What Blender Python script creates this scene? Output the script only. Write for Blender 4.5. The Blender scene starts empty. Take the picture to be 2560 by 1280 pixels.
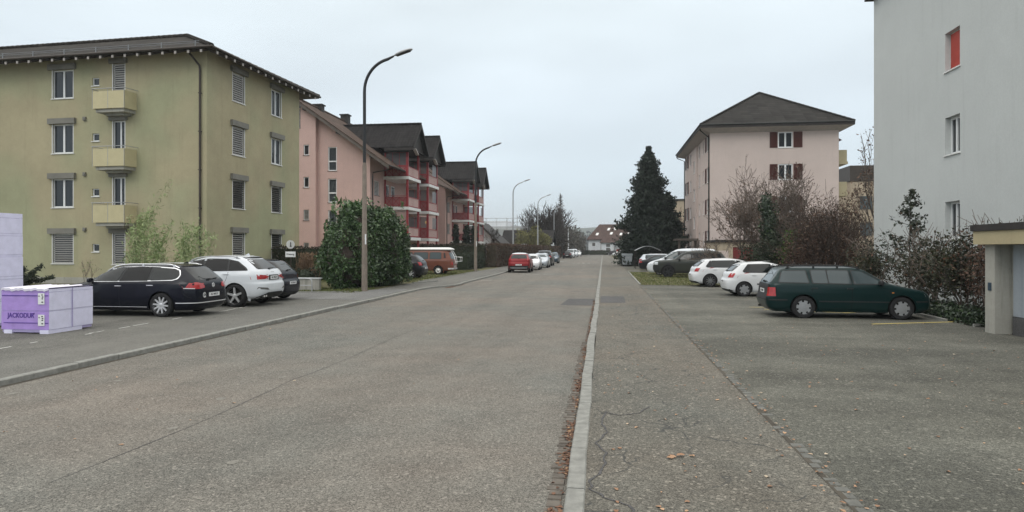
import bpy, bmesh, math, random
import numpy as np
from mathutils import Vector, Matrix
R = random.Random(7)
NR = np.random.default_rng(11)
HAZE = 0.00042
C = bpy.context.scene.collection
S = bpy.context.scene

# ------------------------------------------------------------------ camera, sky, light, exposure
YAW = math.atan(228 / 1650.0)
cam_d = bpy.data.cameras.new('camera')
cam_d.sensor_width = 36.0
cam_d.lens = 36.0 * 1650 / 2560
cam_d.shift_y = -18 / 2560
cam_d.clip_start = 0.1
cam_d.clip_end = 6000
cam = bpy.data.objects.new('camera', cam_d)
C.objects.link(cam)
cam.location = (0, 0, 1.9)
cam.rotation_euler = (math.radians(90), 0, YAW)
S.camera = cam

world = bpy.data.worlds.new('World')
S.world = world
world.use_nodes = True
nt = world.node_tree
nt.nodes.clear()
wo = nt.nodes.new('ShaderNodeOutputWorld')
bg = nt.nodes.new('ShaderNodeBackground')
sky = nt.nodes.new('ShaderNodeTexSky')
sky.sky_type = 'NISHITA'
sky.sun_disc = False
sky.sun_elevation = math.radians(38)
sky.sun_rotation = math.radians(200)
tc = nt.nodes.new('ShaderNodeTexCoord')
sx = nt.nodes.new('ShaderNodeSeparateXYZ')
nt.links.new(tc.outputs['Generated'], sx.inputs[0])
ramp = nt.nodes.new('ShaderNodeValToRGB')
e = ramp.color_ramp.elements
e[0].position = 0.0; e[0].color = (0.535, 0.605, 0.645, 1)
e[1].position = 1.0; e[1].color = (1.85, 1.80, 1.72, 1)
for pos, c in ((0.10, (0.59, 0.685, 0.75)), (0.22, (0.66, 0.745, 0.81)), (0.36, (0.78, 0.87, 0.92)), (0.6, (1.30, 1.30, 1.27))):
    k = e.new(pos); k.color = (*c, 1)
nt.links.new(sx.outputs['Z'], ramp.inputs[0])
mp = nt.nodes.new('ShaderNodeMapping'); mp.inputs['Scale'].default_value = (1.0, 1.0, 3.2)
nt.links.new(tc.outputs['Generated'], mp.inputs[0])
cl = nt.nodes.new('ShaderNodeTexNoise'); cl.inputs['Scale'].default_value = 1.9; cl.inputs['Detail'].default_value = 3.5; cl.inputs['Roughness'].default_value = 0.45
nt.links.new(mp.outputs[0], cl.inputs['Vector'])
mr = nt.nodes.new('ShaderNodeMapRange'); mr.inputs['From Min'].default_value = 0.3; mr.inputs['From Max'].default_value = 0.7
mr.inputs['To Min'].default_value = 0.87; mr.inputs['To Max'].default_value = 1.13
nt.links.new(cl.outputs['Fac'], mr.inputs['Value'])
mul = nt.nodes.new('ShaderNodeVectorMath'); mul.operation = 'SCALE'
nt.links.new(ramp.outputs[0], mul.inputs[0]); nt.links.new(mr.outputs[0], mul.inputs['Scale'])
sm = nt.nodes.new('ShaderNodeVectorMath'); sm.operation = 'SCALE'; sm.inputs['Scale'].default_value = 0.1
hs = nt.nodes.new('ShaderNodeHueSaturation'); hs.inputs['Saturation'].default_value = 0.25
nt.links.new(sky.outputs[0], hs.inputs['Color']); nt.links.new(hs.outputs[0], sm.inputs[0])
mx = nt.nodes.new('ShaderNodeMix'); mx.data_type = 'RGBA'; mx.inputs[0].default_value = 0.93
nt.links.new(sm.outputs[0], mx.inputs[6]); nt.links.new(mul.outputs[0], mx.inputs[7])
nt.links.new(mx.outputs[2], bg.inputs['Color'])
bg.inputs['Strength'].default_value = 1.0
nt.links.new(bg.outputs[0], wo.inputs[0])

sun_d = bpy.data.lights.new('sun', 'SUN'); sun_d.energy = 0.5; sun_d.angle = math.radians(25); sun_d.color = (1, 0.97, 0.93)
sun = bpy.data.objects.new('sun', sun_d); C.objects.link(sun)
sun.rotation_euler = (math.radians(52), 0, math.radians(-20))
S.view_settings.view_transform = 'Standard'
S.view_settings.look = 'None'
S.view_settings.exposure = 0.24
S.view_settings.gamma = 1.0
S.cycles.use_denoising = True
S.cycles.max_bounces = 6
S.cycles.transparent_max_bounces = 12
S.cycles.volume_bounces = 0

# ------------------------------------------------------------------ materials
M = {}
def new_mat(name):
    m = bpy.data.materials.new(name); m.use_nodes = True; M[name] = m
    return m, m.node_tree.nodes, m.node_tree.links, m.node_tree.nodes['Principled BSDF']

def coords(n, l, kind='Object', scale=(1, 1, 1)):
    t = n.new('ShaderNodeTexCoord'); mp_ = n.new('ShaderNodeMapping'); mp_.inputs['Scale'].default_value = scale
    l.new(t.outputs[kind], mp_.inputs[0]); return mp_.outputs[0]

def noise(n, l, vec, scale, detail=3, rough=0.55):
    t = n.new('ShaderNodeTexNoise'); t.inputs['Scale'].default_value = scale; t.inputs['Detail'].default_value = detail; t.inputs['Roughness'].default_value = rough
    if vec is not None: l.new(vec, t.inputs['Vector'])
    return t.outputs['Fac']

def rmap(n, l, v, a, b, c, d):
    t = n.new('ShaderNodeMapRange')
    for k, x in zip(('From Min', 'From Max', 'To Min', 'To Max'), (a, b, c, d)): t.inputs[k].default_value = x
    l.new(v, t.inputs['Value']); return t.outputs[0]

def mixc(n, l, fac, a, b, mode='MIX'):
    t = n.new('ShaderNodeMix'); t.data_type = 'RGBA'; t.blend_type = mode
    for s_, x in ((0, fac), (6, a), (7, b)):
        if hasattr(x, 'links') or hasattr(x, 'is_linked'): l.new(x, t.inputs[s_])
        elif s_ == 0: t.inputs[0].default_value = x
        else: t.inputs[s_].default_value = (*x, 1)
    return t.outputs[2]

def scalec(n, l, col, fac):
    t = n.new('ShaderNodeVectorMath'); t.operation = 'SCALE'
    if hasattr(col, 'is_linked'): l.new(col, t.inputs[0])
    else: t.inputs[0].default_value = col
    l.new(fac, t.inputs['Scale']); return t.outputs[0]

def bump(n, l, b, h, strength, dist=0.01):
    t = n.new('ShaderNodeBump'); t.inputs['Strength'].default_value = strength; t.inputs['Distance'].default_value = dist
    l.new(h, t.inputs['Height']); l.new(t.outputs[0], b.inputs['Normal'])

def simple(name, col, rough=0.6, metal=0.0, var=0.12, scale=3.0, coat=0.0, spec=0.35, bmp=0.0, bscale=40):
    m, n, l, b = new_mat(name)
    v = coords(n, l)
    f = rmap(n, l, noise(n, l, v, scale, 4), 0.3, 0.7, 1 - var, 1 + var)
    l.new(scalec(n, l, col, f), b.inputs['Base Color'])
    b.inputs['Roughness'].default_value = rough; b.inputs['Metallic'].default_value = metal
    b.inputs['Coat Weight'].default_value = coat; b.inputs['Specular IOR Level'].default_value = spec
    b.inputs['Coat Roughness'].default_value = 0.04
    if bmp: bump(n, l, b, noise(n, l, v, bscale, 3), bmp, 0.01)
    return m

def n_mul(n, l, a, b):
    q = n.new('ShaderNodeMath'); q.operation = 'MULTIPLY'; l.new(a, q.inputs[0]); l.new(b, q.inputs[1]); return q.outputs[0]

def plaster(name, col, stain=0.12, streak=0.15, patch=None):
    m, n, l, b = new_mat(name)
    v = coords(n, l)
    big = rmap(n, l, noise(n, l, v, 0.35, 5), 0.3, 0.7, 1 - stain, 1 + stain)
    vs = coords(n, l, 'Object', (2.2, 2.2, 0.16))
    st = rmap(n, l, noise(n, l, vs, 1.6, 5, 0.65), 0.55, 0.72, 1, 1 - streak * 2)
    fine = rmap(n, l, noise(n, l, v, 14, 4), 0.3, 0.7, 0.965, 1.035)
    big = n_mul(n, l, big, rmap(n, l, noise(n, l, v, 1.1, 6, 0.7), 0.35, 0.68, 1 + stain * .5, 1 - stain))
    base = col
    if patch:
        base = mixc(n, l, rmap(n, l, noise(n, l, v, 0.22, 2), 0.42, 0.62, 0, 1), col, patch)
    c = scalec(n, l, base, big); c = scalec(n, l, c, st); c = scalec(n, l, c, fine)
    l.new(c, b.inputs['Base Color'])
    b.inputs['Roughness'].default_value = 0.9; b.inputs['Specular IOR Level'].default_value = 0.2
    bump(n, l, b, noise(n, l, v, 60, 3), 0.25, 0.006)
    return m

def asphalt(name, a, bcol, light, grain=130.0, crack=0.0, patchamt=1.0, darkcrack=(0.045, 0.047, 0.045), bands=0):
    m, n, l, b = new_mat(name)
    v = coords(n, l)
    mott = rmap(n, l, noise(n, l, v, 0.18, 5, 0.6), 0.36, 0.64, 0, 1)
    base = mixc(n, l, mott, a, bcol)
    mid = rmap(n, l, noise(n, l, v, 1.4, 5, 0.6), 0.3, 0.7, 1 - 0.13 * patchamt, 1 + 0.12 * patchamt)
    base = scalec(n, l, base, mid)
    vx = coords(n, l, 'Object', (1.0, 0.06, 1.0))
    tr = rmap(n, l, noise(n, l, vx, 0.95, 3), 0.35, 0.65, 0.90, 1.08)
    base = scalec(n, l, base, tr)
    dk = rmap(n, l, noise(n, l, coords(n, l, 'Object', (.5, .5, .5)), 1.0, 6, 0.7), 0.60, 0.72, 1.0, 0.80)
    base = scalec(n, l, base, dk)
    if bands:
        vb = coords(n, l, 'Object', (0.07, 0.42, 1.0)); base = scalec(n, l, base, rmap(n, l, noise(n, l, vb, 1.0, 3, 0.5), 0.40, 0.60, 0.70, 1.14))
    vo = n.new('ShaderNodeTexVoronoi'); vo.inputs['Scale'].default_value = grain; l.new(v, vo.inputs['Vector'])
    sep = n.new('ShaderNodeSeparateColor'); l.new(vo.outputs['Color'], sep.inputs[0])
    g = rmap(n, l, sep.outputs[0], 0.0, 1.0, 0.42, 1.50)
    vo2 = n.new('ShaderNodeTexVoronoi'); vo2.inputs['Scale'].default_value = grain * 0.42; l.new(v, vo2.inputs['Vector'])
    sep2 = n.new('ShaderNodeSeparateColor'); l.new(vo2.outputs['Color'], sep2.inputs[0])
    g2 = rmap(n, l, sep2.outputs[1], 0.0, 1.0, 0.84, 1.14)
    base = scalec(n, l, base, g); base = scalec(n, l, base, g2)
    lf = rmap(n, l, sep2.outputs[2], 0.93, 0.98, 0, 0.6)
    base = mixc(n, l, lf, base, light)
    if crack:
        wv = n.new('ShaderNodeVectorMath'); wv.operation = 'ADD'
        nz = n.new('ShaderNodeTexNoise'); nz.inputs['Scale'].default_value = 2.3; nz.inputs['Detail'].default_value = 5; l.new(v, nz.inputs['Vector'])
        sc = n.new('ShaderNodeVectorMath'); sc.operation = 'SCALE'; sc.inputs['Scale'].default_value = 0.55
        l.new(nz.outputs['Color'], sc.inputs[0]); l.new(v, wv.inputs[0]); l.new(sc.outputs[0], wv.inputs[1])
        ve = n.new('ShaderNodeTexVoronoi'); ve.feature = 'DISTANCE_TO_EDGE'; ve.inputs['Scale'].default_value = 1.35; l.new(wv.outputs[0], ve.inputs['Vector'])
        ed = rmap(n, l, ve.outputs['Distance'], 0.006, 0.022, 1, 0)
        mask = rmap(n, l, noise(n, l, v, 0.8, 3), 0.47, 0.56, 0, crack)
        mm = n.new('ShaderNodeMath'); mm.operation = 'MULTIPLY'; l.new(ed, mm.inputs[0]); l.new(mask, mm.inputs[1])
        base = mixc(n, l, mm.outputs[0], base, darkcrack)
    l.new(base, b.inputs['Base Color'])
    b.inputs['Roughness'].default_value = 0.88; b.inputs['Specular IOR Level'].default_value = 0.3
    bump(n, l, b, vo.outputs['Distance'], 0.35, 0.006)
    return m

def tiles(name, col, col2, row=0.34, colw=0.26, moss=None, strength=0.9):
    """roof tiles from UVs in metres (u along the eave, v up the slope)"""
    m, n, l, b = new_mat(name)
    t = n.new('ShaderNodeTexCoord'); s_ = n.new('ShaderNodeSeparateXYZ'); l.new(t.outputs['UV'], s_.inputs[0])
    def mth(op, x, y=None):
        q = n.new('ShaderNodeMath'); q.operation = op
        for i, z in enumerate((x, y)):
            if z is None: continue
            if hasattr(z, 'is_linked'): l.new(z, q.inputs[i])
            else: q.inputs[i].default_value = z
        return q.outputs[0]
    fv = mth('FRACT', mth('DIVIDE', s_.outputs[1], row))
    fu = mth('FRACT', mth('DIVIDE', s_.outputs[0], colw))
    hump = mth('SINE', mth('MULTIPLY', fu, math.pi))
    hgt = mth('ADD', mth('MULTIPLY', mth('SUBTRACT', 1.0, fv), 0.7), mth('MULTIPLY', hump, 0.6))
    bk = n.new('ShaderNodeTexWhiteNoise'); cb = n.new('ShaderNodeCombineXYZ')
    l.new(mth('FLOOR', mth('DIVIDE', s_.outputs[0], colw)), cb.inputs[0]); l.new(mth('FLOOR', mth('DIVIDE', s_.outputs[1], row)), cb.inputs[1])
    l.new(cb.outputs[0], bk.inputs['Vector'])
    v = coords(n, l)
    c = mixc(n, l, rmap(n, l, noise(n, l, v, 0.9, 5, 0.65), 0.35, 0.65, 0, 1), col, col2)
    c = scalec(n, l, c, rmap(n, l, bk.outputs['Value'], 0, 1, 0.75, 1.25))
    if moss: c = mixc(n, l, rmap(n, l, noise(n, l, v, 3.0, 5, 0.7), 0.55, 0.7, 0, 0.8), c, moss)
    joint = rmap(n, l, fv, 0.0, 0.16, 0.35, 1.0)
    c = scalec(n, l, c, joint)
    l.new(c, b.inputs['Base Color']); b.inputs['Roughness'].default_value = 0.85; b.inputs['Specular IOR Level'].default_value = 0.12
    bump(n, l, b, hgt, strength, 0.05)
    return m

def foliage(name, c1, c2, c3=None, rough=0.5, trans=0.15, spec=0.4):
    m, n, l, b = new_mat(name)
    g = n.new('ShaderNodeNewGeometry')
    r = n.new('ShaderNodeValToRGB'); l.new(g.outputs['Random Per Island'], r.inputs[0])
    r.color_ramp.elements[0].color = (*c1, 1); r.color_ramp.elements[1].color = (*c2, 1)
    if c3: k = r.color_ramp.elements.new(0.85); k.color = (*c2, 1); r.color_ramp.elements[2].color = (*c3, 1)
    v = coords(n, l)
    l.new(scalec(n, l, r.outputs[0], rmap(n, l, noise(n, l, v, 1.3, 3), 0.3, 0.7, 0.7, 1.25)), b.inputs['Base Color'])
    b.inputs['Roughness'].default_value = rough; b.inputs['Specular IOR Level'].default_value = spec
    return m

def glass(name, tint=(0.5, 0.55, 0.55), trans=0.5, rough=0.03, base=(0.02, 0.025, 0.03), sp=0.5):
    m = bpy.data.materials.new(name); m.use_nodes = True; M[name] = m
    n = m.node_tree.nodes; l = m.node_tree.links; b = n['Principled BSDF']; o = n['Material Output']
    b.inputs['Base Color'].default_value = (*base, 1); b.inputs['Roughness'].default_value = rough
    b.inputs['Specular IOR Level'].default_value = sp; b.inputs['IOR'].default_value = 1.5
    t = n.new('ShaderNodeBsdfTransparent'); t.inputs[0].default_value = (*tint, 1)
    lw = n.new('ShaderNodeFresnel'); lw.inputs['IOR'].default_value = 1.6
    f = rmap(n, l, lw.outputs[0], 0.0, 1.0, 1 - trans, 1.0)
    x = n.new('ShaderNodeMixShader'); l.new(f, x.inputs[0]); l.new(t.outputs[0], x.inputs[1]); l.new(b.outputs[0], x.inputs[2]); l.new(x.outputs[0], o.inputs['Surface'])
    return m

asphalt('road', (0.172, 0.152, 0.128), (0.132, 0.134, 0.119), (0.34, 0.31, 0.27), 112)
asphalt('walk_right', (0.150, 0.131, 0.105), (0.118, 0.118, 0.102), (0.33, 0.30, 0.25), 105, crack=0.85)
asphalt('lot_right', (0.134, 0.131, 0.108), (0.098, 0.098, 0.083), (0.27, 0.26, 0.22), 105, crack=0.3, patchamt=1.5, bands=1)
asphalt('walk_left', (0.150, 0.145, 0.128), (0.132, 0.131, 0.118), (0.22, 0.215, 0.20), 170, patchamt=0.9)
asphalt('lot_left', (0.138, 0.134, 0.118), (0.112, 0.111, 0.098), (0.24, 0.235, 0.21), 120, crack=0.5, patchamt=1.4)
asphalt('tar_patch', (0.098, 0.095, 0.093), (0.086, 0.084, 0.084), (0.13, 0.13, 0.14), 200, patchamt=0.5)
asphalt('drive', (0.175, 0.175, 0.168), (0.155, 0.155, 0.15), (0.25, 0.25, 0.25), 180, patchamt=0.8)
simple('kerbstone', (0.235, 0.235, 0.215), 0.85, var=0.22, scale=9, bmp=0.5, bscale=45)
simple('cobble', (0.120, 0.105, 0.088), 0.85, var=0.35, scale=7, bmp=0.5)
simple('setts', (0.135, 0.135, 0.122), 0.85, var=0.25, scale=8, bmp=0.5)
simple('road_spot', (0.20, 0.19, 0.165), 0.9, var=0.25, scale=30)
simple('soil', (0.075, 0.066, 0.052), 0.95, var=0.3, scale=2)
simple('paint_white', (0.55, 0.55, 0.52), 0.8, var=0.3, scale=14)
simple('paint_yellow', (0.62, 0.50, 0.16), 0.8, var=0.2, scale=14)
m_, n_, l_, b_ = new_mat('turf')
v_ = coords(n_, l_)
c_ = mixc(n_, l_, rmap(n_, l_, noise(n_, l_, v_, 1.6, 5, 0.7), 0.4, 0.62, 0, 1), (0.075, 0.085, 0.03), (0.14, 0.115, 0.05))
c_ = scalec(n_, l_, c_, rmap(n_, l_, noise(n_, l_, v_, 30, 3), 0.3, 0.7, 0.6, 1.4))
l_.new(c_, b_.inputs['Base Color']); b_.inputs['Roughness'].default_value = 0.95
bump(n_, l_, b_, noise(n_, l_, v_, 40, 4), 0.8, 0.04)
plaster('olive_plaster', (0.385, 0.340, 0.222), 0.07, 0.045, (0.335, 0.335, 0.212))
plaster('pink_plaster', (0.56, 0.39, 0.35), 0.05, 0.04)
plaster('rosy_plaster', (0.55, 0.46, 0.42), 0.04, 0.035)
plaster('white_plaster', (0.52, 0.54, 0.53), 0.03, 0.035)
plaster('beige_plaster', (0.42, 0.35, 0.26), 0.10, 0.10)
plaster('concrete', (0.36, 0.35, 0.31), 0.12, 0.18)
plaster('far_white', (0.66, 0.68, 0.70), 0.04, 0.08)
plaster('yellow_plaster', (0.44, 0.375, 0.235), 0.05, 0.08)
plaster('blue_panel', (0.32, 0.35, 0.38), 0.05, 0.08)
tiles('olive_tiles', (0.024, 0.021, 0.018), (0.042, 0.037, 0.031), 0.36, 0.28, (0.065, 0.06, 0.05))
tiles('dark_tiles', (0.014, 0.013, 0.013), (0.024, 0.022, 0.022), 0.36, 0.30, None)
tiles('grey_tiles', (0.021, 0.0195, 0.018), (0.031, 0.029, 0.026), 0.48, 0.9, None, 1.0)
tiles('brown_tiles', (0.070, 0.048, 0.038), (0.095, 0.066, 0.052), 0.36, 0.3, None)
tiles('redbrown_tiles', (0.068, 0.044, 0.037), (0.085, 0.055, 0.047), 0.5, 0.4, None)
simple('white_frame', (0.74, 0.75, 0.75), 0.4, var=0.04)
simple('white_paint', (0.72, 0.72, 0.70), 0.5, var=0.06)
simple('grey_box', (0.185, 0.178, 0.155), 0.7, var=0.12, scale=2)
simple('dark_wood', (0.028, 0.024, 0.022), 0.7, var=0.25, scale=4)
simple('eave_wood', (0.10, 0.085, 0.072), 0.8, var=0.2, scale=3)
simple('soffit', (0.42, 0.385, 0.36), 0.8, var=0.1)
simple('slat_grey', (0.46, 0.45, 0.44), 0.5, var=0.06)
simple('slat_dark', (0.11, 0.105, 0.10), 0.5, var=0.1)
simple('slat_red', (0.48, 0.075, 0.055), 0.5, var=0.08)
simple('shutter_brown', (0.075, 0.022, 0.018), 0.6, var=0.15, scale=5)
simple('red_rail', (0.27, 0.028, 0.034), 0.5, var=0.1)
simple('red_panel', (0.30, 0.115, 0.115), 0.5, var=0.1)
simple('red_gate', (0.16, 0.02, 0.02), 0.6, var=0.1)
simple('pipe_brown', (0.045, 0.035, 0.028), 0.5, var=0.15)
simple('pipe_dark', (0.02, 0.022, 0.02), 0.5, var=0.15)
simple('balcony_yellow', (0.50, 0.445, 0.27), 0.6, var=0.05)
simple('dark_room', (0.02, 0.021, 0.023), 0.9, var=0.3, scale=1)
simple('curtain', (0.38, 0.39, 0.39), 0.9, var=0.10, scale=6)
simple('galvanised', (0.40, 0.41, 0.42), 0.45, 0.6, var=0.12, scale=8)
simple('weathered_concrete', (0.21, 0.175, 0.145), 0.85, var=0.16, scale=6, bmp=0.3)
simple('pole_dark', (0.028, 0.03, 0.032), 0.5, 0.3, var=0.15)
simple('lamp_head', (0.34, 0.345, 0.35), 0.4, 0.2, var=0.08)
simple('bark', (0.060, 0.046, 0.038), 0.95, var=0.35, scale=12)
simple('bark_grey', (0.15, 0.122, 0.102), 0.95, var=0.3, scale=12)
simple('bark_far', (0.040, 0.030, 0.026), 0.95, var=0.3, scale=5)
simple('rubber', (0.016, 0.016, 0.017), 0.8, var=0.2, scale=20)
simple('black_plastic', (0.022, 0.023, 0.024), 0.55, var=0.15, scale=10)
simple('arch_black', (0.008, 0.008, 0.008), 0.9, var=0.1)
simple('alloy', (0.66, 0.67, 0.68), 0.32, 0.55, var=0.06, scale=20)
simple('alloy_grey', (0.24, 0.245, 0.25), 0.35, 0.7, var=0.06, scale=20)
simple('alloy_dark', (0.035, 0.036, 0.038), 0.4, 0.5, var=0.1, scale=20)
simple('hubcap', (0.30, 0.31, 0.32), 0.4, 0.3, var=0.06, scale=20)
simple('chrome', (0.85, 0.86, 0.87), 0.25, 0.6, var=0.03)
simple('plate_white', (0.74, 0.75, 0.75), 0.4, var=0.03)
simple('ink', (0.012, 0.012, 0.015), 0.5, var=0.1)
simple('lens_red', (0.36, 0.012, 0.014), 0.12, 0, var=0.25, scale=14, coat=1.0)
simple('lens_clear', (0.62, 0.64, 0.66), 0.1, 0.3, var=0.25, scale=16, coat=1.0)
simple('lens_orange', (0.65, 0.22, 0.04), 0.2, coat=1.0)
simple('violet', (0.40, 0.27, 0.64), 0.4, var=0.10, scale=5, coat=0.3, bmp=.35, bscale=9)
simple('violet_dark', (0.10, 0.05, 0.30), 0.5, var=0.05)
simple('lilac', (0.70, 0.69, 0.86), 0.5, var=0.07, scale=5, coat=0.1, bmp=.25, bscale=12)
simple('lilac_line', (0.36, 0.32, 0.52), 0.6, var=0.05)
simple('film_white', (0.78, 0.75, 0.86), 0.3, var=0.06, scale=9, coat=0.4)
simple('bin_grey', (0.30, 0.33, 0.35), 0.5, var=0.08)
simple('bin_green', (0.02, 0.035, 0.025), 0.5, var=0.1)
simple('skin', (0.50, 0.30, 0.22), 0.6, var=0.05)
simple('cloth_dark', (0.06, 0.05, 0.055), 0.9, var=0.2)
simple('cloth_red', (0.45, 0.06, 0.05), 0.8, var=0.1)
simple('hair_dark', (0.03, 0.022, 0.018), 0.8, var=0.2)
simple('hill_green', (0.07, 0.085, 0.07), 0.95, var=0.3, scale=0.02)
foliage('laurel', (0.022, 0.050, 0.015), (0.055, 0.105, 0.032), (0.11, 0.165, 0.062), 0.36, spec=0.5)
foliage('laurel_new', (0.04, 0.085, 0.022), (0.075, 0.14, 0.04), None, 0.4, spec=0.5)
foliage('conifer', (0.005, 0.012, 0.008), (0.018, 0.031, 0.019), (0.034, 0.052, 0.030), 0.7)
foliage('cypress', (0.008, 0.016, 0.008), (0.018, 0.032, 0.014), None, 0.7)
foliage('beech_brown', (0.045, 0.026, 0.018), (0.10, 0.055, 0.036), (0.075, 0.07, 0.035), 0.8)
foliage('hedge_dark', (0.010, 0.018, 0.008), (0.030, 0.042, 0.018), None, 0.7)
foliage('hedge_brownish', (0.030, 0.026, 0.016), (0.055, 0.044, 0.026), None, 0.8)
foliage('bamboo', (0.18, 0.24, 0.085), (0.27, 0.34, 0.15), (0.36, 0.40, 0.22), 0.6)
foliage('willow', (0.12, 0.115, 0.04), (0.19, 0.18, 0.065), None, 0.8)
foliage('rust_leaf', (0.058, 0.038, 0.029), (0.12, 0.068, 0.046), (0.105, 0.085, 0.055), 0.8)
foliage('dry_leaf', (0.08, 0.05, 0.036), (0.16, 0.095, 0.065), None, 0.8)
foliage('ivy', (0.010, 0.022, 0.010), (0.025, 0.045, 0.018), (0.06, 0.10, 0.03), 0.45, spec=0.5)
foliage('bright_leaf', (0.05, 0.11, 0.02), (0.10, 0.18, 0.035), None, 0.5)
foliage('holly', (0.014, 0.020, 0.012), (0.035, 0.045, 0.022), (0.09, 0.05, 0.03), 0.4, spec=0.5)
foliage('cotoneaster', (0.020, 0.022, 0.012), (0.045, 0.05, 0.022), (0.11, 0.045, 0.025), 0.6)
foliage('dry_grass', (0.14, 0.085, 0.05), (0.24, 0.16, 0.10), None, 0.9)
foliage('juniper', (0.014, 0.022, 0.012), (0.035, 0.045, 0.022), None, 0.7)
foliage('grass_blade', (0.06, 0.08, 0.02), (0.14, 0.16, 0.05), (0.20, 0.16, 0.08), 0.8)
foliage('litter', (0.085, 0.042, 0.026), (0.19, 0.095, 0.055), (0.38, 0.24, 0.13), 0.8)
foliage('litter_pale', (0.22, 0.11, 0.06), (0.48, 0.30, 0.18), (0.62, 0.55, 0.42), 0.8)
foliage('far_brush', (0.055, 0.05, 0.042), (0.085, 0.075, 0.06), None, 0.9)
foliage('far_forest', (0.045, 0.052, 0.055), (0.07, 0.08, 0.082), None, 0.9)
glass('window_glass', (0.62, 0.66, 0.68), 0.62)
glass('car_glass', (0.35, 0.42, 0.42), 0.0, 0.02, (0.010, 0.013, 0.013), .45)
glass('tinted_glass', (0.1, 0.1, 0.1), 0.0, 0.02, (0.004, 0.0045, 0.005), .3)
glass('pale_glass', (0.5, 0.56, 0.58), 0.10, 0.05, (0.065, 0.085, 0.09))
glass('screen_glass', (0.6, 0.6, 0.6), 0.35, 0.3, (0.13, 0.12, 0.125))
def paint(name, col, metal=0.0, rough=0.3):
    return simple(name, col, rough, metal, var=0.03, scale=2, coat=0.45 if max(col) > .3 else 0.18, spec=0.22)
paint('paint_navy', (0.0035, 0.005, 0.011), 0.0, 0.25)
paint('paint_carwhite', (0.62, 0.65, 0.68))
paint('paint_white2', (0.66, 0.67, 0.68))
paint('paint_green', (0.0018, 0.018, 0.018), 0.1, 0.3)
paint('paint_olivegrey', (0.040, 0.044, 0.038), 0.1, 0.35)
paint('paint_silver', (0.50, 0.54, 0.58), 0.3)
paint('paint_darkgrey', (0.010, 0.011, 0.013), 0.1)
paint('paint_red', (0.22, 0.010, 0.014), 0.1)
paint('paint_blue', (0.055, 0.085, 0.115), 0.3)
paint('paint_copper', (0.18, 0.068, 0.045), 0.15, 0.4)

# ------------------------------------------------------------------ mesh helpers
WL = {}
class MB:
    def __init__(s, Mx=None):
        s.v = []; s.f = []; s.mi = []; s.M = Mx; s.cm = 0
    def _add(s, pts, faces):
        flip = False
        if s.M is not None:
            pts = [s.M @ Vector(p) for p in pts]; flip = s.M.determinant() < 0
        k = len(s.v); s.v += [tuple(p) for p in pts]
        for f in faces:
            g = [k + i for i in f]
            s.f.append(g[::-1] if flip else g); s.mi.append(s.cm)
    def quad(s, a, b, c, d): s._add([a, b, c, d], [(0, 1, 2, 3)])
    def poly(s, pts): s._add(pts, [tuple(range(len(pts)))])
    def box(s, x0, x1, y0, y1, z0, z1):
        p = [(x, y, z) for z in (z0, z1) for x, y in ((x0, y0), (x1, y0), (x1, y1), (x0, y1))]
        s._add(p, [(3, 2, 1, 0), (4, 5, 6, 7), (0, 1, 5, 4), (1, 2, 6, 5), (2, 3, 7, 6), (3, 0, 4, 7)])
    def obox(s, c, size, mat):
        hx, hy, hz = [q / 2 for q in size]; old = s.M
        T = Matrix.Translation(c) @ mat.to_4x4()
        s.M = T if old is None else old @ T
        s.box(-hx, hx, -hy, hy, -hz, hz); s.M = old
    def bar(s, a, b, w, h=None, up=(0, 0, 1)):
        a = Vector(a); b = Vector(b); d = b - a
        if d.length < 1e-6: return
        h = w if h is None else h
        x = d.normalized(); u = Vector(up)
        if abs(x.dot(u)) > 0.99: u = Vector((1, 0, 0))
        y = u.cross(x).normalized(); z = x.cross(y)
        s.obox((a + b) / 2, (d.length, w, h), Matrix((x, y, z)).transposed())
    def tube(s, pts, r, n=8, cap=True):
        pts = [Vector(p) for p in pts]; rs = r if isinstance(r, (list, tuple)) else [r] * len(pts)
        rings = []; prev = None
        for i, p in enumerate(pts):
            d = (pts[min(i + 1, len(pts) - 1)] - pts[max(i - 1, 0)]).normalized()
            if prev is None:
                u = Vector((0, 0, 1)) if abs(d.z) < 0.9 else Vector((1, 0, 0)); x = d.cross(u).normalized()
            else:
                x = (prev - d * prev.dot(d)).normalized()
            y = d.cross(x); prev = x
            rings.append([p + (x * math.cos(2 * math.pi * k / n) + y * math.sin(2 * math.pi * k / n)) * rs[i] for k in range(n)])
        V = [q for rg in rings for q in rg]; F = []
        for i in range(len(pts) - 1):
            for k in range(n):
                a = i * n + k; b = i * n + (k + 1) % n
                F.append((a, b, b + n, a + n))
        if cap: F.append(tuple(range(n))[::-1]); F.append(tuple(range((len(pts) - 1) * n, len(pts) * n)))
        s._add(V, F)
    def lathe(s, prof, n=24, axis='z', at=(0, 0, 0)):
        V = []; F = []
        for r, h in prof:
            for k in range(n):
                a = 2 * math.pi * k / n; c, q = r * math.cos(a), r * math.sin(a)
                p = (c, q, h) if axis == 'z' else (c, h, q)
                V.append((p[0] + at[0], p[1] + at[1], p[2] + at[2]))
        for i in range(len(prof) - 1):
            for k in range(n):
                a = i * n + k; b = i * n + (k + 1) % n
                F.append((a, b, b + n, a + n) if axis == 'z' else (a, a + n, b + n, b))
        s._add(V, F)
    def prism(s, pts, d):
        """extrude a planar polygon by vector d"""
        n = len(pts); d = Vector(d); P = [Vector(p) for p in pts]
        s._add(P + [p + d for p in P], [tuple(range(n))[::-1], tuple(range(n, 2 * n))] + [(i, (i + 1) % n, n + (i + 1) % n, n + i) for i in range(n)])
    def build(s, name, mat, parent=None, smooth=False, origin=None, uv=False, angle=None):
        return link_mesh(name, s.v, s.f, mat, parent, smooth, origin, uv, angle, s.mi)

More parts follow.
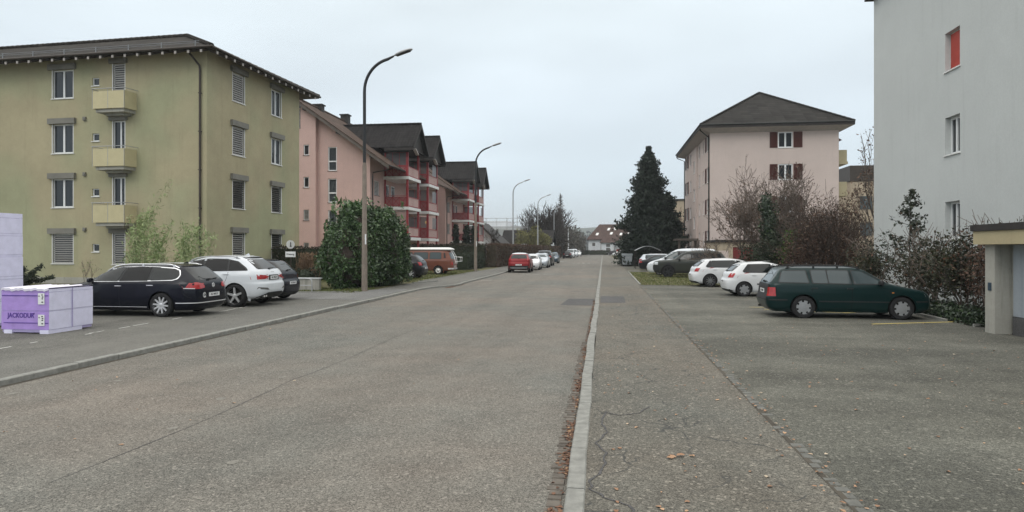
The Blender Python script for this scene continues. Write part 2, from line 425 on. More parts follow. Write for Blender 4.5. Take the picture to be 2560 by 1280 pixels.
def link_mesh(name, V, F, mat, parent=None, smooth=False, origin=None, uv=False, angle=None, mi=None):
    if parent is not None: off = WL[parent.name]
    elif origin is not None: off = Vector(origin)
    else: off = Vector((0, 0, 0))
    me = bpy.data.meshes.new(name)
    if isinstance(V, np.ndarray):
        nv = len(V); fa = np.asarray(F, dtype=np.int32); nf, k = fa.shape
        me.vertices.add(nv); me.vertices.foreach_set('co', (V - np.array(off)).astype(np.float32).ravel())
        me.loops.add(nf * k); me.loops.foreach_set('vertex_index', fa.ravel())
        me.polygons.add(nf); me.polygons.foreach_set('loop_start', np.arange(0, nf * k, k, dtype=np.int32)); me.polygons.foreach_set('loop_total', np.full(nf, k, dtype=np.int32))
        me.update(calc_edges=True); me.validate()
    else:
        me.from_pydata([(p[0] - off[0], p[1] - off[1], p[2] - off[2]) for p in V], [], F)
    mats = mat if isinstance(mat, (list, tuple)) else [mat]
    for m in mats: me.materials.append(M[m])
    if mi and len(mats) > 1: me.polygons.foreach_set('material_index', mi)
    if smooth or angle:
        me.polygons.foreach_set('use_smooth', [True] * len(me.polygons))
        if angle: me.set_sharp_from_angle(angle=math.radians(angle))
    if uv:
        ul = me.uv_layers.new(name='UVMap'); off_ = Vector(off)
        for p in me.polygons:
            n = p.normal; z = Vector((0, 0, 1)); v = z - n * z.dot(n)
            v = v.normalized() if v.length > 1e-3 else Vector((0, 1, 0)); u = v.cross(n)
            for li in p.loop_indices:
                q = me.vertices[me.loops[li].vertex_index].co + off_
                ul.data[li].uv = (q.dot(u), q.dot(v))
    o = bpy.data.objects.new(name, me); C.objects.link(o)
    if parent is not None:
        o.parent = parent; WL[o.name] = off
    else:
        o.location = off; WL[o.name] = Vector(off)
    return o

def tag(o, label=None, cat=None, group=None, kind=None):
    if label: o['label'] = label
    if cat: o['category'] = cat
    if group: o['group'] = group
    if kind: o['kind'] = kind
    return o

def thing(name, label, cat, loc=(0, 0, 0), rz=0.0, group=None, local=False):
    o = bpy.data.objects.new(name, None); C.objects.link(o); o.empty_display_size = 0.3
    o.location = loc; o.rotation_euler = (0, 0, rz)
    WL[o.name] = Vector((0, 0, 0)) if local else Vector(loc)
    return tag(o, label, cat, group)

def struct(o): o['kind'] = 'structure'; return o

def frame(o, ang):
    """s along a wall (direction ang degrees clockwise from the road axis +Y), n to the right-hand or left-hand outside, z up"""
    a = math.radians(ang)
    return Vector((o[0], o[1], 0)), Vector((math.sin(a), math.cos(a), 0))

def fmat(o, s, n):
    m = Matrix.Identity(4)
    for i, v in enumerate((s, n, (0, 0, 1), o)):
        for j in range(3): m[j][i] = v[j]
    return m

def text_mesh(name, txt, size, Mx, mat, parent, bold=0.0, align='CENTER', italic=0.0, sx=1.0, thick=0.002):
    cu = bpy.data.curves.new(name, 'FONT'); cu.body = txt; cu.size = size; cu.align_x = align; cu.align_y = 'CENTER'
    cu.offset = bold; cu.shear = italic; cu.extrude = thick; cu.resolution_u = 3
    t = bpy.data.objects.new(name, cu)
    me = bpy.data.meshes.new_from_object(t)
    V = [Mx @ Vector((v.co.x * sx, v.co.y, v.co.z)) for v in me.vertices]; F = [tuple(p.vertices) for p in me.polygons]
    bpy.data.objects.remove(t); bpy.data.curves.remove(cu); bpy.data.meshes.remove(me)
    return link_mesh(name, V, F, mat, parent)

def cards(P, size, asp=1.0, up=None, jitter=1.0, N=None):
    """one small quad per row of P; returns V, F arrays"""
    n = len(P); sz = np.broadcast_to(np.asarray(size, float), (n,)) * NR.uniform(0.6, 1.3, n)
    a = NR.normal(size=(n, 3))
    if up is not None: a = a * jitter + np.asarray(up)
    a /= np.linalg.norm(a, axis=1, keepdims=True) + 1e-9
    b = NR.normal(size=(n, 3)) if N is None else NR.normal(size=(n, 3)) * 0.6 + N
    c = np.cross(a, b); c /= np.linalg.norm(c, axis=1, keepdims=True) + 1e-9
    A = a * (sz * asp * 0.5)[:, None]; B = c * (sz * 0.5)[:, None]
    V = np.empty((n, 4, 3)); V[:, 0] = P - A; V[:, 1] = P + B * 0.9 - A * 0.1; V[:, 2] = P + A; V[:, 3] = P - B * 0.9 - A * 0.1
    return V.reshape(-1, 3), np.arange(n * 4).reshape(-1, 4)
# ------------------------------------------------------------------ ground, road, pavements
def sheet(name, pts, z, mat, cut=None):
    b = MB(); b.poly([(x, y, z) for x, y in pts]); return struct(b.build(name, mat))
sheet('ground', [(-900, -60), (900, -60), (900, 1500), (-900, 1500)], -0.16, 'turf')
def kl(y):   # left kerb line
    P = [(-20, -8.55), (30.5, -8.62), (32.2, -8.5), (34.5, -7.62), (36.5, -7.78), (49, -7.86), (58, -8.1), (75, -8.5), (142, -8.9), (232, -9.2)]
    for (a, xa), (b, xb) in zip(P, P[1:]):
        if a <= y <= b: return xa + (xb - xa) * (y - a) / (b - a)
    return P[-1][1]
ys = [-20, 0, 10, 20, 30.5, 32.2, 33.4, 34.5, 36.5, 42, 49, 58, 75, 100, 142, 190, 232]
sheet('road', [(kl(y) + 0.0, y) for y in ys] + [(-0.3, 232), (-0.3, -20)], -0.08, 'road')
sheet('cross_road', [(-60, 232), (60, 232), (60, 239), (-60, 239)], -0.078, 'road')
sheet('pavement', [(-0.155, -20), (1.86, -20), (1.86, 30), (2.0, 45), (2.05, 110), (2.1, 231), (-0.155, 231)], 0.0, 'walk_right')
sheet('parking_lot', [(1.86, -20), (40, -20), (40, 120), (2.05, 120), (2.0, 45), (1.86, 30)], 0.001, 'lot_right')
sheet('pavement', [(kl(y) - 0.14, y) for y in ys] + [(-10.55, 232), (-10.55, -20)], 0.0, 'walk_left')
sheet('parking_lot', [(-10.55, -20), (-10.55, 27.2), (-12.2, 27.2), (-45, 27.2), (-45, -20)][::-1], 0.001, 'lot_left')
sheet('driveway', [(-8.85, 23.4), (-16.0, 24.2), (-16.5, 27.6), (-13.4, 28.0), (-9.0, 30.2)][::-1], 0.006, 'drive')
sheet('lawn', [(-10.55, 27.2), (-45, 27.2), (-45, 150), (-10.55, 150)], 0.004, 'turf')
sheet('lawn', [(1.95, 35.4), (8.6, 34.3), (9.5, 53.5), (2.1, 55.0)], 0.008, 'turf')
sheet('garden_soil', [(8.95, 17.4), (11.9, 17.0), (16.0, 36.5), (12.0, 36.6), (9.2, 26.0)], 0.03, 'soil')
sheet('tar_patch', [(-1.5, 23.2), (-0.34, 23.2), (-0.34, 26.2), (-1.35, 26.2)], -0.074, 'tar_patch')
sheet('tar_patch', [(-0.1, 23.4), (0.78, 23.5), (0.82, 26.7), (-0.1, 26.7)], 0.006, 'tar_patch')
sheet('tar_strip', [(-1.5, 30.6), (-0.8, 30.6), (-0.8, 30.85), (-1.5, 30.85)], -0.074, 'tar_patch')

def line_marks(name, segs, z, mat):
    b = MB()
    for (x0, y0, x1, y1, w) in segs:
        d = Vector((x1 - x0, y1 - y0, 0)); q = Vector((-d.y, d.x, 0)).normalized() * w / 2
        b.poly([(x0 + q.x, y0 + q.y, z), (x0 - q.x, y0 - q.y, z), (x1 - q.x, y1 - q.y, z), (x1 + q.x, y1 + q.y, z)])
    return struct(b.build(name, mat))
line_marks('road_marking', [(-6.2, 50.6, -5.6, 50.8, .12), (-5.4, 50.9, -4.9, 51.0, .12), (-4.6, 51.0, -3.8, 51.3, .12), (-6.9, 100, -6.3, 106, .14),
    (-4.2, 91, -3.9, 91, .8), (-3.5, 91, -3.2, 91, .8), (-2.8, 91, -2.5, 91, .8), (-2.1, 91, -1.8, 91, .8), (-7.6, 40.6, -6.9, 40.9, .12)], -0.074, 'paint_white')
line_marks('parking_marking', [(6.7, 17.7, 9.35, 18.65, .09), (5.0, 21.6, 7.2, 20.6, .07), (7.0, 20.7, 9.6, 21.7, .07), (4.7, 22.3, 5.6, 22.3, .07), (5.6, 25.2, 7.0, 25.2, .07), (3.2, 46.0, 4.4, 46.0, .1), (2.2, 60.2, 6.2, 60.2, .12)], 0.007, 'paint_yellow')

def kerb(x_of_y, y0, y1, w, top, bot, name, step=1.0):
    b = MB(); y = y0
    while y < y1:
        L = step * R.uniform(0.85, 1.1) if y < 60 else 6.0
        ye = min(y + L, y1); g = 0.007 if y < 60 else 0
        j = R.uniform(-0.008, 0.008); t = top + R.uniform(-0.004, 0.006)
        xa, xb = x_of_y(y) + j, x_of_y(ye) + j; c = 0.012
        ya, yb = y + g, ye - g
        # chamfered stone
        prof = [(0, bot), (0, t - c), (c, t), (w - c, t), (w, t - c), (w, bot)]
        V = [(xa + px, ya, pz) for px, pz in prof] + [(xb + px, yb, pz) for px, pz in prof]; n = len(prof)
        b._add(V, [(i, i + 1, n + i + 1, n + i) for i in range(n - 1)] + [tuple(range(n)), tuple(range(n, 2 * n))[::-1]])
        y = ye
    return struct(b.build(name, 'kerbstone'))
kerb(lambda y: -0.30 + (0.014 * math.sin(y * 0.35) + 0.009 * math.sin(y * 1.7) if y < 26 else .004 * math.sin(y * .2)), -3, 231, 0.15, 0.012, -0.15, 'kerb', 1.0)
kerb(lambda y: kl(y) - 0.15, -3, 231, 0.15, 0.012, -0.15, 'kerb', 1.0)
# row of setts between pavement and lot
b = MB(); y = 1.0
while y < 33:
    if R.random() < 0.90:
        x = 1.80 + 0.012 * math.sin(y * 0.7) + R.uniform(-.012, .012); w = R.uniform(.10, .15); L = R.uniform(.10, .19); t = 0.004 + R.uniform(0, .005)
        if R.random() < (.45 if y > 12 else .22): y += L; continue
        V = [(x, y, -.03), (x + w, y, -.03), (x + w, y + L - .012, -.03), (x, y + L - .012, -.03)]
        c = .015; V += [(x + c, y + c, t), (x + w - c, y + c, t), (x + w - c, y + L - .012 - c, t), (x + c, y + L - .012 - c, t)]
        b._add(V, [(4, 5, 6, 7), (0, 1, 5, 4), (1, 2, 6, 5), (2, 3, 7, 6), (3, 0, 4, 7)])
    y += L if 'L' in dir() else .15
tag(b.build('stone_sett_row', 'setts'), kind='structure')
sheet('joint_soil', [(1.79, 1), (1.84, 1), (1.85, 33), (1.86, 36), (1.82, 33), (1.80, 20)], 0.0045, 'soil')
# gutter stones on the road beside the right kerb
b = MB(); y = 2.0
while y < 25:
    L = R.uniform(.09, .16); w = R.uniform(.12, .16) if y < 14 else .08; x = -0.315 - w
    t = -0.074 + R.uniform(0, .008); c = .012
    V = [(x, y, -.1), (x + w, y, -.1), (x + w, y + L - .012, -.1), (x, y + L - .012, -.1), (x + c, y + c, t), (x + w - c, y + c, t), (x + w - c, y + L - .012 - c, t), (x + c, y + L - .012 - c, t)]
    b._add(V, [(4, 5, 6, 7), (0, 1, 5, 4), (1, 2, 6, 5), (2, 3, 7, 6), (3, 0, 4, 7)])
    y += L
struct(b.build('gutter', 'cobble'))
# pale edging of the left lot
b = MB(); y = 3.0
while y < 22:
    L = R.uniform(.15, .5)
    if R.random() < .38:
        x = -11.35 - .02 * (y - 10) + R.uniform(-.05, .05); b.quad((x, y, .006), (x + R.uniform(.02, .05), y, .006), (x + R.uniform(.01, .04), y + L, .006), (x - .02, y + L, .006))
    y += L
struct(b.build('lot_seam', 'paint_white'))
# low kerb stones round the green patch and the planting
def edging(name, pts, w, h, mat='kerbstone'):
    b = MB()
    for a, c in zip(pts, pts[1:]):
        b.bar((a[0], a[1], h / 2), (c[0], c[1], h / 2), w, h)
    return struct(b.build(name, mat))
edging('lawn_edging', [(1.93, 35.6), (2.06, 55)], .10, .04)
edging('bed_edging', [(8.85, 18.6), (9.2, 26.0), (12.0, 36.6)], .10, .07)
edging('bed_edging', [(8.95, 17.5), (11.6, 17.2)], .10, .07)
edging('lawn_edging', [(-10.6, 27.6), (-13.2, 27.1)], .10, .05)
edging('lawn_edging', [(-10.35, 35.2), (-9.6, 37.5)], .12, .06)
edging('lawn_edging', [(-10.6, 37.0), (-10.6, 56)], .08, .03)

# bitumen-sealed cracks on the right pavement
def ribbon(name, pts, w, z, mat):
    b = MB(); P = []
    for i, (x, y) in enumerate(pts[:-1]):
        for k in range(4): t = k / 4; P.append((x + (pts[i + 1][0] - x) * t + R.gauss(0, .012), y + (pts[i + 1][1] - y) * t))
    P.append(pts[-1])
    for i, (a, c) in enumerate(zip(P, P[1:])):
        d = Vector((c[0] - a[0], c[1] - a[1], 0)).normalized(); q = Vector((-d.y, d.x, 0)) * w * .5 * (.55 + .45 * math.sin(i * .9) ** 2)
        b.quad((a[0] + q.x, a[1] + q.y, z), (a[0] - q.x, a[1] - q.y, z), (c[0] - q.x, c[1] - q.y, z), (c[0] + q.x, c[1] + q.y, z))
    return struct(b.build(name, mat))
ribbon('crack_seal', [(.55, 8.1), (.40, 7.75), (.18, 7.62), (.02, 7.75)], .022, .0045, 'tar_patch')
ribbon('crack_seal', [(.04, 7.8), (-.03, 7.3), (.03, 6.9), (-.07, 6.5), (.02, 6.2), (.03, 5.9), (-.05, 5.6), (-.12, 5.4), (-.08, 5.2), (.05, 5.05), (.20, 4.95), (.24, 4.6)], .026, .0045, 'tar_patch')
ribbon('crack_seal', [(1.75, 24.0), (1.1, 22.0), (.9, 19.0)], .02, .0045, 'tar_patch')
ribbon('road_joint', [(-4.55, 5 + 2.2 * i) if i % 2 else (-4.62, 5 + 2.2 * i) for i in range(18)], .012, -.0765, 'tar_patch')
b = MB()
for x, y, r_ in ((-4.9, 9.6, .07), (-5.0, 8.1, .08), (-4.7, 6.7, .06), (-8.0, 8.0, .08), (-5.6, 19.5, .08), (-2.9, 14.2, .05), (-7.2, 9.0, .07), (-6.4, 30, .15), (-3.4, 5.7, .06)):
    b.poly([(x + math.cos(k * .7) * r_ * R.uniform(.6, 1), y + math.sin(k * .7) * r_ * 1.3 * R.uniform(.6, 1), -.0768) for k in range(9)])
sp_ = b.build('pale_spots', 'road_spot'); sp_['kind'] = 'structure'
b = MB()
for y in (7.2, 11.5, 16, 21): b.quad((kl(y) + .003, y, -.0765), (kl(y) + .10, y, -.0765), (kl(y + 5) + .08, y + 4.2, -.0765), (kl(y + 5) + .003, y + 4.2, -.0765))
struct(b.build('gutter_dark_strip', 'soil'))  # narrow dark strips on the road along the left kerb foot

# fallen leaves
def litter(name, P, size, mat):
    n = len(P); ang = NR.uniform(0, 2 * np.pi, n); s_ = NR.uniform(.5, 1.2, n) * size; w = NR.uniform(.45, .8, n)
    prof = [(-1, 0, .05), (-.35, -1, .45), (.45, -.8, .35), (1, 0, .15), (.5, .85, .6), (-.4, .9, .3)]
    V = np.empty((n, 6, 3))
    for k, (a, c, h) in enumerate(prof):
        x = a * s_ * .5; y = c * s_ * .5 * w; hh = h * NR.uniform(.1, .5, n) * s_
        V[:, k, 0] = P[:, 0] + x * np.cos(ang) - y * np.sin(ang); V[:, k, 1] = P[:, 1] + x * np.sin(ang) + y * np.cos(ang); V[:, k, 2] = P[:, 2] + .003 + hh
    o = link_mesh(name, V.reshape(-1, 3), np.arange(n * 6).reshape(-1, 6), mat); o['kind'] = 'stuff'
    return o
def ry(n, a, b, p=1.6): return a + (b - a) * NR.random(n) ** p
P = np.stack([NR.uniform(-.02, 1.8, 190), ry(190, 3.5, 30), np.full(190, .002)], 1)
Q = np.stack([NR.uniform(1.9, 11, 760), ry(760, 3.8, 34, 1.3), np.full(760, .004)], 1)
W = np.stack([1.86 + NR.normal(0, .10, 260), ry(260, 4, 33, 1.5), np.full(260, .012)], 1)
Z = np.stack([-8.2 + np.abs(NR.normal(0, 2.2, 60)), ry(60, 6, 34), np.full(60, -.078)], 1)
litter('fallen_leaves', np.concatenate([P, Q, W, Z]), .046, 'litter_pale')
g = 2600; yy = ry(g, 2.5, 26, 1.5); yy = yy[(np.sin(yy * 2.1) + np.sin(yy * 5.3 + 1) + NR.normal(0, .9, g)) > -.15]; g = len(yy)
litter('leaf_litter', np.stack([-.315 - np.abs(NR.normal(0, .045, g)) * np.where(yy > 14, .6, 1), yy, np.full(g, -.074)], 1), .048, 'litter')
g = 500; litter('leaf_litter', np.stack([kl(33.5) + .1 + np.abs(NR.normal(0, .15, g)), NR.uniform(32.3, 36.2, g), np.full(g, -.076)], 1), .06, 'litter')
# a crumpled big leaf pair on the right pavement
P = np.array([[.62, 6.15, .005], [.70, 6.18, .012], [.80, 6.2, .005], [.60, 6.10, .01]]); litter('fallen_leaves', P, .08, 'litter_pale')
# tufts on the green patches
g = 9000; P = np.stack([NR.uniform(2.0, 9.0, g), NR.uniform(34.9, 54, g), NR.uniform(.01, .05, g)], 1)
V, F = cards(P, .035, 3.0, up=(0, 0, 1), jitter=.5); o = link_mesh('grass', V, F, 'grass_blade'); o['kind'] = 'stuff'
g = 12000; P = np.stack([NR.uniform(-17, -10.55, g), NR.uniform(36, 56, g), NR.uniform(.01, .06, g)], 1)
V, F = cards(P, .035, 3.0, up=(0, 0, 1), jitter=.5); o = link_mesh('grass', V, F, 'grass_blade'); o['kind'] = 'stuff'
g = 3500; P = np.stack([NR.uniform(-17, -10.6, g), NR.uniform(27.3, 30, g), NR.uniform(.01, .06, g)], 1)
V, F = cards(P, .04, 3.0, up=(0, 0, 1), jitter=.5); o = link_mesh('grass', V, F, 'grass_blade'); o['kind'] = 'stuff'
# ------------------------------------------------------------------ vehicles
def pchip(X, Y):
    X = np.asarray(X, float); Y = np.asarray(Y, float); h = np.diff(X); d = np.diff(Y) / h
    m = np.zeros(len(X))
    for i in range(1, len(X) - 1):
        if d[i - 1] * d[i] > 0:
            w1 = 2 * h[i] + h[i - 1]; w2 = h[i] + 2 * h[i - 1]; m[i] = (w1 + w2) / (w1 / d[i - 1] + w2 / d[i])
    m[0] = d[0]; m[-1] = d[-1]
    def f(x):
        x = min(max(x, X[0]), X[-1]); i = min(int(np.searchsorted(X, x, side='right')) - 1, len(X) - 2)
        t = (x - X[i]) / h[i]; t2, t3 = t * t, t * t * t
        return float((2 * t3 - 3 * t2 + 1) * Y[i] + (t3 - 2 * t2 + t) * h[i] * m[i] + (-2 * t3 + 3 * t2) * Y[i + 1] + (t3 - t2) * h[i] * m[i + 1])
    return f

class Body:
    """a car body as a stack of rounded-rectangle slices; x forward, y left, z up, origin on the ground under the middle"""
    def __init__(s, nose, tail, width, p=7.0, ptop=5.0, zbelt=0.95):
        s.fn = pchip(*zip(*nose)); s.ft = pchip(*zip(*tail)); s.fw = pchip(*zip(*width)); s.p0 = p; s.p1 = ptop
        s.z0 = max(nose[0][0], tail[0][0]); s.z1 = min(nose[-1][0], tail[-1][0]); s.zb = zbelt
        s.brk = sorted({round(q[0], 4) for q in nose + tail + width if s.z0 <= q[0] <= s.z1})
    def sl(s, z):
        z = min(max(z, s.z0), s.z1); a, b = s.fn(z), s.ft(z); t = min(max((z - s.zb) / (s.z1 - s.zb), 0), 1)
        return (a + b) / 2, max((a - b) / 2, .01), s.fw(z), s.p0 + (s.p1 - s.p0) * t
    def ys(s, x, z):
        c, a, b, p = s.sl(z); u = min(abs(x - c) / a, .9995); return b * (1 - u ** p) ** (1 / p)
    def xs(s, y, z, end):
        c, a, b, p = s.sl(z); u = min(abs(y) / b, .9995); return c + (a if end > 0 else -a) * (1 - u ** p) ** (1 / p)
    def mesh(s, n=72):
        zs = []
        for a, b in zip(s.brk, s.brk[1:]):
            k = max(1, int(math.ceil((b - a) / .035))); zs += [a + (b - a) * i / k for i in range(k)]
        zs.append(s.brk[-1]); m = MB(); V = []; F = []
        for z in zs:
            c, a, b, p = s.sl(z)
            for k in range(n):
                t = 2 * math.pi * (k + .5) / n; co, si = math.cos(t), math.sin(t)
                V.append((c + a * math.copysign(abs(co) ** (2 / p), co), b * math.copysign(abs(si) ** (2 / p), si), z))
        for i in range(len(zs) - 1):
            for k in range(n):
                q = i * n + k; r = i * n + (k + 1) % n; F.append((q, r, r + n, q + n))
        F.append(tuple(range(n))[::-1]); F.append(tuple(range((len(zs) - 1) * n, len(zs) * n)))
        m._add(V, F); return m

def sub_poly(pts, fn, step=.09):
    """fill a 2-D polygon, cut it on a grid, and lay it on a surface fn(a, z) -> (x, y, z)"""
    bm = bmesh.new(); vs = [bm.verts.new((a, 0, z)) for a, z in pts]; bm.faces.new(vs)
    for ax in (0, 2):
        lo = min(q[0 if ax == 0 else 1] for q in pts); hi = max(q[0 if ax == 0 else 1] for q in pts); n = int((hi - lo) / step)
        for i in range(1, n + 1):
            v = lo + (hi - lo) * i / (n + 1); co = [0, 0, 0]; co[ax] = v; no = [0, 0, 0]; no[ax] = 1
            bmesh.ops.bisect_plane(bm, geom=bm.verts[:] + bm.edges[:] + bm.faces[:], plane_co=co, plane_no=no)
    bmesh.ops.triangulate(bm, faces=bm.faces[:]); bm.verts.index_update()
    V = [fn(v.co.x, v.co.z) for v in bm.verts]; F = [tuple(v.index for v in f.verts) for f in bm.faces]; bm.free()
    return V, F

def rounded(pts, r, n=3):
    """round the corners of a polygon"""
    out = []; m = len(pts)
    for i in range(m):
        p0, p, p1 = Vector(pts[i - 1]), Vector(pts[i]), Vector(pts[(i + 1) % m]); a = p0 - p; c = p1 - p
        q = min(r, a.length * .45, c.length * .45); A = p + a.normalized() * q; B = p + c.normalized() * q
        for k in range(n + 1):
            t = k / n; out.append(tuple(A * (1 - t) ** 2 + p * 2 * t * (1 - t) + B * t * t))
    return out

class Car:
    def __init__(s, name, label, loc, head, paint, body, wheels, r, arch=None, group=None, cat='car', wheel_w=.21, track=None):
        s.root = thing(name, label, cat, loc, math.radians(head), group, local=True)
        s.B = body; s.r = r; s.wx = wheels; s.ra = arch or r + .055; s.W = max(body.fw(.5), body.fw(.6)); s.track = track or s.W - .10
        m = body.mesh(); s.body = m.build('body', [paint, 'arch_black'], s.root)
        cut = MB()
        for x in wheels:
            for sg in (1, -1):
                y0, y1 = (s.W * .52, s.W + .3) if sg > 0 else (-s.W - .3, -s.W * .52)
                cut.lathe([(s.ra, y0), (s.ra, y1)], 40, 'y', (x, 0, r))
                k = len(cut.v) - 80; cut.f.append(list(range(k, k + 40))); cut.f.append(list(range(k + 40, k + 80))[::-1]); cut.mi += [0, 0]
        co = cut.build('cut', 'arch_black'); bm = bmesh.new(); bm.from_mesh(co.data); bmesh.ops.recalc_face_normals(bm, faces=bm.faces[:]); bm.to_mesh(co.data); bm.free()
        bm = bmesh.new(); bm.from_mesh(s.body.data); bmesh.ops.recalc_face_normals(bm, faces=bm.faces[:]); bm.to_mesh(s.body.data); bm.free()
        co.parent = s.root
        md = s.body.modifiers.new('b', 'BOOLEAN'); md.operation = 'DIFFERENCE'; md.object = co; md.solver = 'EXACT'; md.material_mode = 'TRANSFER'
        bpy.context.view_layer.update(); dg = bpy.context.evaluated_depsgraph_get()
        me = bpy.data.meshes.new_from_object(s.body.evaluated_get(dg)); s.body.modifiers.clear(); s.body.data = me
        bpy.data.objects.remove(co)
        me.polygons.foreach_set('use_smooth', [True] * len(me.polygons)); me.set_sharp_from_angle(angle=math.radians(38))
    # --- panels on the surface
    def side(s, name, pts, mat, sides=(1, -1), off=.004, parent=None, rnd=0, sep=True):
        if rnd: pts = rounded(pts, rnd)
        out = []; m = MB()
        for sg in sides:
            V, F = sub_poly(pts, lambda a, z: (a, sg * (s.B.ys(a, z) + off), z))
            m._add(V, F)
            if sep: out.append(m.build(name, mat, parent or s.root, angle=40)); m = MB()
        return out if sep else m.build(name, mat, parent or s.root, angle=40)
    def end(s, name, pts, mat, e=-1, off=.005, parent=None, rnd=0, mirror=False, sep=False):
        if rnd: pts = rounded(pts, rnd)
        m = MB(); out = []
        for q in ([pts, [(-y, z) for y, z in pts]] if mirror else [pts]):
            V, F = sub_poly(q, lambda a, z: (s.B.xs(a, z, e) + off * e, a, z)); m._add(V, F)
            if sep: out.append(m.build(name, mat, parent or s.root, angle=40)); m = MB()
        return out if sep else m.build(name, mat, parent or s.root, angle=40)
    def light(s, name, ypts, xpts, mat, e=-1, parent=None):
        """a lamp that wraps a corner: end polygon (y, z) plus side polygon (x, z), one mesh for each side of the car"""
        for sg in (1, -1):
            m = MB(); V, F = sub_poly([(sg * y, z) for y, z in ypts], lambda a, z: (s.B.xs(a, z, e) + .008 * e, a, z)); m._add(V, F)
            if xpts: V, F = sub_poly(xpts, lambda a, z: (a, sg * (s.B.ys(a, z) + .008), z)); m._add(V, F)
            m.build(name, mat, s.root, angle=50)
    def strip(s, name, path, w, mat, off=.006, closed=False, sides=(1, -1), thick=.012):
        for sg in sides:
            m = MB(); P = list(path) + ([path[0]] if closed else [])
            Q = []
            for a, c in zip(P, P[1:]):
                L = math.dist(a, c); k = max(1, int(L / .12))
                Q += [(a[0] + (c[0] - a[0]) * i / k, a[1] + (c[1] - a[1]) * i / k) for i in range(k)]
            Q.append(P[-1])
            for a, c in zip(Q, Q[1:]):
                pa = Vector((a[0], sg * (s.B.ys(*a) + off), a[1])); pc = Vector((c[0], sg * (s.B.ys(*c) + off), c[1]))
                e_ = (pc - pa).normalized() * .004; m.bar(pa - e_, pc + e_, thick, w, up=(0, 0, 1)) if abs((pc - pa).normalized().z) < .8 else m.bar(pa - e_, pc + e_, w, thick, up=(0, 1, 0))
            m.build(name, mat, s.root)
    def hbar(s, name, y0, y1, z, w, mat, e=-1, off=.008):
        m = MB(); n = 14; P = [(y0 + (y1 - y0) * i / n) for i in range(n + 1)]
        pts = [Vector((s.B.xs(y, z, e) + off * e, y, z)) for y in P]
        for a, c in zip(pts, pts[1:]): m.bar(a, c, .014, w)
        return m.build(name, mat, s.root)
    def arches(s, mat, w=.05, off=.010, wall=.0):
        for x in s.wx:
            for sg in (1, -1):
                m = MB(); n = 22; r0 = s.ra - .004; r1 = s.ra + w
                def pt(a, r): px, pz = x + r * math.cos(a), s.r + r * math.sin(a); return (px, sg * (s.B.ys(px, max(pz, s.B.z0)) + off), pz)
                for i in range(n):
                    a0, a1 = math.radians(-22 + 224 * i / n), math.radians(-22 + 224 * (i + 1) / n)
                    p = [pt(a0, r0), pt(a1, r0), pt(a1, r1), pt(a0, r1)]
                    q = [(u[0], u[1] - sg * .06, u[2]) for u in p[:2]]
                    m._add(p + q, [(0, 1, 2, 3), (0, 1, 5, 4)])
                m.build('wheel_arch_trim', mat, s.root, angle=50)
    def wheels(s, kind, rim='alloy', n=5, w=.21, rr=None, sw=.075):
        rr = rr or s.r * .70; proto = None
        for x in s.wx:
            for sg in (1, -1):
                y = sg * s.track
                if proto is None:
                    t = MB(); r = s.r; h = w / 2
                    t.lathe([(rr - .012, h * .86), (rr + .01, h), (r - .05, h), (r - .015, h * .9), (r, h * .66), (r, -h * .66), (r - .015, -h * .9), (r - .05, -h), (rr, -h)], 36, 'y')
                    wob = t.build('wheel', 'rubber', s.root, angle=35)
                    q = MB(); pieces = []
                    d = MB(); d.lathe([(.001, h * .28), (rr, h * .28), (rr, h * .8)], 36, 'y')
                    back = d.build('brake_disc', 'arch_black', wob)
                    q.lathe([(rr - .004, h * .30), (rr - .006, h * .86), (rr + .008, h * .99), (rr + .012, h * .80)], 36, 'y')
                    if kind == 'alloy':
                        for k in range(n):
                            a = 2 * math.pi * k / n + math.pi / 2
                            ca, sa = math.cos(a), math.sin(a); px, pz = -sa, ca
                            def P(rad, off, yy): return (ca * rad + px * off, yy, sa * rad + pz * off)
                            wi, wo_ = sw * .9, sw * .62
                            V = [P(.03, -wi / 2, h * .86), P(.03, wi / 2, h * .86), P(rr - .003, wo_ / 2, h * .93), P(rr - .003, -wo_ / 2, h * .93),
                                 P(.03, -wi / 2, h * .5), P(.03, wi / 2, h * .5), P(rr - .003, wo_ / 2, h * .6), P(rr - .003, -wo_ / 2, h * .6)]
                            q._add(V, [(0, 1, 2, 3), (0, 3, 7, 4), (1, 5, 6, 2), (4, 7, 6, 5)])
                        q.lathe([(.001, h * .92), (.045, h * .92), (.06, h * .84), (.06, h * .5)], 20, 'y')
                    elif kind == 'cap':
                        q.lathe([(.001, h * .98), (.05, h * .97), (rr * .55, h * .93), (rr * .72, h * .90)], 36, 'y')
                        for k in range(n):
                            a0 = 2 * math.pi * k / n; a1 = a0 + 2 * math.pi / n * sw
                            V = []; m_ = 4
                            for i in range(m_ + 1):
                                a = a0 + (a1 - a0) * i / m_
                                V += [(math.cos(a) * rr * .71, h * .90, math.sin(a) * rr * .71), (math.cos(a) * rr * .995, h * .90, math.sin(a) * rr * .995)]
                            q._add(V, [(2 * i, 2 * i + 1, 2 * i + 3, 2 * i + 2) for i in range(m_)])
                    elif kind == 'steel':
                        q.lathe([(rr, h * .9), (rr * .82, h * .62), (rr * .55, h * .72), (rr * .53, h * .9)], 36, 'y')
                    q.build('rim', rim, wob, angle=35)
                    if kind == 'steel':
                        c = MB(); c.lathe([(.001, h * 1.12), (rr * .2, h * 1.1), (rr * .42, h * .98), (rr * .5, h * .74)], 30, 'y'); c.build('hubcap', 'chrome', wob, angle=50)
                    proto = [wob] + [o for o in bpy.data.objects if o.parent == wob]; cur = wob
                else:
                    cur = proto[0].copy(); C.objects.link(cur); cur.parent = s.root
                    for o in proto[1:]:
                        c = o.copy(); C.objects.link(c); c.parent = cur
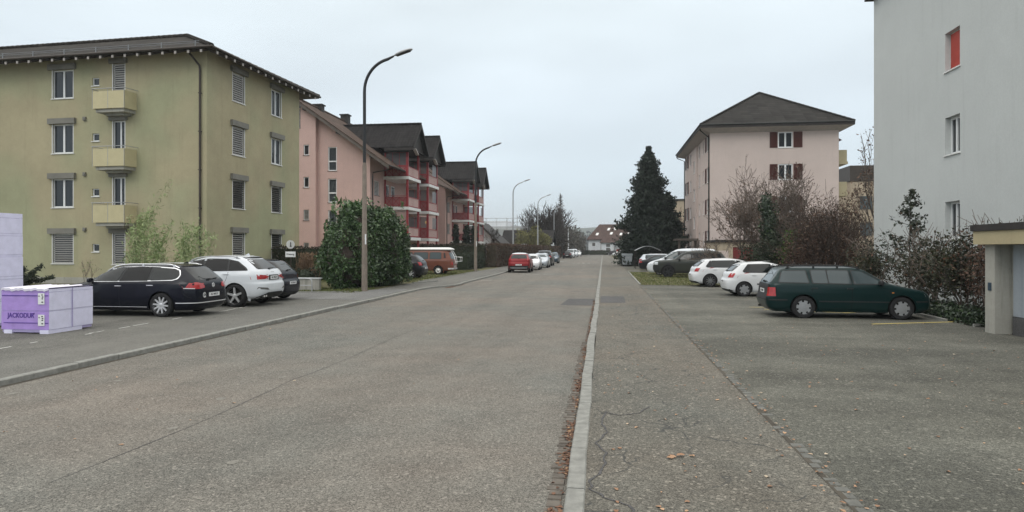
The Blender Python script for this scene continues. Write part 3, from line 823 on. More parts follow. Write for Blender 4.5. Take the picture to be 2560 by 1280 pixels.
                cur.location = (x, y, s.r); cur.rotation_euler = (0, R.uniform(0, 6), 0 if sg > 0 else math.pi)
    def mirrors(s, x, z, mat='black_plastic', size=(.10, .20, .13)):
        for sg in (1, -1):
            m = MB(); y = sg * (s.B.ys(x, z) + size[1] * .62)
            for r_, d in ((.0, -.5), (.86, -.42), (1, 0), (.8, .4), (.45, .5)):
                pass
            n = 12; V = []; F = []
            prof = [(.55, -.5), (.92, -.42), (1, 0), (.78, .38), (.35, .5)]
            for q, dx in prof:
                for k in range(n):
                    a = 2 * math.pi * (k + .5) / n; c_, s_ = math.cos(a), math.sin(a)
                    V.append((x + dx * size[0], y + size[1] * .5 * q * math.copysign(abs(c_) ** .6, c_), z + .03 + size[2] * .5 * q * math.copysign(abs(s_) ** .6, s_)))
            for i in range(len(prof) - 1):
                for k in range(n):
                    a = i * n + k; b_ = i * n + (k + 1) % n; F.append((a, b_, b_ + n, a + n))
            F.append(tuple(range(n))); F.append(tuple(range(n * 4, n * 5))); m._add(V, F)
            m.bar((x, sg * (s.B.ys(x, z) - .02), z - .01), (x, y, z), .04, .03)
            m.build('wing_mirror', mat, s.root, angle=50)
    def handles(s, P, mat, L=.17, keyslot=True):
        for x, z in P:
            for sg in (1, -1):
                m = MB(); a = (x - L / 2, sg * (s.B.ys(x - L / 2, z) + .02), z); c = (x + L / 2, sg * (s.B.ys(x + L / 2, z) + .02), z)
                m.bar(a, c, .022, .022); m.build('door_handle', mat, s.root)
    def rails(s, x0, x1, y, mat, h=.05, r=.016, feet=()):
        for sg in (1, -1):
            m = MB(); P = []; n = 16
            for i in range(n + 1):
                t = i / n; x = x0 + (x1 - x0) * t; z = s.roofz(x, y); lift = h * min(1, min(t, 1 - t) * 9)
                P.append((x, sg * y, z + lift + .005))
            m.tube(P, r, 8)
            for f in feet:
                x = x0 + (x1 - x0) * f; z = s.roofz(x, y); m.bar((x, sg * y, z - .01), (x, sg * y, z + h + .01), .03, .05)
            m.build('roof_rail', mat, s.root, angle=50)
    def roofz(s, x, y):
        lo, hi = .9, s.B.z1
        for _ in range(22):
            mid = (lo + hi) / 2; c, a, b, p = s.B.sl(mid)
            inside = abs(x - c) < a and abs(y) < b * (1 - (abs(x - c) / a) ** p) ** (1 / p)
            if inside: lo = mid
            else: hi = mid
        return lo
    def plate(s, txt, z, e=-1, y=0.0, w=.50, h=.11, parent=None):
        x = s.B.xs(y, z, e) + .016 * e; m = MB(); m.box(x - .006, x + .006, y - w / 2, y + w / 2, z - h / 2, z + h / 2)
        pl = m.build('number_plate', 'plate_white', s.root)
        Mx = Matrix(((0, 0, -1 if e < 0 else 1, x + .007 * e), (-1 if e < 0 else 1, 0, 0, y), (0, 1, 0, z), (0, 0, 0, 1)))
        text_mesh('lettering', txt, h * .78, Mx, 'ink', pl, bold=.002, sx=.92)
        return pl
    def wiper(s, y0, z0, y1, z1, e=-1):
        m = MB(); n = 6
        P = [(s.B.xs(y0 + (y1 - y0) * i / n, z0 + (z1 - z0) * i / n, e) + .028 * e, y0 + (y1 - y0) * i / n, z0 + (z1 - z0) * i / n) for i in range(n + 1)]
        m.tube(P, .009, 6); m.obox(P[0], (.04, .09, .05), Matrix.Identity(3)); m.build('rear_wiper', 'black_plastic', s.root)
    def screen(s, name, z0, z1, k0, k1, e, mat, off=.006, rnd=.05):
        b0, b1 = s.B.sl(z0)[2], s.B.sl(z1)[2]
        return s.end(name, [(-k0 * b0, z0), (k0 * b0, z0), (k1 * b1, z1), (-k1 * b1, z1)], mat, e, off, rnd=rnd)
    def seams(s, lines, mat='arch_black', w=.010):
        for path in lines:
            for sg in (1, -1):
                m = MB(); P = []
                for a, c in zip(path, path[1:]):
                    k = max(1, int(math.dist(a, c) / .10)); P += [(a[0] + (c[0] - a[0]) * i / k, a[1] + (c[1] - a[1]) * i / k) for i in range(k)]
                P.append(path[-1])
                for a, c in zip(P, P[1:]):
                    d = Vector((c[0] - a[0], c[1] - a[1])).normalized(); nx, nz = -d.y * w / 2, d.x * w / 2
                    Q = [(a[0] + nx, a[1] + nz), (a[0] - nx, a[1] - nz), (c[0] - nx, c[1] - nz), (c[0] + nx, c[1] + nz)]
                    m._add([(x, sg * (s.B.ys(x, z) + .0025), z) for x, z in Q], [(0, 1, 2, 3)])
                m.build('door_seam', mat, s.root)

def spoiler(c, z, k, mat, L=.16, t=.035, x=None):
    b = c.B.sl(z)[2] * k; m = MB(); n = 10; x0 = c.B.xs(0, z, -1) + .10 if x is None else x
    V = []
    for i in range(n + 1):
        y = -b + 2 * b * i / n; q = (abs(y) / b) ** 3 * .07
        V += [(x0 + .02, y, z + t * .6 - q * .4), (x0 - L + q, y, z - q * .4), (x0 - L + q, y, z - t - q * .4), (x0 + .02, y, z - t)]
    F = []
    for i in range(n):
        for k_ in range(4):
            a = 4 * i + k_; d = 4 * i + (k_ + 1) % 4; F.append((a, d, d + 4, a + 4))
    F += [(0, 1, 2, 3), tuple(range(4 * n, 4 * n + 4))]
    m._add(V, F); return m.build('roof_spoiler', mat, c.root, angle=50)

# ---- 1 dark estate ------------------------------------------------
def dark_estate():
    B = Body(nose=[(.17, 2.20), (.28, 2.33), (.50, 2.385), (.62, 2.36), (.72, 2.25), (.80, 2.00), (.88, 1.60), (.95, 1.22), (1.00, 1.05), (1.20, .72), (1.38, .33), (1.44, .08), (1.47, -.25), (1.485, -.55)],
             tail=[(.17, -2.18), (.28, -2.33), (.50, -2.385), (.70, -2.375), (.92, -2.33), (1.00, -2.28), (1.20, -2.08), (1.34, -1.93), (1.40, -1.84), (1.445, -1.66), (1.47, -1.3), (1.485, -.9)],
             width=[(.17, .80), (.26, .875), (.45, .90), (.65, .91), (.80, .90), (.92, .875), (.98, .845), (1.20, .735), (1.36, .645), (1.42, .575), (1.46, .44), (1.485, .2)], zbelt=1.0)
    c = Car('parked_car', 'black navy estate car with chrome trim and white CH sticker, behind the foam boards', (-13.55, 17.75, 0), 180, 'paint_navy', B, (1.36, -1.355), .335)
    top = [(.93, 1.02), (.70, 1.17), (.40, 1.31), (.05, 1.385), (-.5, 1.405), (-1.05, 1.40), (-1.62, 1.365), (-1.78, 1.30), (-1.84, 1.16), (-1.80, 1.06), (-1.66, 1.015)]
    bot = [(-1.66, 1.015), (-.6, .985), (.93, .965)]
    c.side('window_trim', rounded(top + bot[1:], .03), 'chrome', off=.003)
    c.side('window_surround', rounded([(x * .985 - .012, z - .022) for x, z in top[:6]] + [(-1.61, 1.343), (-1.755, 1.285), (-1.815, 1.16), (-1.775, 1.08), (-1.65, 1.04), (-.6, 1.006), (.90, .985)], .03), 'black_plastic', off=.006)
    fr = [(.88, .985), (.88, 1.03), (.68, 1.16), (.38, 1.29), (.02, 1.362), (-.10, 1.367), (.02, .99)]
    c.side('door_window', fr, 'car_glass', off=.010, sep=True)
    c.side('door_window', [(-.04, .99), (-.17, 1.37), (-.5, 1.382), (-.92, 1.38), (-.90, 1.005)], 'tinted_glass', off=.010, sep=True)
    c.side('rear_side_window', rounded([(-.97, 1.01), (-.99, 1.378), (-1.6, 1.343), (-1.755, 1.28), (-1.80, 1.16), (-1.765, 1.07), (-1.64, 1.035)], .05), 'car_glass', off=.010, sep=True)
    c.screen('rear_window', 1.02, 1.35, .74, .86, -1, 'car_glass'); c.screen('windscreen', 1.02, 1.38, .80, .88, 1, 'car_glass')
    spoiler(c, 1.425, .92, 'paint_navy', .14, .03, -1.72)
    c.light('tail_light', [(.40, .86), (.42, .80), (.60, .78), (.86, .78), (.86, .94), (.66, .965), (.48, .93)], [(-2.06, .81), (-2.14, .95), (-2.34, .93), (-2.34, .78), (-2.10, .785)], 'lens_red')
    c.strip('lamp_strip', [(-2.02, .80), (-2.28, .79)], .018, 'plate_white', off=.014)
    c.light('headlight', [(.45, .62), (.84, .66), (.84, .76), (.5, .72)], [(1.95, .72), (2.2, .64), (2.2, .74), (1.98, .79)], 'lens_clear', 1)
    c.strip('chrome_strip', [(-1.80, .39), (-2.3, .39)], .024, 'chrome', off=.016); c.hbar('chrome_strip', -.84, .84, .39, .024, 'chrome', -1, .016)
    c.strip('chrome_strip', [(.98, .275), (-.92, .275)], .012, 'chrome', off=.004)
    c.end('tailgate_recess', [(-.34, .52), (.34, .52), (.36, .72), (-.36, .72)], 'paint_navy', off=.004)
    c.plate('AG 460131', .60, -1, w=.50)
    m = MB(); x = c.B.xs(.36, .58, -1) - .012; m.lathe([(.001, 0), (.075, 0), (.075, .006)], 28, 'y'); 
    m2 = MB(); 
    for v in m.v: m2.v.append((x - v[1], .47 + v[0], .60 + v[2]))
    m2.f = m.f; m2.mi = m.mi; st = m2.build('oval_sticker', 'plate_white', c.root)
    text_mesh('lettering', 'CH', .085, Matrix(((0, 0, -1, x - .010), (-1, 0, 0, .47), (0, 1, 0, .60), (0, 0, 0, 1))), 'ink', st, bold=.004)
    # round chrome badge: ring with a V above a W
    m = MB(); x = c.B.xs(0, .84, -1) - .014; n = 28
    ring = [(x, math.cos(2 * math.pi * k / n) * .058, .86 + math.sin(2 * math.pi * k / n) * .058) for k in range(n + 1)]; m.tube(ring, .006, 6)
    for a, d in (((-.028, .045), (0, .004)), ((0, .004), (.028, .045)), ((-.05, .02), (-.026, -.048)), ((-.026, -.048), (0, -.006)), ((0, -.006), (.026, -.048)), ((.026, -.048), (.05, .02))):
        m.bar((x, a[0], .86 + a[1]), (x, d[0], .86 + d[1]), .008, .012)
    m.build('badge', 'chrome', c.root)
    c.wiper(.10, 1.03, -.36, 1.06); c.rails(.50, -1.72, .60, 'chrome', .055, .017, (.08, .5, .93))
    c.wheels('alloy', 'alloy', 10, .215, .235, .062); c.mirrors(.80, .98, 'paint_navy'); c.handles([(-.05, .86), (-1.02, .88)], 'chrome', .19)
    c.seams([[(-.10, .97), (-.08, .6), (-.10, .30)], [(-.95, 1.0), (-.93, .82), (-1.0, .66)], [(.95, .95), (1.0, .6), (.97, .32)], [(-1.95, .72), (-2.10, .56), (-2.3, .52)]])
    c.arches('paint_navy', .018, .006)
    m = MB(); m.prism([(-1.42, -.006, 1.48), (-1.56, -.006, 1.53), (-1.60, -.006, 1.465)], (0, .012, 0)); m.build('aerial_fin', 'black_plastic', c.root)
    return c
dark_estate()

# ---- 2 white SUV -------------------------------------------------
def white_suv():
    B = Body(nose=[(.24, 1.98), (.36, 2.12), (.6, 2.19), (.80, 2.16), (.92, 1.98), (1.0, 1.60), (1.07, 1.20), (1.12, 1.00), (1.35, .62), (1.49, .25), (1.55, -.05), (1.585, -.35), (1.60, -.6)],
             tail=[(.24, -1.96), (.34, -2.13), (.55, -2.20), (.72, -2.19), (.78, -2.14), (.95, -2.13), (1.08, -2.07), (1.16, -2.00), (1.32, -1.80), (1.46, -1.60), (1.52, -1.48), (1.57, -1.2), (1.60, -.8)],
             width=[(.24, .82), (.34, .89), (.55, .915), (.75, .92), (.95, .905), (1.08, .865), (1.15, .83), (1.35, .725), (1.47, .645), (1.54, .56), (1.58, .42), (1.60, .2)], p=6.5, zbelt=1.1)
    c = Car('parked_car', 'white compact SUV with tinted windows and grey twin-spoke wheels, parked between two dark cars', (-13.22, 20.98, 0), 180, 'paint_carwhite', B, (1.31, -1.295), .355)
    c.side('window_surround', rounded([(.92, 1.08), (.58, 1.31), (.25, 1.455), (-.3, 1.505), (-.9, 1.495), (-1.30, 1.42), (-1.62, 1.22), (-1.70, 1.13)], .04), 'black_plastic', off=.003)
    c.side('door_window', [(.86, 1.10), (.56, 1.30), (.25, 1.435), (-.12, 1.475), (-.10, 1.105)], 'tinted_glass', off=.009, sep=True)
    c.side('door_window', [(-.18, 1.105), (-.20, 1.480), (-.6, 1.485), (-.93, 1.472), (-1.0, 1.12)], 'tinted_glass', off=.009, sep=True)
    c.side('rear_side_window', rounded([(-1.06, 1.12), (-1.00, 1.465), (-1.28, 1.395), (-1.60, 1.19), (-1.62, 1.14)], .03), 'tinted_glass', off=.009, sep=True)
    c.screen('rear_window', 1.17, 1.48, .82, .86, -1, 'tinted_glass'); c.screen('windscreen', 1.14, 1.48, .82, .88, 1, 'tinted_glass')
    spoiler(c, 1.545, .93, 'black_plastic', .16, .03, -1.37); spoiler(c, 1.568, .93, 'paint_carwhite', .15, .025, -1.34)
    c.light('tail_light', [(.30, .93), (.50, .87), (.86, .85), (.86, 1.01), (.50, .985)], [(-1.98, .97), (-2.12, 1.01), (-2.14, .86), (-2.05, .87)], 'lens_red')
    c.end('plate_recess', rounded([(-.33, .82), (.33, .82), (.31, .985), (-.31, .985)], .02), 'black_plastic', off=.004)
    c.plate('AG 395314', .90, -1, w=.46)
    c.light('rear_reflector', [(.40, .52), (.82, .56), (.80, .62), (.50, .59)], None, 'slat_dark')
    c.end('bumper_skirt', [(-.80, .245), (.80, .245), (.70, .36), (.45, .44), (-.45, .44), (-.70, .36)], 'black_plastic', off=.012)
    m = MB()
    for y in (.48, .58): m.tube([(c.B.xs(y, .33, -1) + .05, y, .33), (c.B.xs(y, .33, -1) - .03, y, .33)], .032, 12)
    m.build('exhaust_pipes', 'chrome', c.root)
    m = MB(); x = c.B.xs(0, 1.08, -1) - .012; n = 20
    for k in range(4): m.tube([(x, .075 - .05 * k + math.cos(2 * math.pi * i / n) * .028, 1.06 + math.sin(2 * math.pi * i / n) * .028) for i in range(n + 1)], .0045, 6)
    m.build('badge', 'chrome', c.root)
    c.light('headlight', [(.45, .80), (.86, .82), (.86, .93), (.5, .88)], [(1.85, .88), (2.0, .82), (2.0, .92)], 'lens_clear', 1)
    c.arches('paint_carwhite', .075, .018); c.wheels('alloy', 'alloy', 5, .225, .255, .085)
    c.rails(.45, -1.30, .60, 'galvanised', .05, .018, (.06, .94)); c.mirrors(.78, 1.09, 'paint_carwhite'); c.handles([(-.10, 1.0), (-.98, 1.02)], 'paint_carwhite', .2)
    c.seams([[(-.14, 1.09), (-.12, .7), (-.16, .36)], [(-1.05, 1.10), (-1.02, .9), (-.95, .74), (-.86, .5)], [(.95, 1.05), (.98, .7), (.95, .38)]])
    c.wiper(.06, 1.18, -.30, 1.21); c.root.scale = (1.03, 1.03, 1.05)
    m = MB(); m.prism([(-1.12, -.01, 1.60), (-1.26, -.01, 1.665), (-1.30, -.01, 1.59)], (0, .02, 0)); m.build('aerial_fin', 'paint_carwhite', c.root)
white_suv()

# ---- generic hatchback -------------------------------------------
def hatch(name, label, loc, head, paint, L=4.0, W=1.74, H=1.48, wb=2.50, r=.31, rim=('alloy', 'alloy', 7, .06), tail='round', glassm='car_glass', cat='car', group=None, plate='AG 505104', detail=True, rail=None, boxy=0.0, fine=True):
    h = L / 2; k = H / 1.48; w = W / 2
    f = lambda z: round(z * k, 4)
    rear = {'round': [(.18, -h + .16), (.30, -h + .04), (.55, -h), (.68, -h + .03), (.74, -h + .07), (.95, -h + .13), (1.03, -h + .19), (1.20, -h + .37), (1.34, -h + .54), (1.40, -h + .70), (1.45, -h + 1.1), (1.48, -h + 1.7)],
            'steep': [(.18, -h + .14), (.30, -h + .04), (.55, -h), (.70, -h + .02), (.90, -h + .06), (1.02, -h + .10), (1.20, -h + .22), (1.34, -h + .34), (1.41, -h + .48), (1.455, -h + .9), (1.48, -h + 1.6)]}[tail]
    nose = [(.18, h - .18), (.30, h - .05), (.52, h), (.66, h - .04), (.76, h - .20), (.84, h - .50), (.92, h - .86), (.985, h - 1.10), (1.03, h - 1.22), (1.20, h - 1.47), (1.36, h - 1.78), (1.42, h - 2.02), (1.46, h - 2.3), (1.48, -h + 1.9)]
    B = Body([(f(z), x) for z, x in nose], [(f(z), x) for z, x in rear],
             [(f(.18), w * .88), (f(.28), w * .955), (f(.5), w * .99), (f(.7), w), (f(.9), w * .975), (f(1.0), w * .93), (f(1.2), w * .82), (f(1.36), w * .72), (f(1.42), w * .63), (f(1.46), w * .45), (f(1.48), w * .2)], p=6.5, zbelt=f(1.0))
    fa = h - .82; c = Car(name, label, loc, head, paint, B, (fa, fa - wb), r, group=group, cat=cat)
    rx = lambda z: B.ft(f(z))
    zb, zt = f(1.01), f(1.36); xb = -h + .62; xt = rx(1.34) + .30; fx0 = B.fn(f(1.06)) - .16; fx1 = B.fn(f(1.34)) - .13
    c.side('window_surround', rounded([(fx0 + .05, zb - .015), (fx1, zt + .01), (-.1, zt + .022), (xt, zt), (xb - .02, zb + .05), (xb + .05, zb - .01)], .03), 'black_plastic', off=.003)
    mid = fa - wb * .52
    c.side('door_window', [(fx0, zb), (fx1, zt - .005), (mid + .03, zt + .006), (mid + .05, zb)], glassm, off=.009, sep=fine)
    c.side('door_window', [(mid - .03, zb), (mid - .05, zt + .004), (xt + .12, zt - .012), (xb + .20, zb + .02)], glassm, off=.009, sep=fine)
    c.screen('rear_window', f(1.05), f(1.35), .80, .84, -1, glassm); c.screen('windscreen', f(1.05), f(1.38), .84, .88, 1, glassm)
    c.light('tail_light', [(w * .60, f(.80)), (w * .95, f(.78)), (w * .95, f(1.0)), (w * .72, f(.98))], [(-h + .34, f(.97)), (-h + .16, f(.98)), (-h + .12, f(.79)), (-h + .24, f(.80))], 'lens_red')
    c.light('headlight', [(w * .48, f(.64)), (w * .94, f(.67)), (w * .94, f(.80)), (w * .6, f(.76))], [(h - .50, f(.82)), (h - .28, f(.80)), (h - .22, f(.67))], 'lens_clear', 1)
    c.end('grille', rounded([(-.42, f(.30)), (.42, f(.30)), (.46, f(.42)), (-.46, f(.42))], .03), 'black_plastic', 1, off=.008)
    c.end('bumper_skirt', [(-w * .85, f(.19)), (w * .85, f(.19)), (w * .8, f(.30)), (-w * .8, f(.30))], 'black_plastic', -1, off=.010)
    if plate: c.plate(plate, f(.62), -1); c.plate(plate, f(.48), 1, w=.30, h=.08)
    c.wheels(rim[0], rim[1], rim[2], .20, r * .68, rim[3]); c.mirrors(fx0 - .08, f(.99), paint)
    if fine:
        c.handles([(mid + .10, f(.88)), (xb + .42, f(.90))], paint, .17)
        c.seams([[(mid, f(.99)), (mid + .02, f(.6)), (mid, f(.30))], [(fx0 + .02, f(.96)), (fx0 + .08, f(.6)), (fx0, f(.32))]])
        c.arches(paint, .02, .006); spoiler(c, f(1.425), .88, paint, .13, .03, rx(1.40) + .10); c.wiper(.05, f(1.06), -.28, f(1.09))
    if rail: c.rails(fx1 - .1, xt + .1, w * .66, rail, .04, .014, (.1, .9))
    return c

hatch('parked_car', 'dark blue hatchback with black bumper, parked on the far side of the white SUV', (-13.45, 23.1, 0), 180, 'paint_navy', 4.15, 1.80, 1.56, 2.55, .325, tail='round', glassm='car_glass', plate='AG 505104')
# white hatch with sill lines, right lot
c = hatch('parked_car', 'white hatchback with red tail light and dark ten-spoke wheels, parked beside the dark SUV', (6.55, 34.75, 0), 4, 'paint_white2', 4.32, 1.77, 1.43, 2.69, .315, rim=('alloy', 'alloy_grey', 10, .055), tail='round', plate='AG 88257')
c = hatch('parked_car', 'small old white hatchback with white plastic hubcaps, beside the green estate', (6.75, 28.10, 0), 3, 'paint_white2', 3.80, 1.64, 1.40, 2.32, .285, rim=('cap', 'hubcap', 6, .62), tail='round', glassm='car_glass', plate='AG 17462')
c.strip('rub_strip', [(.9, .50), (-.75, .50)], .05, 'black_plastic')

# ---- green estate ------------------------------------------------
def green_estate():
    B = Body(nose=[(.18, 1.86), (.28, 1.99), (.45, 2.03), (.60, 2.01), (.68, 1.97), (.76, 1.87), (.83, 1.58), (.90, 1.25), (.95, 1.05), (1.0, .93), (1.20, .62), (1.34, .36), (1.385, .15), (1.41, -.1), (1.42, -.3)],
             tail=[(.18, -1.98), (.28, -2.11), (.45, -2.16), (.56, -2.155), (.62, -2.12), (.90, -2.08), (.98, -2.04), (1.15, -1.91), (1.31, -1.79), (1.37, -1.70), (1.40, -1.4), (1.42, -.8)],
             width=[(.18, .77), (.28, .825), (.5, .84), (.68, .845), (.82, .835), (.92, .815), (.97, .79), (1.15, .71), (1.31, .635), (1.37, .57), (1.40, .44), (1.42, .2)], p=11, ptop=8, zbelt=.95)
    c = Car('parked_car', 'dark green estate car with silver hubcaps and roof rails, nearest the grey garage', (6.65, 19.72, 0), -2, 'paint_green', B, (1.27, -1.20), .305)
    for q in ([(-1.83, .985), (-1.72, 1.285), (-1.13, 1.30), (-1.06, .975)], [(-.95, .97), (-.99, 1.305), (-.60, 1.308), (-.57, .965)], [(-.54, .965), (-.57, 1.308), (-.04, 1.305), (.02, .955)]):
        c.side('window_seal', rounded([(x + (-.025 if i < 2 else .025), z + (-.022 if i in (0, 3) else .022)) for i, (x, z) in enumerate(q)], .05), 'black_plastic', off=.003)
        c.side('door_window', rounded(q, .035), 'pale_glass', off=.009, sep=True)
    c.side('window_seal', rounded([(.07, .935), (.02, 1.325), (.30, 1.315), (.62, 1.13), (.93, .95), (.93, .93)], .04), 'black_plastic', off=.003)
    c.side('door_window', rounded([(.10, .96), (.05, 1.30), (.28, 1.29), (.58, 1.12), (.86, .955)], .03), 'pale_glass', off=.009, sep=True)
    c.screen('rear_window', .97, 1.30, .86, .88, -1, 'pale_glass'); c.screen('windscreen', .99, 1.33, .86, .90, 1, 'car_glass')
    c.light('tail_light', [(.62, .60), (.81, .60), (.80, .84), (.62, .84)], [(-1.92, .60), (-2.06, .60), (-2.045, .84), (-1.93, .84)], 'lens_red')
    c.light('headlight', [(.45, .62), (.80, .62), (.80, .76), (.46, .76)], None, 'lens_clear', 1)
    c.end('tailgate', rounded([(-.60, .50), (.60, .50), (.61, .93), (-.61, .93)], .03), 'black_plastic', off=.008)
    c.plate('AG 21640', .72, -1, y=.0)
    c.hbar('bumper_strip', -.80, .80, .50, .035, 'black_plastic'); c.strip('bumper_strip', [(-1.62, .50), (-2.10, .50)], .035, 'black_plastic')
    c.strip('rub_strip', [(.95, .47), (-.80, .47)], .03, 'black_plastic', off=.004); c.strip('bumper_strip', [(1.62, .49), (2.05, .49)], .035, 'black_plastic')
    m = MB(); m.box(1.02, 1.07, -c.B.ys(1.04, .72) - .006, -c.B.ys(1.04, .72) + .01, .71, .735); m.build('indicator', 'lens_orange', c.root)
    c.rails(.30, -1.62, .57, 'black_plastic', .05, .013, (.03, .30, .62, .97)); c.mirrors(.74, .96, 'black_plastic', (.12, .19, .13)); c.handles([(-.02, .82), (-.92, .83)], 'black_plastic', .16)
    c.seams([[(.04, .95), (.03, .6), (.02, .27)], [(-.99, .96), (-.97, .78), (-1.02, .62)], [(.98, .90), (1.0, .6), (.98, .28)], [(-1.93, 1.33), (-1.90, .98), (-1.90, .56)]])
    c.wheels('cap', 'hubcap', 7, .185, .195, .66); c.arches('paint_green', .02, .008); c.wiper(.04, .985, -.3, 1.0)
    m = MB(); m.box(-2.14, -1.95, .45, .52, .22, .27); m.build('exhaust_pipe', 'alloy_dark', c.root)
    # interior sunshade seen through the front door glass
    return c
green_estate()

# ---- big dark SUV (nose to the street) ---------------------------
def big_suv():
    B = Body(nose=[(.30, 2.22), (.42, 2.34), (.65, 2.40), (.95, 2.37), (1.06, 2.30), (1.12, 1.95), (1.16, 1.30), (1.20, 1.10), (1.40, .80), (1.66, .38), (1.74, .10), (1.785, -.3), (1.80, -.6)],
             tail=[(.30, -2.22), (.42, -2.36), (.7, -2.40), (1.15, -2.36), (1.35, -2.22), (1.62, -1.98), (1.70, -1.88), (1.75, -1.7), (1.785, -1.3), (1.80, -.9)],
             width=[(.30, .88), (.40, .935), (.7, .965), (.95, .97), (1.10, .945), (1.18, .90), (1.40, .815), (1.62, .73), (1.72, .65), (1.775, .48), (1.80, .22)], p=12, ptop=9, zbelt=1.15)
    c = Car('parked_car', 'large dark grey SUV with black wheels, parked in front of the white passenger van', (5.75, 45.35, 0), 174, 'paint_olivegrey', B, (1.42, -1.33), .385, cat='car')
    c.side('window_surround', rounded([(.98, 1.17), (.45, 1.60), (.30, 1.655), (-1.6, 1.64), (-1.95, 1.55), (-2.05, 1.30), (-2.0, 1.20)], .05), 'black_plastic', off=.003)
    c.side('door_window', [(.90, 1.20), (.42, 1.57), (.28, 1.625), (-.05, 1.63), (-.02, 1.20)], 'car_glass', off=.009, sep=True)
    c.side('door_window', [(-.10, 1.20), (-.13, 1.63), (-1.05, 1.625), (-1.08, 1.22)], 'tinted_glass', off=.009, sep=True)
    c.side('rear_side_window', [(-1.16, 1.23), (-1.13, 1.62), (-1.6, 1.61), (-1.88, 1.53), (-1.95, 1.30)], 'tinted_glass', off=.009, sep=True)
    c.screen('windscreen', 1.21, 1.66, .86, .9, 1, 'pale_glass'); c.screen('rear_window', 1.25, 1.62, .84, .86, -1, 'tinted_glass')
    c.light('headlight', [(.52, .84), (.94, .84), (.93, 1.05), (.53, 1.05)], [(2.08, .85), (2.37, .85), (2.35, 1.04), (2.06, 1.04)], 'lens_clear', 1)
    c.end('grille', rounded([(-.50, .84), (.50, .84), (.50, 1.0), (-.50, 1.0)], .02), 'black_plastic', 1, off=.01)
    c.end('bumper', [(-.90, .32), (.90, .32), (.94, .80), (-.94, .80)], 'black_plastic', 1, off=.012)
    c.side('bumper_corner', [(2.02, .32), (2.30, .36), (2.34, .80), (1.92, .80)], 'black_plastic', off=.012)
    c.side('side_vent', [(1.30, .82), (1.48, .82), (1.46, .98), (1.28, .98)], 'black_plastic', off=.008)
    c.side('sill', [(-.85, .31), (.92, .31), (.92, .46), (-.85, .46)], 'black_plastic', off=.010)
    c.light('tail_light', [(.7, .9), (.93, .9), (.9, 1.15), (.7, 1.15)], [(-2.2, .9), (-2.33, .9), (-2.3, 1.12), (-2.2, 1.12)], 'lens_red')
    c.arches('black_plastic', .06, .016); c.wheels('alloy', 'alloy_dark', 6, .25, .26, .10); c.mirrors(.70, 1.20, 'black_plastic', (.14, .24, .19)); c.handles([(-.05, 1.08), (-1.08, 1.10)], 'black_plastic')
    c.seams([[(-.06, 1.18), (-.04, .8), (-.06, .48)], [(1.0, 1.13), (1.02, .8), (1.0, .48)]]); c.plate('AG 90214', .62, 1)
big_suv()

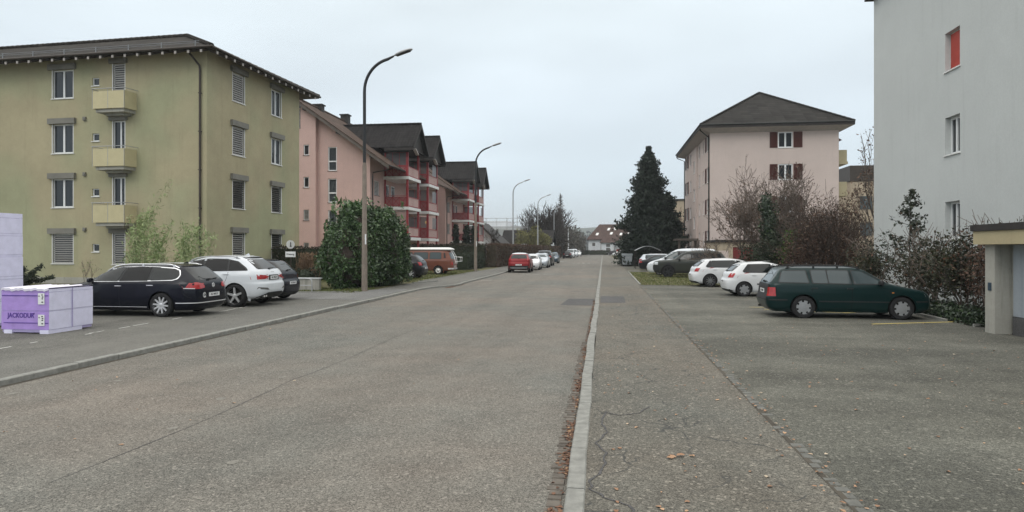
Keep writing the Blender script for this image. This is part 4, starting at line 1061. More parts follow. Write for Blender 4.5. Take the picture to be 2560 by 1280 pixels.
# ---- van / people carrier ----------------------------------------
def mpv(name, label, loc, head, paint, L=5.1, W=1.92, H=1.93, detail=True, cat='van', group=None):
    h = L / 2; w = W / 2; k = H / 1.93; f = lambda z: round(z * k, 4)
    B = Body(nose=[(f(z), x) for z, x in [(.20, h - .16), (.32, h - .04), (.55, h), (.78, h - .05), (.92, h - .20), (1.04, h - .50), (1.12, h - .78), (1.20, h - .98), (1.50, h - 1.48), (1.76, h - 1.92), (1.86, h - 2.2), (1.91, h - 2.7), (1.93, h - 3.0)]],
             tail=[(f(z), x) for z, x in [(.20, -h + .10), (.35, -h + .01), (.6, -h), (1.0, -h + .03), (1.3, -h + .10), (1.72, -h + .26), (1.82, -h + .38), (1.89, -h + .7), (1.93, -h + 1.3)]],
             width=[(f(z), x * w) for z, x in [(.20, .9), (.3, .96), (.6, .99), (.95, 1.0), (1.12, .975), (1.2, .95), (1.5, .875), (1.74, .79), (1.84, .70), (1.90, .5), (1.93, .25)]], p=8, ptop=7, zbelt=f(1.15))
    c = Car(name, label, loc, head, paint, B, (h - .92, h - .92 - 3.1), .335, cat=cat, group=group)
    zb, zt = f(1.18), f(1.70)
    c.side('window_surround', rounded([(h - 1.10, zb - .02), (h - 1.75, zt), (h - 2.0, zt + .03), (-h + .45, zt + .02), (-h + .22, zb)], .05), 'black_plastic', off=.003)
    c.side('door_window', rounded([(h - 1.20, zb), (h - 1.78, zt - .04), (h - 2.18, zt), (h - 2.20, zb)], .04), 'pale_glass', off=.009, sep=True)
    c.side('side_window', rounded([(h - 2.32, zb + .02), (h - 2.34, zt), (h - 3.5, zt), (h - 3.52, zb + .02)], .04), 'tinted_glass', off=.009, sep=True)
    c.side('side_window', rounded([(h - 3.62, zb + .02), (h - 3.60, zt), (-h + .5, zt - .01), (-h + .34, zb + .04)], .04), 'tinted_glass', off=.009, sep=True)
    c.screen('windscreen', f(1.20), f(1.75), .86, .90, 1, 'pale_glass'); c.screen('rear_window', f(1.15), f(1.68), .86, .88, -1, 'tinted_glass')
    c.light('headlight', [(w * .50, f(.72)), (w * .94, f(.76)), (w * .94, f(.94)), (w * .62, f(.90))], [(h - .62, f(1.0)), (h - .32, f(.95)), (h - .20, f(.76)), (h - .34, f(.74))], 'lens_clear', 1)
    c.end('grille', rounded([(-.34, f(.74)), (.34, f(.74)), (.38, f(.88)), (-.38, f(.88))], .03), 'black_plastic', 1, off=.01)
    c.end('grille', rounded([(-.6, f(.30)), (.6, f(.30)), (.62, f(.44)), (-.62, f(.44))], .03), 'black_plastic', 1, off=.01)
    c.light('tail_light', [(w * .82, f(.95)), (w * .96, f(.95)), (w * .95, f(1.4)), (w * .84, f(1.4))], None, 'lens_red')
    c.plate('AG 31877', f(.58), 1)
    c.wheels('alloy', 'alloy', 7, .215, .225, .06); c.mirrors(h - 1.32, f(1.19), 'black_plastic', (.14, .22, .20)); c.arches(paint, .02, .006)
    c.seams([[(h - 2.26, zb - .03), (h - 2.22, .7), (h - 2.26, .34)], [(h - 1.12, zb - .05), (h - 1.18, .7), (h - 1.25, .34)], [(h - 3.57, zb - .03), (h - 3.57, .34)]]); c.handles([(h - 2.10, f(1.03))], paint)
    return c
mpv('parked_van', 'white passenger van with its nose to the street, behind the large dark SUV', (5.75, 49.15, 0), 174, 'paint_carwhite', 5.13, 1.92, 1.94)

# ---- dark coupe, tail to the street ------------------------------
def coupe():
    B = Body(nose=[(.18, 2.10), (.3, 2.22), (.5, 2.25), (.62, 2.20), (.72, 1.9), (.80, 1.4), (.86, 1.05), (.90, .92), (1.1, .55), (1.26, .20), (1.32, -.05), (1.355, -.35), (1.37, -.5)],
             tail=[(.18, -2.08), (.3, -2.22), (.55, -2.26), (.80, -2.22), (.90, -2.12), (.95, -1.90), (.99, -1.72), (1.15, -1.42), (1.28, -1.12), (1.34, -.9), (1.37, -.65)],
             width=[(.18, .78), (.28, .85), (.5, .87), (.72, .875), (.85, .86), (.95, .80), (1.1, .72), (1.26, .62), (1.32, .54), (1.36, .36), (1.37, .2)], zbelt=.9)
    c = Car('parked_car', 'dark grey two-door coupe, tail towards the grey waste container', (5.30, 57.9, 0), -4, 'paint_darkgrey', B, (1.38, -1.34), .32)
    c.side('door_window', rounded([(.72, .94), (.15, 1.25), (-.35, 1.29), (-.42, .955)], .03), 'pale_glass', off=.009, sep=True)
    c.side('rear_side_window', rounded([(-.48, .955), (-.42, 1.285), (-.9, 1.22), (-1.35, 1.0)], .04), 'pale_glass', off=.009, sep=True)
    c.screen('rear_window', 1.0, 1.30, .82, .84, -1, 'pale_glass'); c.screen('windscreen', .92, 1.28, .84, .86, 1, 'car_glass')
    c.light('tail_light', [(.52, .70), (.84, .70), (.83, .86), (.54, .88)], [(-1.98, .72), (-2.18, .71), (-2.16, .86), (-2.0, .87)], 'lens_red')
    c.plate('AG 73350', .62, -1); c.wheels('alloy', 'alloy', 7, .21, .225, .055); c.mirrors(.60, .93, 'paint_darkgrey'); c.arches('paint_darkgrey', .015, .005); c.handles([(-.25, .80)], 'paint_darkgrey')
    c.seams([[(-.45, .94), (-.50, .6), (-.40, .28)], [(.75, .9), (.85, .6), (.8, .28)]])
coupe()
hatch('parked_car', 'silver estate car half hidden beyond the dark coupe', (5.55, 61.3, 0), -4, 'paint_silver', 4.7, 1.80, 1.46, 2.75, .32, tail='steep', glassm='pale_glass', rail='chrome', plate=None, fine=False)
hatch('parked_car', 'white car glimpsed behind the shrubs by the red garage door', (12.6, 43.5, 0), 168, 'paint_white2', 4.2, 1.74, 1.62, 2.5, .31, plate=None, fine=False, glassm='tinted_glass')

# ---- red SUV and the cars ahead of it ----------------------------
def red_suv():
    B = Body(nose=[(.24, 2.02), (.36, 2.16), (.6, 2.21), (.85, 2.18), (.98, 2.0), (1.05, 1.5), (1.10, 1.18), (1.16, 1.02), (1.4, .62), (1.54, .25), (1.60, -.05), (1.64, -.4), (1.65, -.6)],
             tail=[(.24, -2.05), (.36, -2.18), (.6, -2.21), (.78, -2.20), (.86, -2.14), (1.05, -2.10), (1.15, -2.04), (1.30, -1.92), (1.48, -1.74), (1.56, -1.62), (1.61, -1.3), (1.65, -.9)],
             width=[(.24, .84), (.34, .90), (.6, .925), (.85, .93), (1.0, .92), (1.12, .885), (1.2, .85), (1.4, .76), (1.52, .69), (1.58, .60), (1.63, .42), (1.65, .2)], p=7, zbelt=1.1)
    c = Car('parked_car', 'red compact SUV with a white roof and black lower bumper, at the left kerb', (-6.98, 56.1, -.08), 92, 'paint_red', B, (1.35, -1.35), .36)
    # white roof shell
    m = MB(); n = 60; zs = [1.545, 1.57, 1.59, 1.61, 1.63, 1.645, 1.652]; V = []; F = []
    for z in zs:
        q, a, b_, p = B.sl(z); a += .012; b_ += .012
        for k in range(n):
            t = 2 * math.pi * (k + .5) / n; co, si = math.cos(t), math.sin(t); V.append((q + a * math.copysign(abs(co) ** (2 / p), co), b_ * math.copysign(abs(si) ** (2 / p), si), z + .005))
    for i in range(len(zs) - 1):
        for k in range(n): a = i * n + k; b_ = i * n + (k + 1) % n; F.append((a, b_, b_ + n, a + n))
    F.append(tuple(range((len(zs) - 1) * n, len(zs) * n))); m._add(V, F); m.build('roof', 'paint_white2', c.root, angle=50)
    c.screen('rear_window', 1.17, 1.50, .84, .88, -1, 'car_glass'); spoiler(c, 1.56, .92, 'paint_white2', .15, .03, -1.50)
    c.side('door_window', rounded([(.85, 1.14), (.35, 1.48), (.0, 1.53), (-.1, 1.14)], .03), 'tinted_glass', off=.009, sep=True); c.side('door_window', rounded([(-.16, 1.14), (-.08, 1.53), (-1.0, 1.50), (-1.5, 1.25)], .03), 'tinted_glass', off=.009, sep=True)
    c.light('tail_light', [(.70, 1.02), (.90, 1.00), (.89, 1.10), (.80, 1.14), (.70, 1.42), (.62, 1.42), (.72, 1.12)], [(-1.9, 1.03), (-2.10, 1.01), (-2.06, 1.13), (-1.95, 1.13)], 'lens_red')
    c.end('bumper', [(-.86, .26), (.86, .26), (.90, .58), (-.90, .58)], 'black_plastic', -1, .012); c.side('sill', [(-2.05, .28), (2.0, .28), (2.0, .40), (-2.1, .40)], 'black_plastic', off=.008)
    c.hbar('skid_strip', -.70, .70, .40, .05, 'galvanised', -1, .03); c.plate('AG 214880', .66, -1, w=.5); c.screen('windscreen', 1.18, 1.54, .84, .88, 1, 'car_glass')
    c.arches('black_plastic', .05, .014); c.wheels('alloy', 'alloy', 5, .23, .25, .09); c.mirrors(.75, 1.14, 'black_plastic'); c.rails(.2, -1.5, .62, 'black_plastic', .035, .014, (.1, .9)); c.wiper(.0, 1.18, -.02, 1.36)
    c.handles([(-.05, 1.0), (-1.0, 1.02)], 'paint_red')
red_suv()
hatch('parked_car', 'white car seen between the red SUV and the pale compact ahead of it', (-6.75, 62.6, -.08), -88, 'paint_white2', 4.3, 1.8, 1.50, 2.6, .32, plate='AG 5120', fine=False)
hatch('parked_car', 'pale compact with dark lower panels, facing the camera behind the white car', (-6.55, 70.0, -.08), -90, 'paint_silver', 4.0, 1.76, 1.56, 2.57, .33, plate='AG 60931', fine=False, glassm='pale_glass')
c = hatch('parked_car', 'dark SUV with pale roof showing between the pale compact and the blue car', (-6.75, 77.6, -.08), 90, 'paint_darkgrey', 4.6, 1.88, 1.80, 2.7, .36, plate='AG 41208', tail='steep', fine=False, rail='chrome')
hatch('parked_car', 'blue grey small car facing the camera, last of the near kerb-side row', (-6.9, 90.5, -.08), -90, 'paint_blue', 3.99, 1.76, 1.56, 2.57, .34, plate='AG 3355', fine=False, glassm='pale_glass')
hatch('parked_car', 'small black hatchback at the left kerb with its tail towards the camera', (-7.3, 136.5, -.08), 90, 'paint_darkgrey', 3.9, 1.72, 1.50, 2.5, .31, plate='AG 7719', fine=False)
c = mpv('parked_van', 'white van facing the camera behind the small black hatchback', (-7.2, 146.5, -.08), -90, 'paint_carwhite', 4.9, 1.9, 1.90)
c = mpv('parked_van', 'second white van, half hidden behind the first one', (-7.0, 160, -.08), -90, 'paint_carwhite', 4.9, 1.9, 1.95)
hatch('parked_car', 'white car farthest along the left kerb', (-6.6, 174, -.08), -90, 'paint_white2', 4.3, 1.78, 1.5, 2.6, .32, plate=None, fine=False)
hatch('parked_car', 'white car by the right pavement beyond the dark conifer', (4.6, 178, 0), 180, 'paint_white2', 4.4, 1.78, 1.46, 2.6, .32, plate=None, fine=False)
hatch('parked_car', 'dark car parked in front of the distant white house', (3.0, 200, 0), 180, 'paint_darkgrey', 4.4, 1.78, 1.46, 2.6, .32, plate=None, fine=False)
hatch('parked_car', 'dark car poking out from behind the laurel bush', (-13.35, 41.2, 0), 180, 'paint_darkgrey', 4.2, 1.78, 1.60, 2.6, .32, tail='round', plate='AG 12903')

# ---- copper camper van -------------------------------------------
def camper():
    B = Body(nose=[(.30, 2.18), (.45, 2.27), (.7, 2.28), (.95, 2.22), (1.05, 2.15), (1.4, 1.85), (1.68, 1.55), (1.78, 1.35), (1.84, 1.0), (1.86, .6)],
             tail=[(.30, -2.16), (.42, -2.25), (.65, -2.27), (1.05, -2.23), (1.4, -2.10), (1.70, -1.96), (1.78, -1.86), (1.84, -1.6), (1.86, -1.2)],
             width=[(.30, .84), (.42, .90), (.7, .92), (1.0, .925), (1.10, .90), (1.4, .84), (1.68, .78), (1.78, .72), (1.84, .6), (1.86, .4)], p=9, ptop=8, zbelt=1.1)
    c = Car('camper_van', 'copper brown camper van with white pop-up roof, on the grass by the hedge', (-13.15, 47.9, 0), 180, 'paint_copper', B, (1.25, -1.21), .325, cat='camper van')
    m = MB(); n = 56; zs = [(1.80, .0), (1.83, .035), (1.86, .035), (1.885, .03), (1.91, -.01), (1.955, -.10), (1.99, -.22), (2.005, -.40)]; V = []; F = []
    for z, o in zs:
        for k in range(n):
            t = 2 * math.pi * (k + .5) / n; co, si = math.cos(t), math.sin(t); p = 8
            V.append((-.16 + (1.92 + o) * math.copysign(abs(co) ** (2 / p), co), (.76 + o) * math.copysign(abs(si) ** (2 / p), si), z))
    for i in range(len(zs) - 1):
        for k in range(n): a = i * n + k; b_ = i * n + (k + 1) % n; F.append((a, b_, b_ + n, a + n))
    F.append(tuple(range((len(zs) - 1) * n, len(zs) * n))); m._add(V, F); m.build('pop_up_roof', 'white_paint', c.root, angle=50)
    for x0, x1 in ((1.62, .75), (.62, -.42), (-.58, -1.42)):
        q = [(x0, 1.17), (x0 - (.28 if x0 > 1 else .03), 1.62), (x1 + .02, 1.62), (x1, 1.17)]
        c.side('window_seal', rounded([(a + (.03 if i < 2 else -.03), z + (-.03 if i in (0, 3) else .03)) for i, (a, z) in enumerate(q)], .06), 'black_plastic', off=.003)
        c.side('side_window', rounded(q, .05), 'pale_glass', off=.009, sep=True)
    c.side('air_intake', rounded([(-1.62, 1.22), (-1.60, 1.62), (-1.70, 1.62), (-1.78, 1.22)], .02), 'black_plastic', off=.006)
    c.screen('rear_window', 1.16, 1.62, .86, .86, -1, 'pale_glass'); c.screen('windscreen', 1.12, 1.68, .88, .90, 1, 'pale_glass')
    c.strip('body_crease', [(1.9, 1.04), (-2.1, 1.04)], .012, 'pipe_brown', off=.002); c.strip('body_crease', [(.9, .64), (-.8, .64)], .02, 'pipe_brown', off=.002); c.strip('body_crease', [(-1.66, .64), (-2.15, .64)], .02, 'pipe_brown', off=.002)
    c.light('tail_light', [(.62, .72), (.85, .72), (.85, .94), (.62, .94)], None, 'lens_red'); c.hbar('rear_bumper', -.86, .86, .45, .11, 'chrome', -1, .05); c.hbar('front_bumper', -.86, .86, .45, .11, 'chrome', 1, .05)
    c.strip('rear_bumper', [(-1.95, .45), (-2.2, .45)], .10, 'chrome', off=.03, thick=.03)
    c.side('filler_flap', [(.72, .93), (.72, 1.0), (.60, 1.0), (.60, .93)], 'pipe_brown', off=.005); c.side('side_vent', [(.45, .73), (.45, .84), (.20, .84), (.20, .73)], 'black_plastic', off=.005)
    c.wheels('steel', 'white_paint', 5, .19, .20); c.arches('paint_copper', .05, .014); c.plate('AG 13077', .60, -1)
    m = MB()   # bicycle carrier hooked over the tailgate
    for y in (-.30, .30):
        m.tube([(-1.78, y, 1.86), (-2.05, y, 1.74), (-2.28, y, 1.35), (-2.36, y, .95), (-2.34, y, .78)], .022, 8)
        m.tube([(-2.34, y, .95), (-2.72, y, .98), (-2.74, y, 1.28), (-2.42, y, 1.30)], .018, 8)
    for x, z in ((-2.05, 1.72), (-2.30, 1.32), (-2.36, .92), (-2.55, .97), (-2.73, .99), (-2.73, 1.27)): m.tube([(x, -.45, z), (x, .45, z)], .016, 8)
    m.build('bicycle_carrier', 'white_paint', c.root, angle=50)
camper()
# ------------------------------------------------------------------ buildings
def clip(poly, f):
    """keep the part of a polygon (s, z) where f(s, z) >= 0"""
    out = []
    for i in range(len(poly)):
        a, b = poly[i - 1], poly[i]; fa, fb = f(*a), f(*b)
        if (fa >= 0) != (fb >= 0):
            t = fa / (fa - fb); out.append((a[0] + (b[0] - a[0]) * t, a[1] + (b[1] - a[1]) * t))
        if fb >= 0: out.append(b)
    return out

def wall(mb, Mx, s0, s1, z0, z1, holes=(), n=0.0, roof=None, depth=.16, breaks=()):
    mb.M = Mx
    ss = sorted({s0, s1, *[h[0] for h in holes], *[h[1] for h in holes], *breaks}); zz = sorted({z0, z1, *[h[2] for h in holes], *[h[3] for h in holes]})
    for a, b in zip(ss, ss[1:]):
        for c, d in zip(zz, zz[1:]):
            mx, mz = (a + b) / 2, (c + d) / 2
            if any(h[0] < mx < h[1] and h[2] < mz < h[3] for h in holes): continue
            p = [(a, c), (b, c), (b, d), (a, d)]
            if roof: p = clip(p, lambda s, z: roof(s) - z)
            if len(p) > 2: mb.poly([(s, n, z) for s, z in p])
    for a, b, c, d, *_ in holes:
        for q in (((a, c), (b, c)), ((b, c), (b, d)), ((b, d), (a, d)), ((a, d), (a, c))):
            (p0, q0), (p1, q1) = q
            mb.quad((p0, n, q0), (p1, n, q1), (p1, n - depth - .02, q1), (p0, n - depth - .02, q0))
    mb.M = None

def slats(Mx, a, b, c, d, n, mat, par, pitch=.12, name='blind', tilt=.55):
    if mat == 'slat_red': pitch, tilt = .055, .25
    m = MB(Mx); z = c + .04
    while z < d - .02:
        m.obox(((a + b) / 2, n, z), (b - a, .010, pitch * (.62 if mat != 'slat_red' else 1.0)), Matrix.Rotation(-tilt, 3, 'X')); z += pitch
    m.box(a, b, n - .02, n + .02, c, c + .035)
    return m.build(name, mat, par)

def window(Mx, h, par, kind='double', dep=.16, n0=0.0, fr='white_frame', curt=False, blind=None, sill='white_paint', sillw=.05, transom=None, rails=None, blindfrac=1.0, bar=.065):
    a, b, c, d = h[:4]; n = n0 - dep; m = MB(Mx); t = bar; g = .003
    if blind and blindfrac == 1.0: kind = 'single'
    A, B, Cc, D = a + g, b - g, c + g, d - g
    m.box(A, A + t, n, n + .06, Cc, D); m.box(B - t, B, n, n + .06, Cc, D)
    m.box(A + t, B - t, n, n + .06, Cc, Cc + t); m.box(A + t, B - t, n, n + .06, D - t, D)
    if kind == 'double':
        x = (a + b) / 2; m.box(x - t * .8, x + t * .8, n + .004, n + .064, Cc + t, D - t)
    if kind == 'offset':
        x = a + (b - a) * .42; m.box(x - t * .6, x + t * .6, n + .004, n + .064, Cc + t, D - t)
    if transom: z = c + (d - c) * transom; m.box(A + t, B - t, n + .002, n + .062, z - t * .7, z + t * .7)
    w = m.build('window', fr, par)
    p = MB(Mx); p.quad((A + t, n + .02, Cc + t), (B - t, n + .02, Cc + t), (B - t, n + .02, D - t), (A + t, n + .02, D - t)); p.build('pane', 'window_glass', w)
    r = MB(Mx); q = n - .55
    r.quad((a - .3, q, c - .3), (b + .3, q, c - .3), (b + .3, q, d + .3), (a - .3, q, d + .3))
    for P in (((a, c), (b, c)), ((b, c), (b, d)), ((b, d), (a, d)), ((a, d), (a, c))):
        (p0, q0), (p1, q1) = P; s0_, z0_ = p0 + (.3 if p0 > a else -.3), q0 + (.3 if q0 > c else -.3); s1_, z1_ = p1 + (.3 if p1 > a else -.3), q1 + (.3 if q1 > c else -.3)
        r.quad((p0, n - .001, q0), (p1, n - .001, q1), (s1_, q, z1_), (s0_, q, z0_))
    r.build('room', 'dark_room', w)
    if curt:
        k = MB(Mx); spans = [(a + .05, a + (b - a) * .42), (a + (b - a) * .56, b - .05)] if curt == 2 else [(a + .05, b - .05)]
        for s0_, s1_ in spans:
            N = max(6, int((s1_ - s0_) / .035)); pts = [(s0_ + (s1_ - s0_) * i / N, n - .07 + .02 * math.sin(i * 1.9) + .01 * math.sin(i * .8)) for i in range(N + 1)]
            for (x0, y0), (x1, y1) in zip(pts, pts[1:]): k.quad((x0, y0, c + .07), (x1, y1, c + .07), (x1, y1, d - .05), (x0, y0, d - .05))
        k.build('curtain', 'curtain', w, smooth=True)
    if rails:
        k = MB(Mx); k.box(a - .005, a + .035, n0 - .03, n0 + .012, c, d); k.box(b - .035, b + .005, n0 - .03, n0 + .012, c, d); k.build('guide_rails', rails, w)
    if sill:
        k = MB(Mx); k.box(a - .05, b + .05, n0 - .02, n0 + sillw, c - .045, c - .005); k.build('sill', sill, w)
    if blind:
        mat = blind; slats(Mx, a + .04, b - .04, c + .01 + (d - c) * (1 - blindfrac), d, n0 - (.055 if mat != 'slat_red' else .17), mat, w)
    return w

def roof_slab(mb, pts, t):
    """one roof plane as a slab of thickness t under the polygon pts"""
    P = [Vector(p) for p in pts]; nn = (P[1] - P[0]).cross(P[2] - P[0]).normalized()
    if nn.z < 0: P = P[::-1]; nn = -nn
    mb.prism([tuple(p - Vector((0, 0, t))) for p in P], (0, 0, t))

def ridge(mb, a, b, r=.11, step=.38):
    a = Vector(a); b = Vector(b); n = max(1, int((b - a).length / step)); d = (b - a) / n
    for i in range(n):
        p = a + d * i; mb.tube([p, p + d * 1.04], [r * 1.12, r * .92], 8)

# ---- olive block --------------------------------------------------
OC = (-20.474, 31.910); OW, OL, OTOP = 9.51, 27.0, 12.45
oR, dR = frame(OC, 3.1); _, dL = frame(OC, 3.1 - 90)
MR = fmat(oR, dR, Vector((dR.y, -dR.x, 0))); ML = fmat(oR, dL, -dR)
ol = thing('apartment_building', 'olive green four-storey apartment block with yellow balconies and a dark hipped roof', 'apartment building', (OC[0], OC[1], 0))
rowsL = [(10.12, 11.68), (7.12, 8.72), (4.16, 5.73), (1.10, 2.72)]
hw = [(8.12, 9.50, a, b) for a, b in rowsL]
hs_ = [(6.50, 6.93, 10.72, 11.15), (6.50, 6.93, 7.72, 8.14), (6.50, 6.93, 4.74, 5.15), (6.50, 6.93, 1.74, 2.16)]
hd = [(4.88, 5.68, 9.45, 11.84), (4.88, 5.68, 6.40, 8.78), (4.88, 5.68, 3.42, 5.75), (4.88, 5.68, 1.06, 2.74)]
hl = [(16.4, 17.8, a, b) for a, b in rowsL]; hst = [(12.95, 14.2, 1.6, 11.4)]
r1 = [(10.13, 11.73), (7.14, 8.74), (4.16, 5.76), (1.16, 2.80)]
hr1 = [(2.19, 3.37, a, b) for a, b in r1]; hr2 = [(6.14, 7.30, a, b) for a, b in r1]
w = MB(); wall(w, ML, 0, OL, -.3, OTOP, hw + hs_ + hd + hl + hst); wall(w, MR, 0, OW, -.3, OTOP, hr1 + hr2)
w.M = MR; w.quad((OW, 0, -.3), (OW, -OL, -.3), (OW, -OL, OTOP), (OW, 0, OTOP)); w.quad((0, -OL, -.3), (OW, -OL, -.3), (OW, -OL, OTOP), (0, -OL, OTOP)); w.M = None
w.build('wall', 'olive_plaster', ol)
pl = MB(ML); pl.box(0, OL, .001, .03, -.3, .35); pl.M = MR; pl.box(0, OW, .001, .03, -.3, .35); pl.build('plinth', 'concrete', ol)
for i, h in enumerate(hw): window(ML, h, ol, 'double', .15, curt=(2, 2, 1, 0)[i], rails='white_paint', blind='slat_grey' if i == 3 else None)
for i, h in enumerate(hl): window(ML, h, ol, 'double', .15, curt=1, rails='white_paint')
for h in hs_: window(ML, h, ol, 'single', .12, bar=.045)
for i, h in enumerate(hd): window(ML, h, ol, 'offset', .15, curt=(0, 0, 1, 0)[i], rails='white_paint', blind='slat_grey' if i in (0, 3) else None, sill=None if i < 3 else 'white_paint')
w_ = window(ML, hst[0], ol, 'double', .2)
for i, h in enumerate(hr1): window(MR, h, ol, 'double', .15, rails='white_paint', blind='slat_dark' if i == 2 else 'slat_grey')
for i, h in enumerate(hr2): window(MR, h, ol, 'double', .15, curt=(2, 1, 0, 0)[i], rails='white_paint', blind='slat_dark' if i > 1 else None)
def sbox(Mx, h, ex=.17, ht=.30, pr=.16):
    m = MB(Mx); a, b, c, d = h; m.box(a - ex, b + ex, .002, pr, d, d + ht); m.build('shutter_box', 'grey_box', ol)
for h in hw + hl: sbox(ML, h)
for h in hd: sbox(ML, h, .14, .26, .13)
for h in hr1 + hr2: sbox(MR, h)
for z in (8.95, 5.94, 2.95):
    m = MB(ML); m.box(7.30, 7.47, 0, .10, z - .1, z + .1); m.box(7.33, 7.44, .1, .12, z - .07, z + .0); m.build('vent', 'grey_box', ol)
for z in (9.25, 6.22, 3.26):    # balconies: angled sheet parapet, slab on two brackets, thin handrail
    n1 = .82
    m = MB(ML); pz0, pz1 = z + .02, z + .93
    front = [(5.98, n1 - .32), (4.92, n1)]
    path = [(6.12, .02), (6.12, n1), (4.23, n1), (4.18, .02)]
    for (a, b), (c, d) in zip(path, path[1:]):
        e = (c - a, d - b); L = math.hypot(*e); u = (e[1] / L * .02, -e[0] / L * .02)
        m.prism([(a, b, pz0), (c, d, pz0), (c, d, pz1), (a, b, pz1)], (u[0], u[1], 0))
    ba = m.build('balcony', 'balcony_yellow', ol)
    m = MB(ML); m.prism([(6.04, .0, z - .16), (6.02, n1 - .08, z - .16), (4.32, n1 - .08, z - .16), (4.26, .0, z - .16)], (0, 0, .16)); m.prism([(5.9, .0, z - .28), (5.7, n1 * .5, z - .28), (4.65, n1 * .5, z - .28), (4.5, .0, z - .28)], (0, 0, .119)); m.build('slab', 'concrete', ba)
    m = MB(ML); q = pz1 + .13; m.tube([(6.20, .0, q), (6.18, n1 + .05, q), (4.18, n1 + .05, q), (4.10, .0, q)], .018, 6)
    for a, b in ((6.14, n1 + .02), (5.2, n1 + .02), (4.22, n1 + .02)): m.tube([(a, b, pz0), (a, b, q)], .012, 6)
    m.build('handrail', 'galvanised', ba)
m = MB(ML); m.tube([(.62, .62, 12.1), (.60, .50, 11.95), (.36, .10, 11.45), (.34, .09, 11.2), (.34, .09, 0)], .055, 10)
for z in (10, 8, 6, 4, 2): m.box(.27, .41, .0, .16, z, z + .04)
m.build('drain_pipe', 'pipe_brown', ol, angle=50)
# roof
MO = fmat(oR, dR, dL)     # s along the right face, n along the left face, both running into the building
ov = .95; ze = 12.12; zr = ze + (OW / 2 + ov) * .465; k = OW / 2 + ov; hh = OW / 2
def om(s, n, z): return tuple(MO @ Vector((s, n, z)))
rf = MB(); t_ = .10
E = [(-ov, -ov), (OW + ov, -ov), (OW + ov, OL + ov), (-ov, OL + ov)]; A1 = (hh, -ov + k, zr); A2 = (hh, OL + ov - k, zr)
for pts in ([(*E[0], ze), (*E[3], ze), A2, A1], [(*E[1], ze), (*E[2], ze), A2, A1], [(*E[0], ze), (*E[1], ze), A1], [(*E[3], ze), (*E[2], ze), A2]):
    roof_slab(rf, [om(*p) for p in pts], t_)
rfo = rf.build('roof', 'olive_tiles', ol, uv=True)
m = MB(); up = Vector((0, 0, .05))
ridge(m, Vector(om(*A1)) + up, Vector(om(*A2)) + up, .12); ridge(m, Vector(om(*E[0], ze)) + up, Vector(om(*A1)) + up, .12); ridge(m, Vector(om(*E[1], ze)) + up, Vector(om(*A1)) + up, .12)
m.build('ridge_tiles', 'olive_tiles', rfo, angle=50, uv=True)
m = MB(MO)     # boarded soffit under the tiles, rafters below it
for pts in ([(-ov, -ov), (-ov, OL + ov), (.05, OL + .05), (.05, -.05)], [(-ov, -ov), (OW + ov, -ov), (OW - .05, .05), (.05, .05)], [(OW + ov, -ov), (OW + ov, OL + ov), (OW, OL), (OW, 0)]):
    m.poly([(s, n, ze - .105 if (s < -.5 or s > OW + .5 or n < -.5) else ze + .28) for s, n in pts])
m.build('soffit', 'eave_wood', ol)
def rafter(a, b, e0, e1):
    m = MB(MO); m.bar(a, b, .10, .13); ra = m.build('rafter', 'eave_wood', ol); m = MB(MO); m.box(e0[0], e1[0], e0[1], e1[1], ze - .25, ze - .11); m.build('rafter_end', 'soffit', ra)
n = -.35
while n < OL: rafter((-ov + .03, n, ze - .16), (.04, n, ze + .22), (-ov, n - .06), (-ov + .035, n + .06)); n += .74
s = -.45
while s < OW + .6: rafter((s, -ov + .03, ze - .16), (s, .04, ze + .22), (s - .06, -ov), (s + .06, -ov + .035)); s += .74
m = MB(MO); g = .07
gp = [(OW + ov + .05, -ov - .05, ze + .0), (-ov - .05, -ov - .05, ze + .0), (-ov - .05, OL + ov, ze + .0)]
m.tube(gp, g, 8); m.build('gutter', 'pipe_brown', ol, angle=60)
m = MB(MO)
for o_ in (.0, .09): m.tube([(-ov + .75, .3, ze + .50 + o_), (-ov + .75, OL, ze + .50 + o_)], .014, 5)
for i in range(14): m.box(-ov + .73, -ov + .77, .5 + 2 * i, .54 + 2 * i, ze + .3, ze + .62)
m.build('snow_guard', 'alloy_grey', ol)

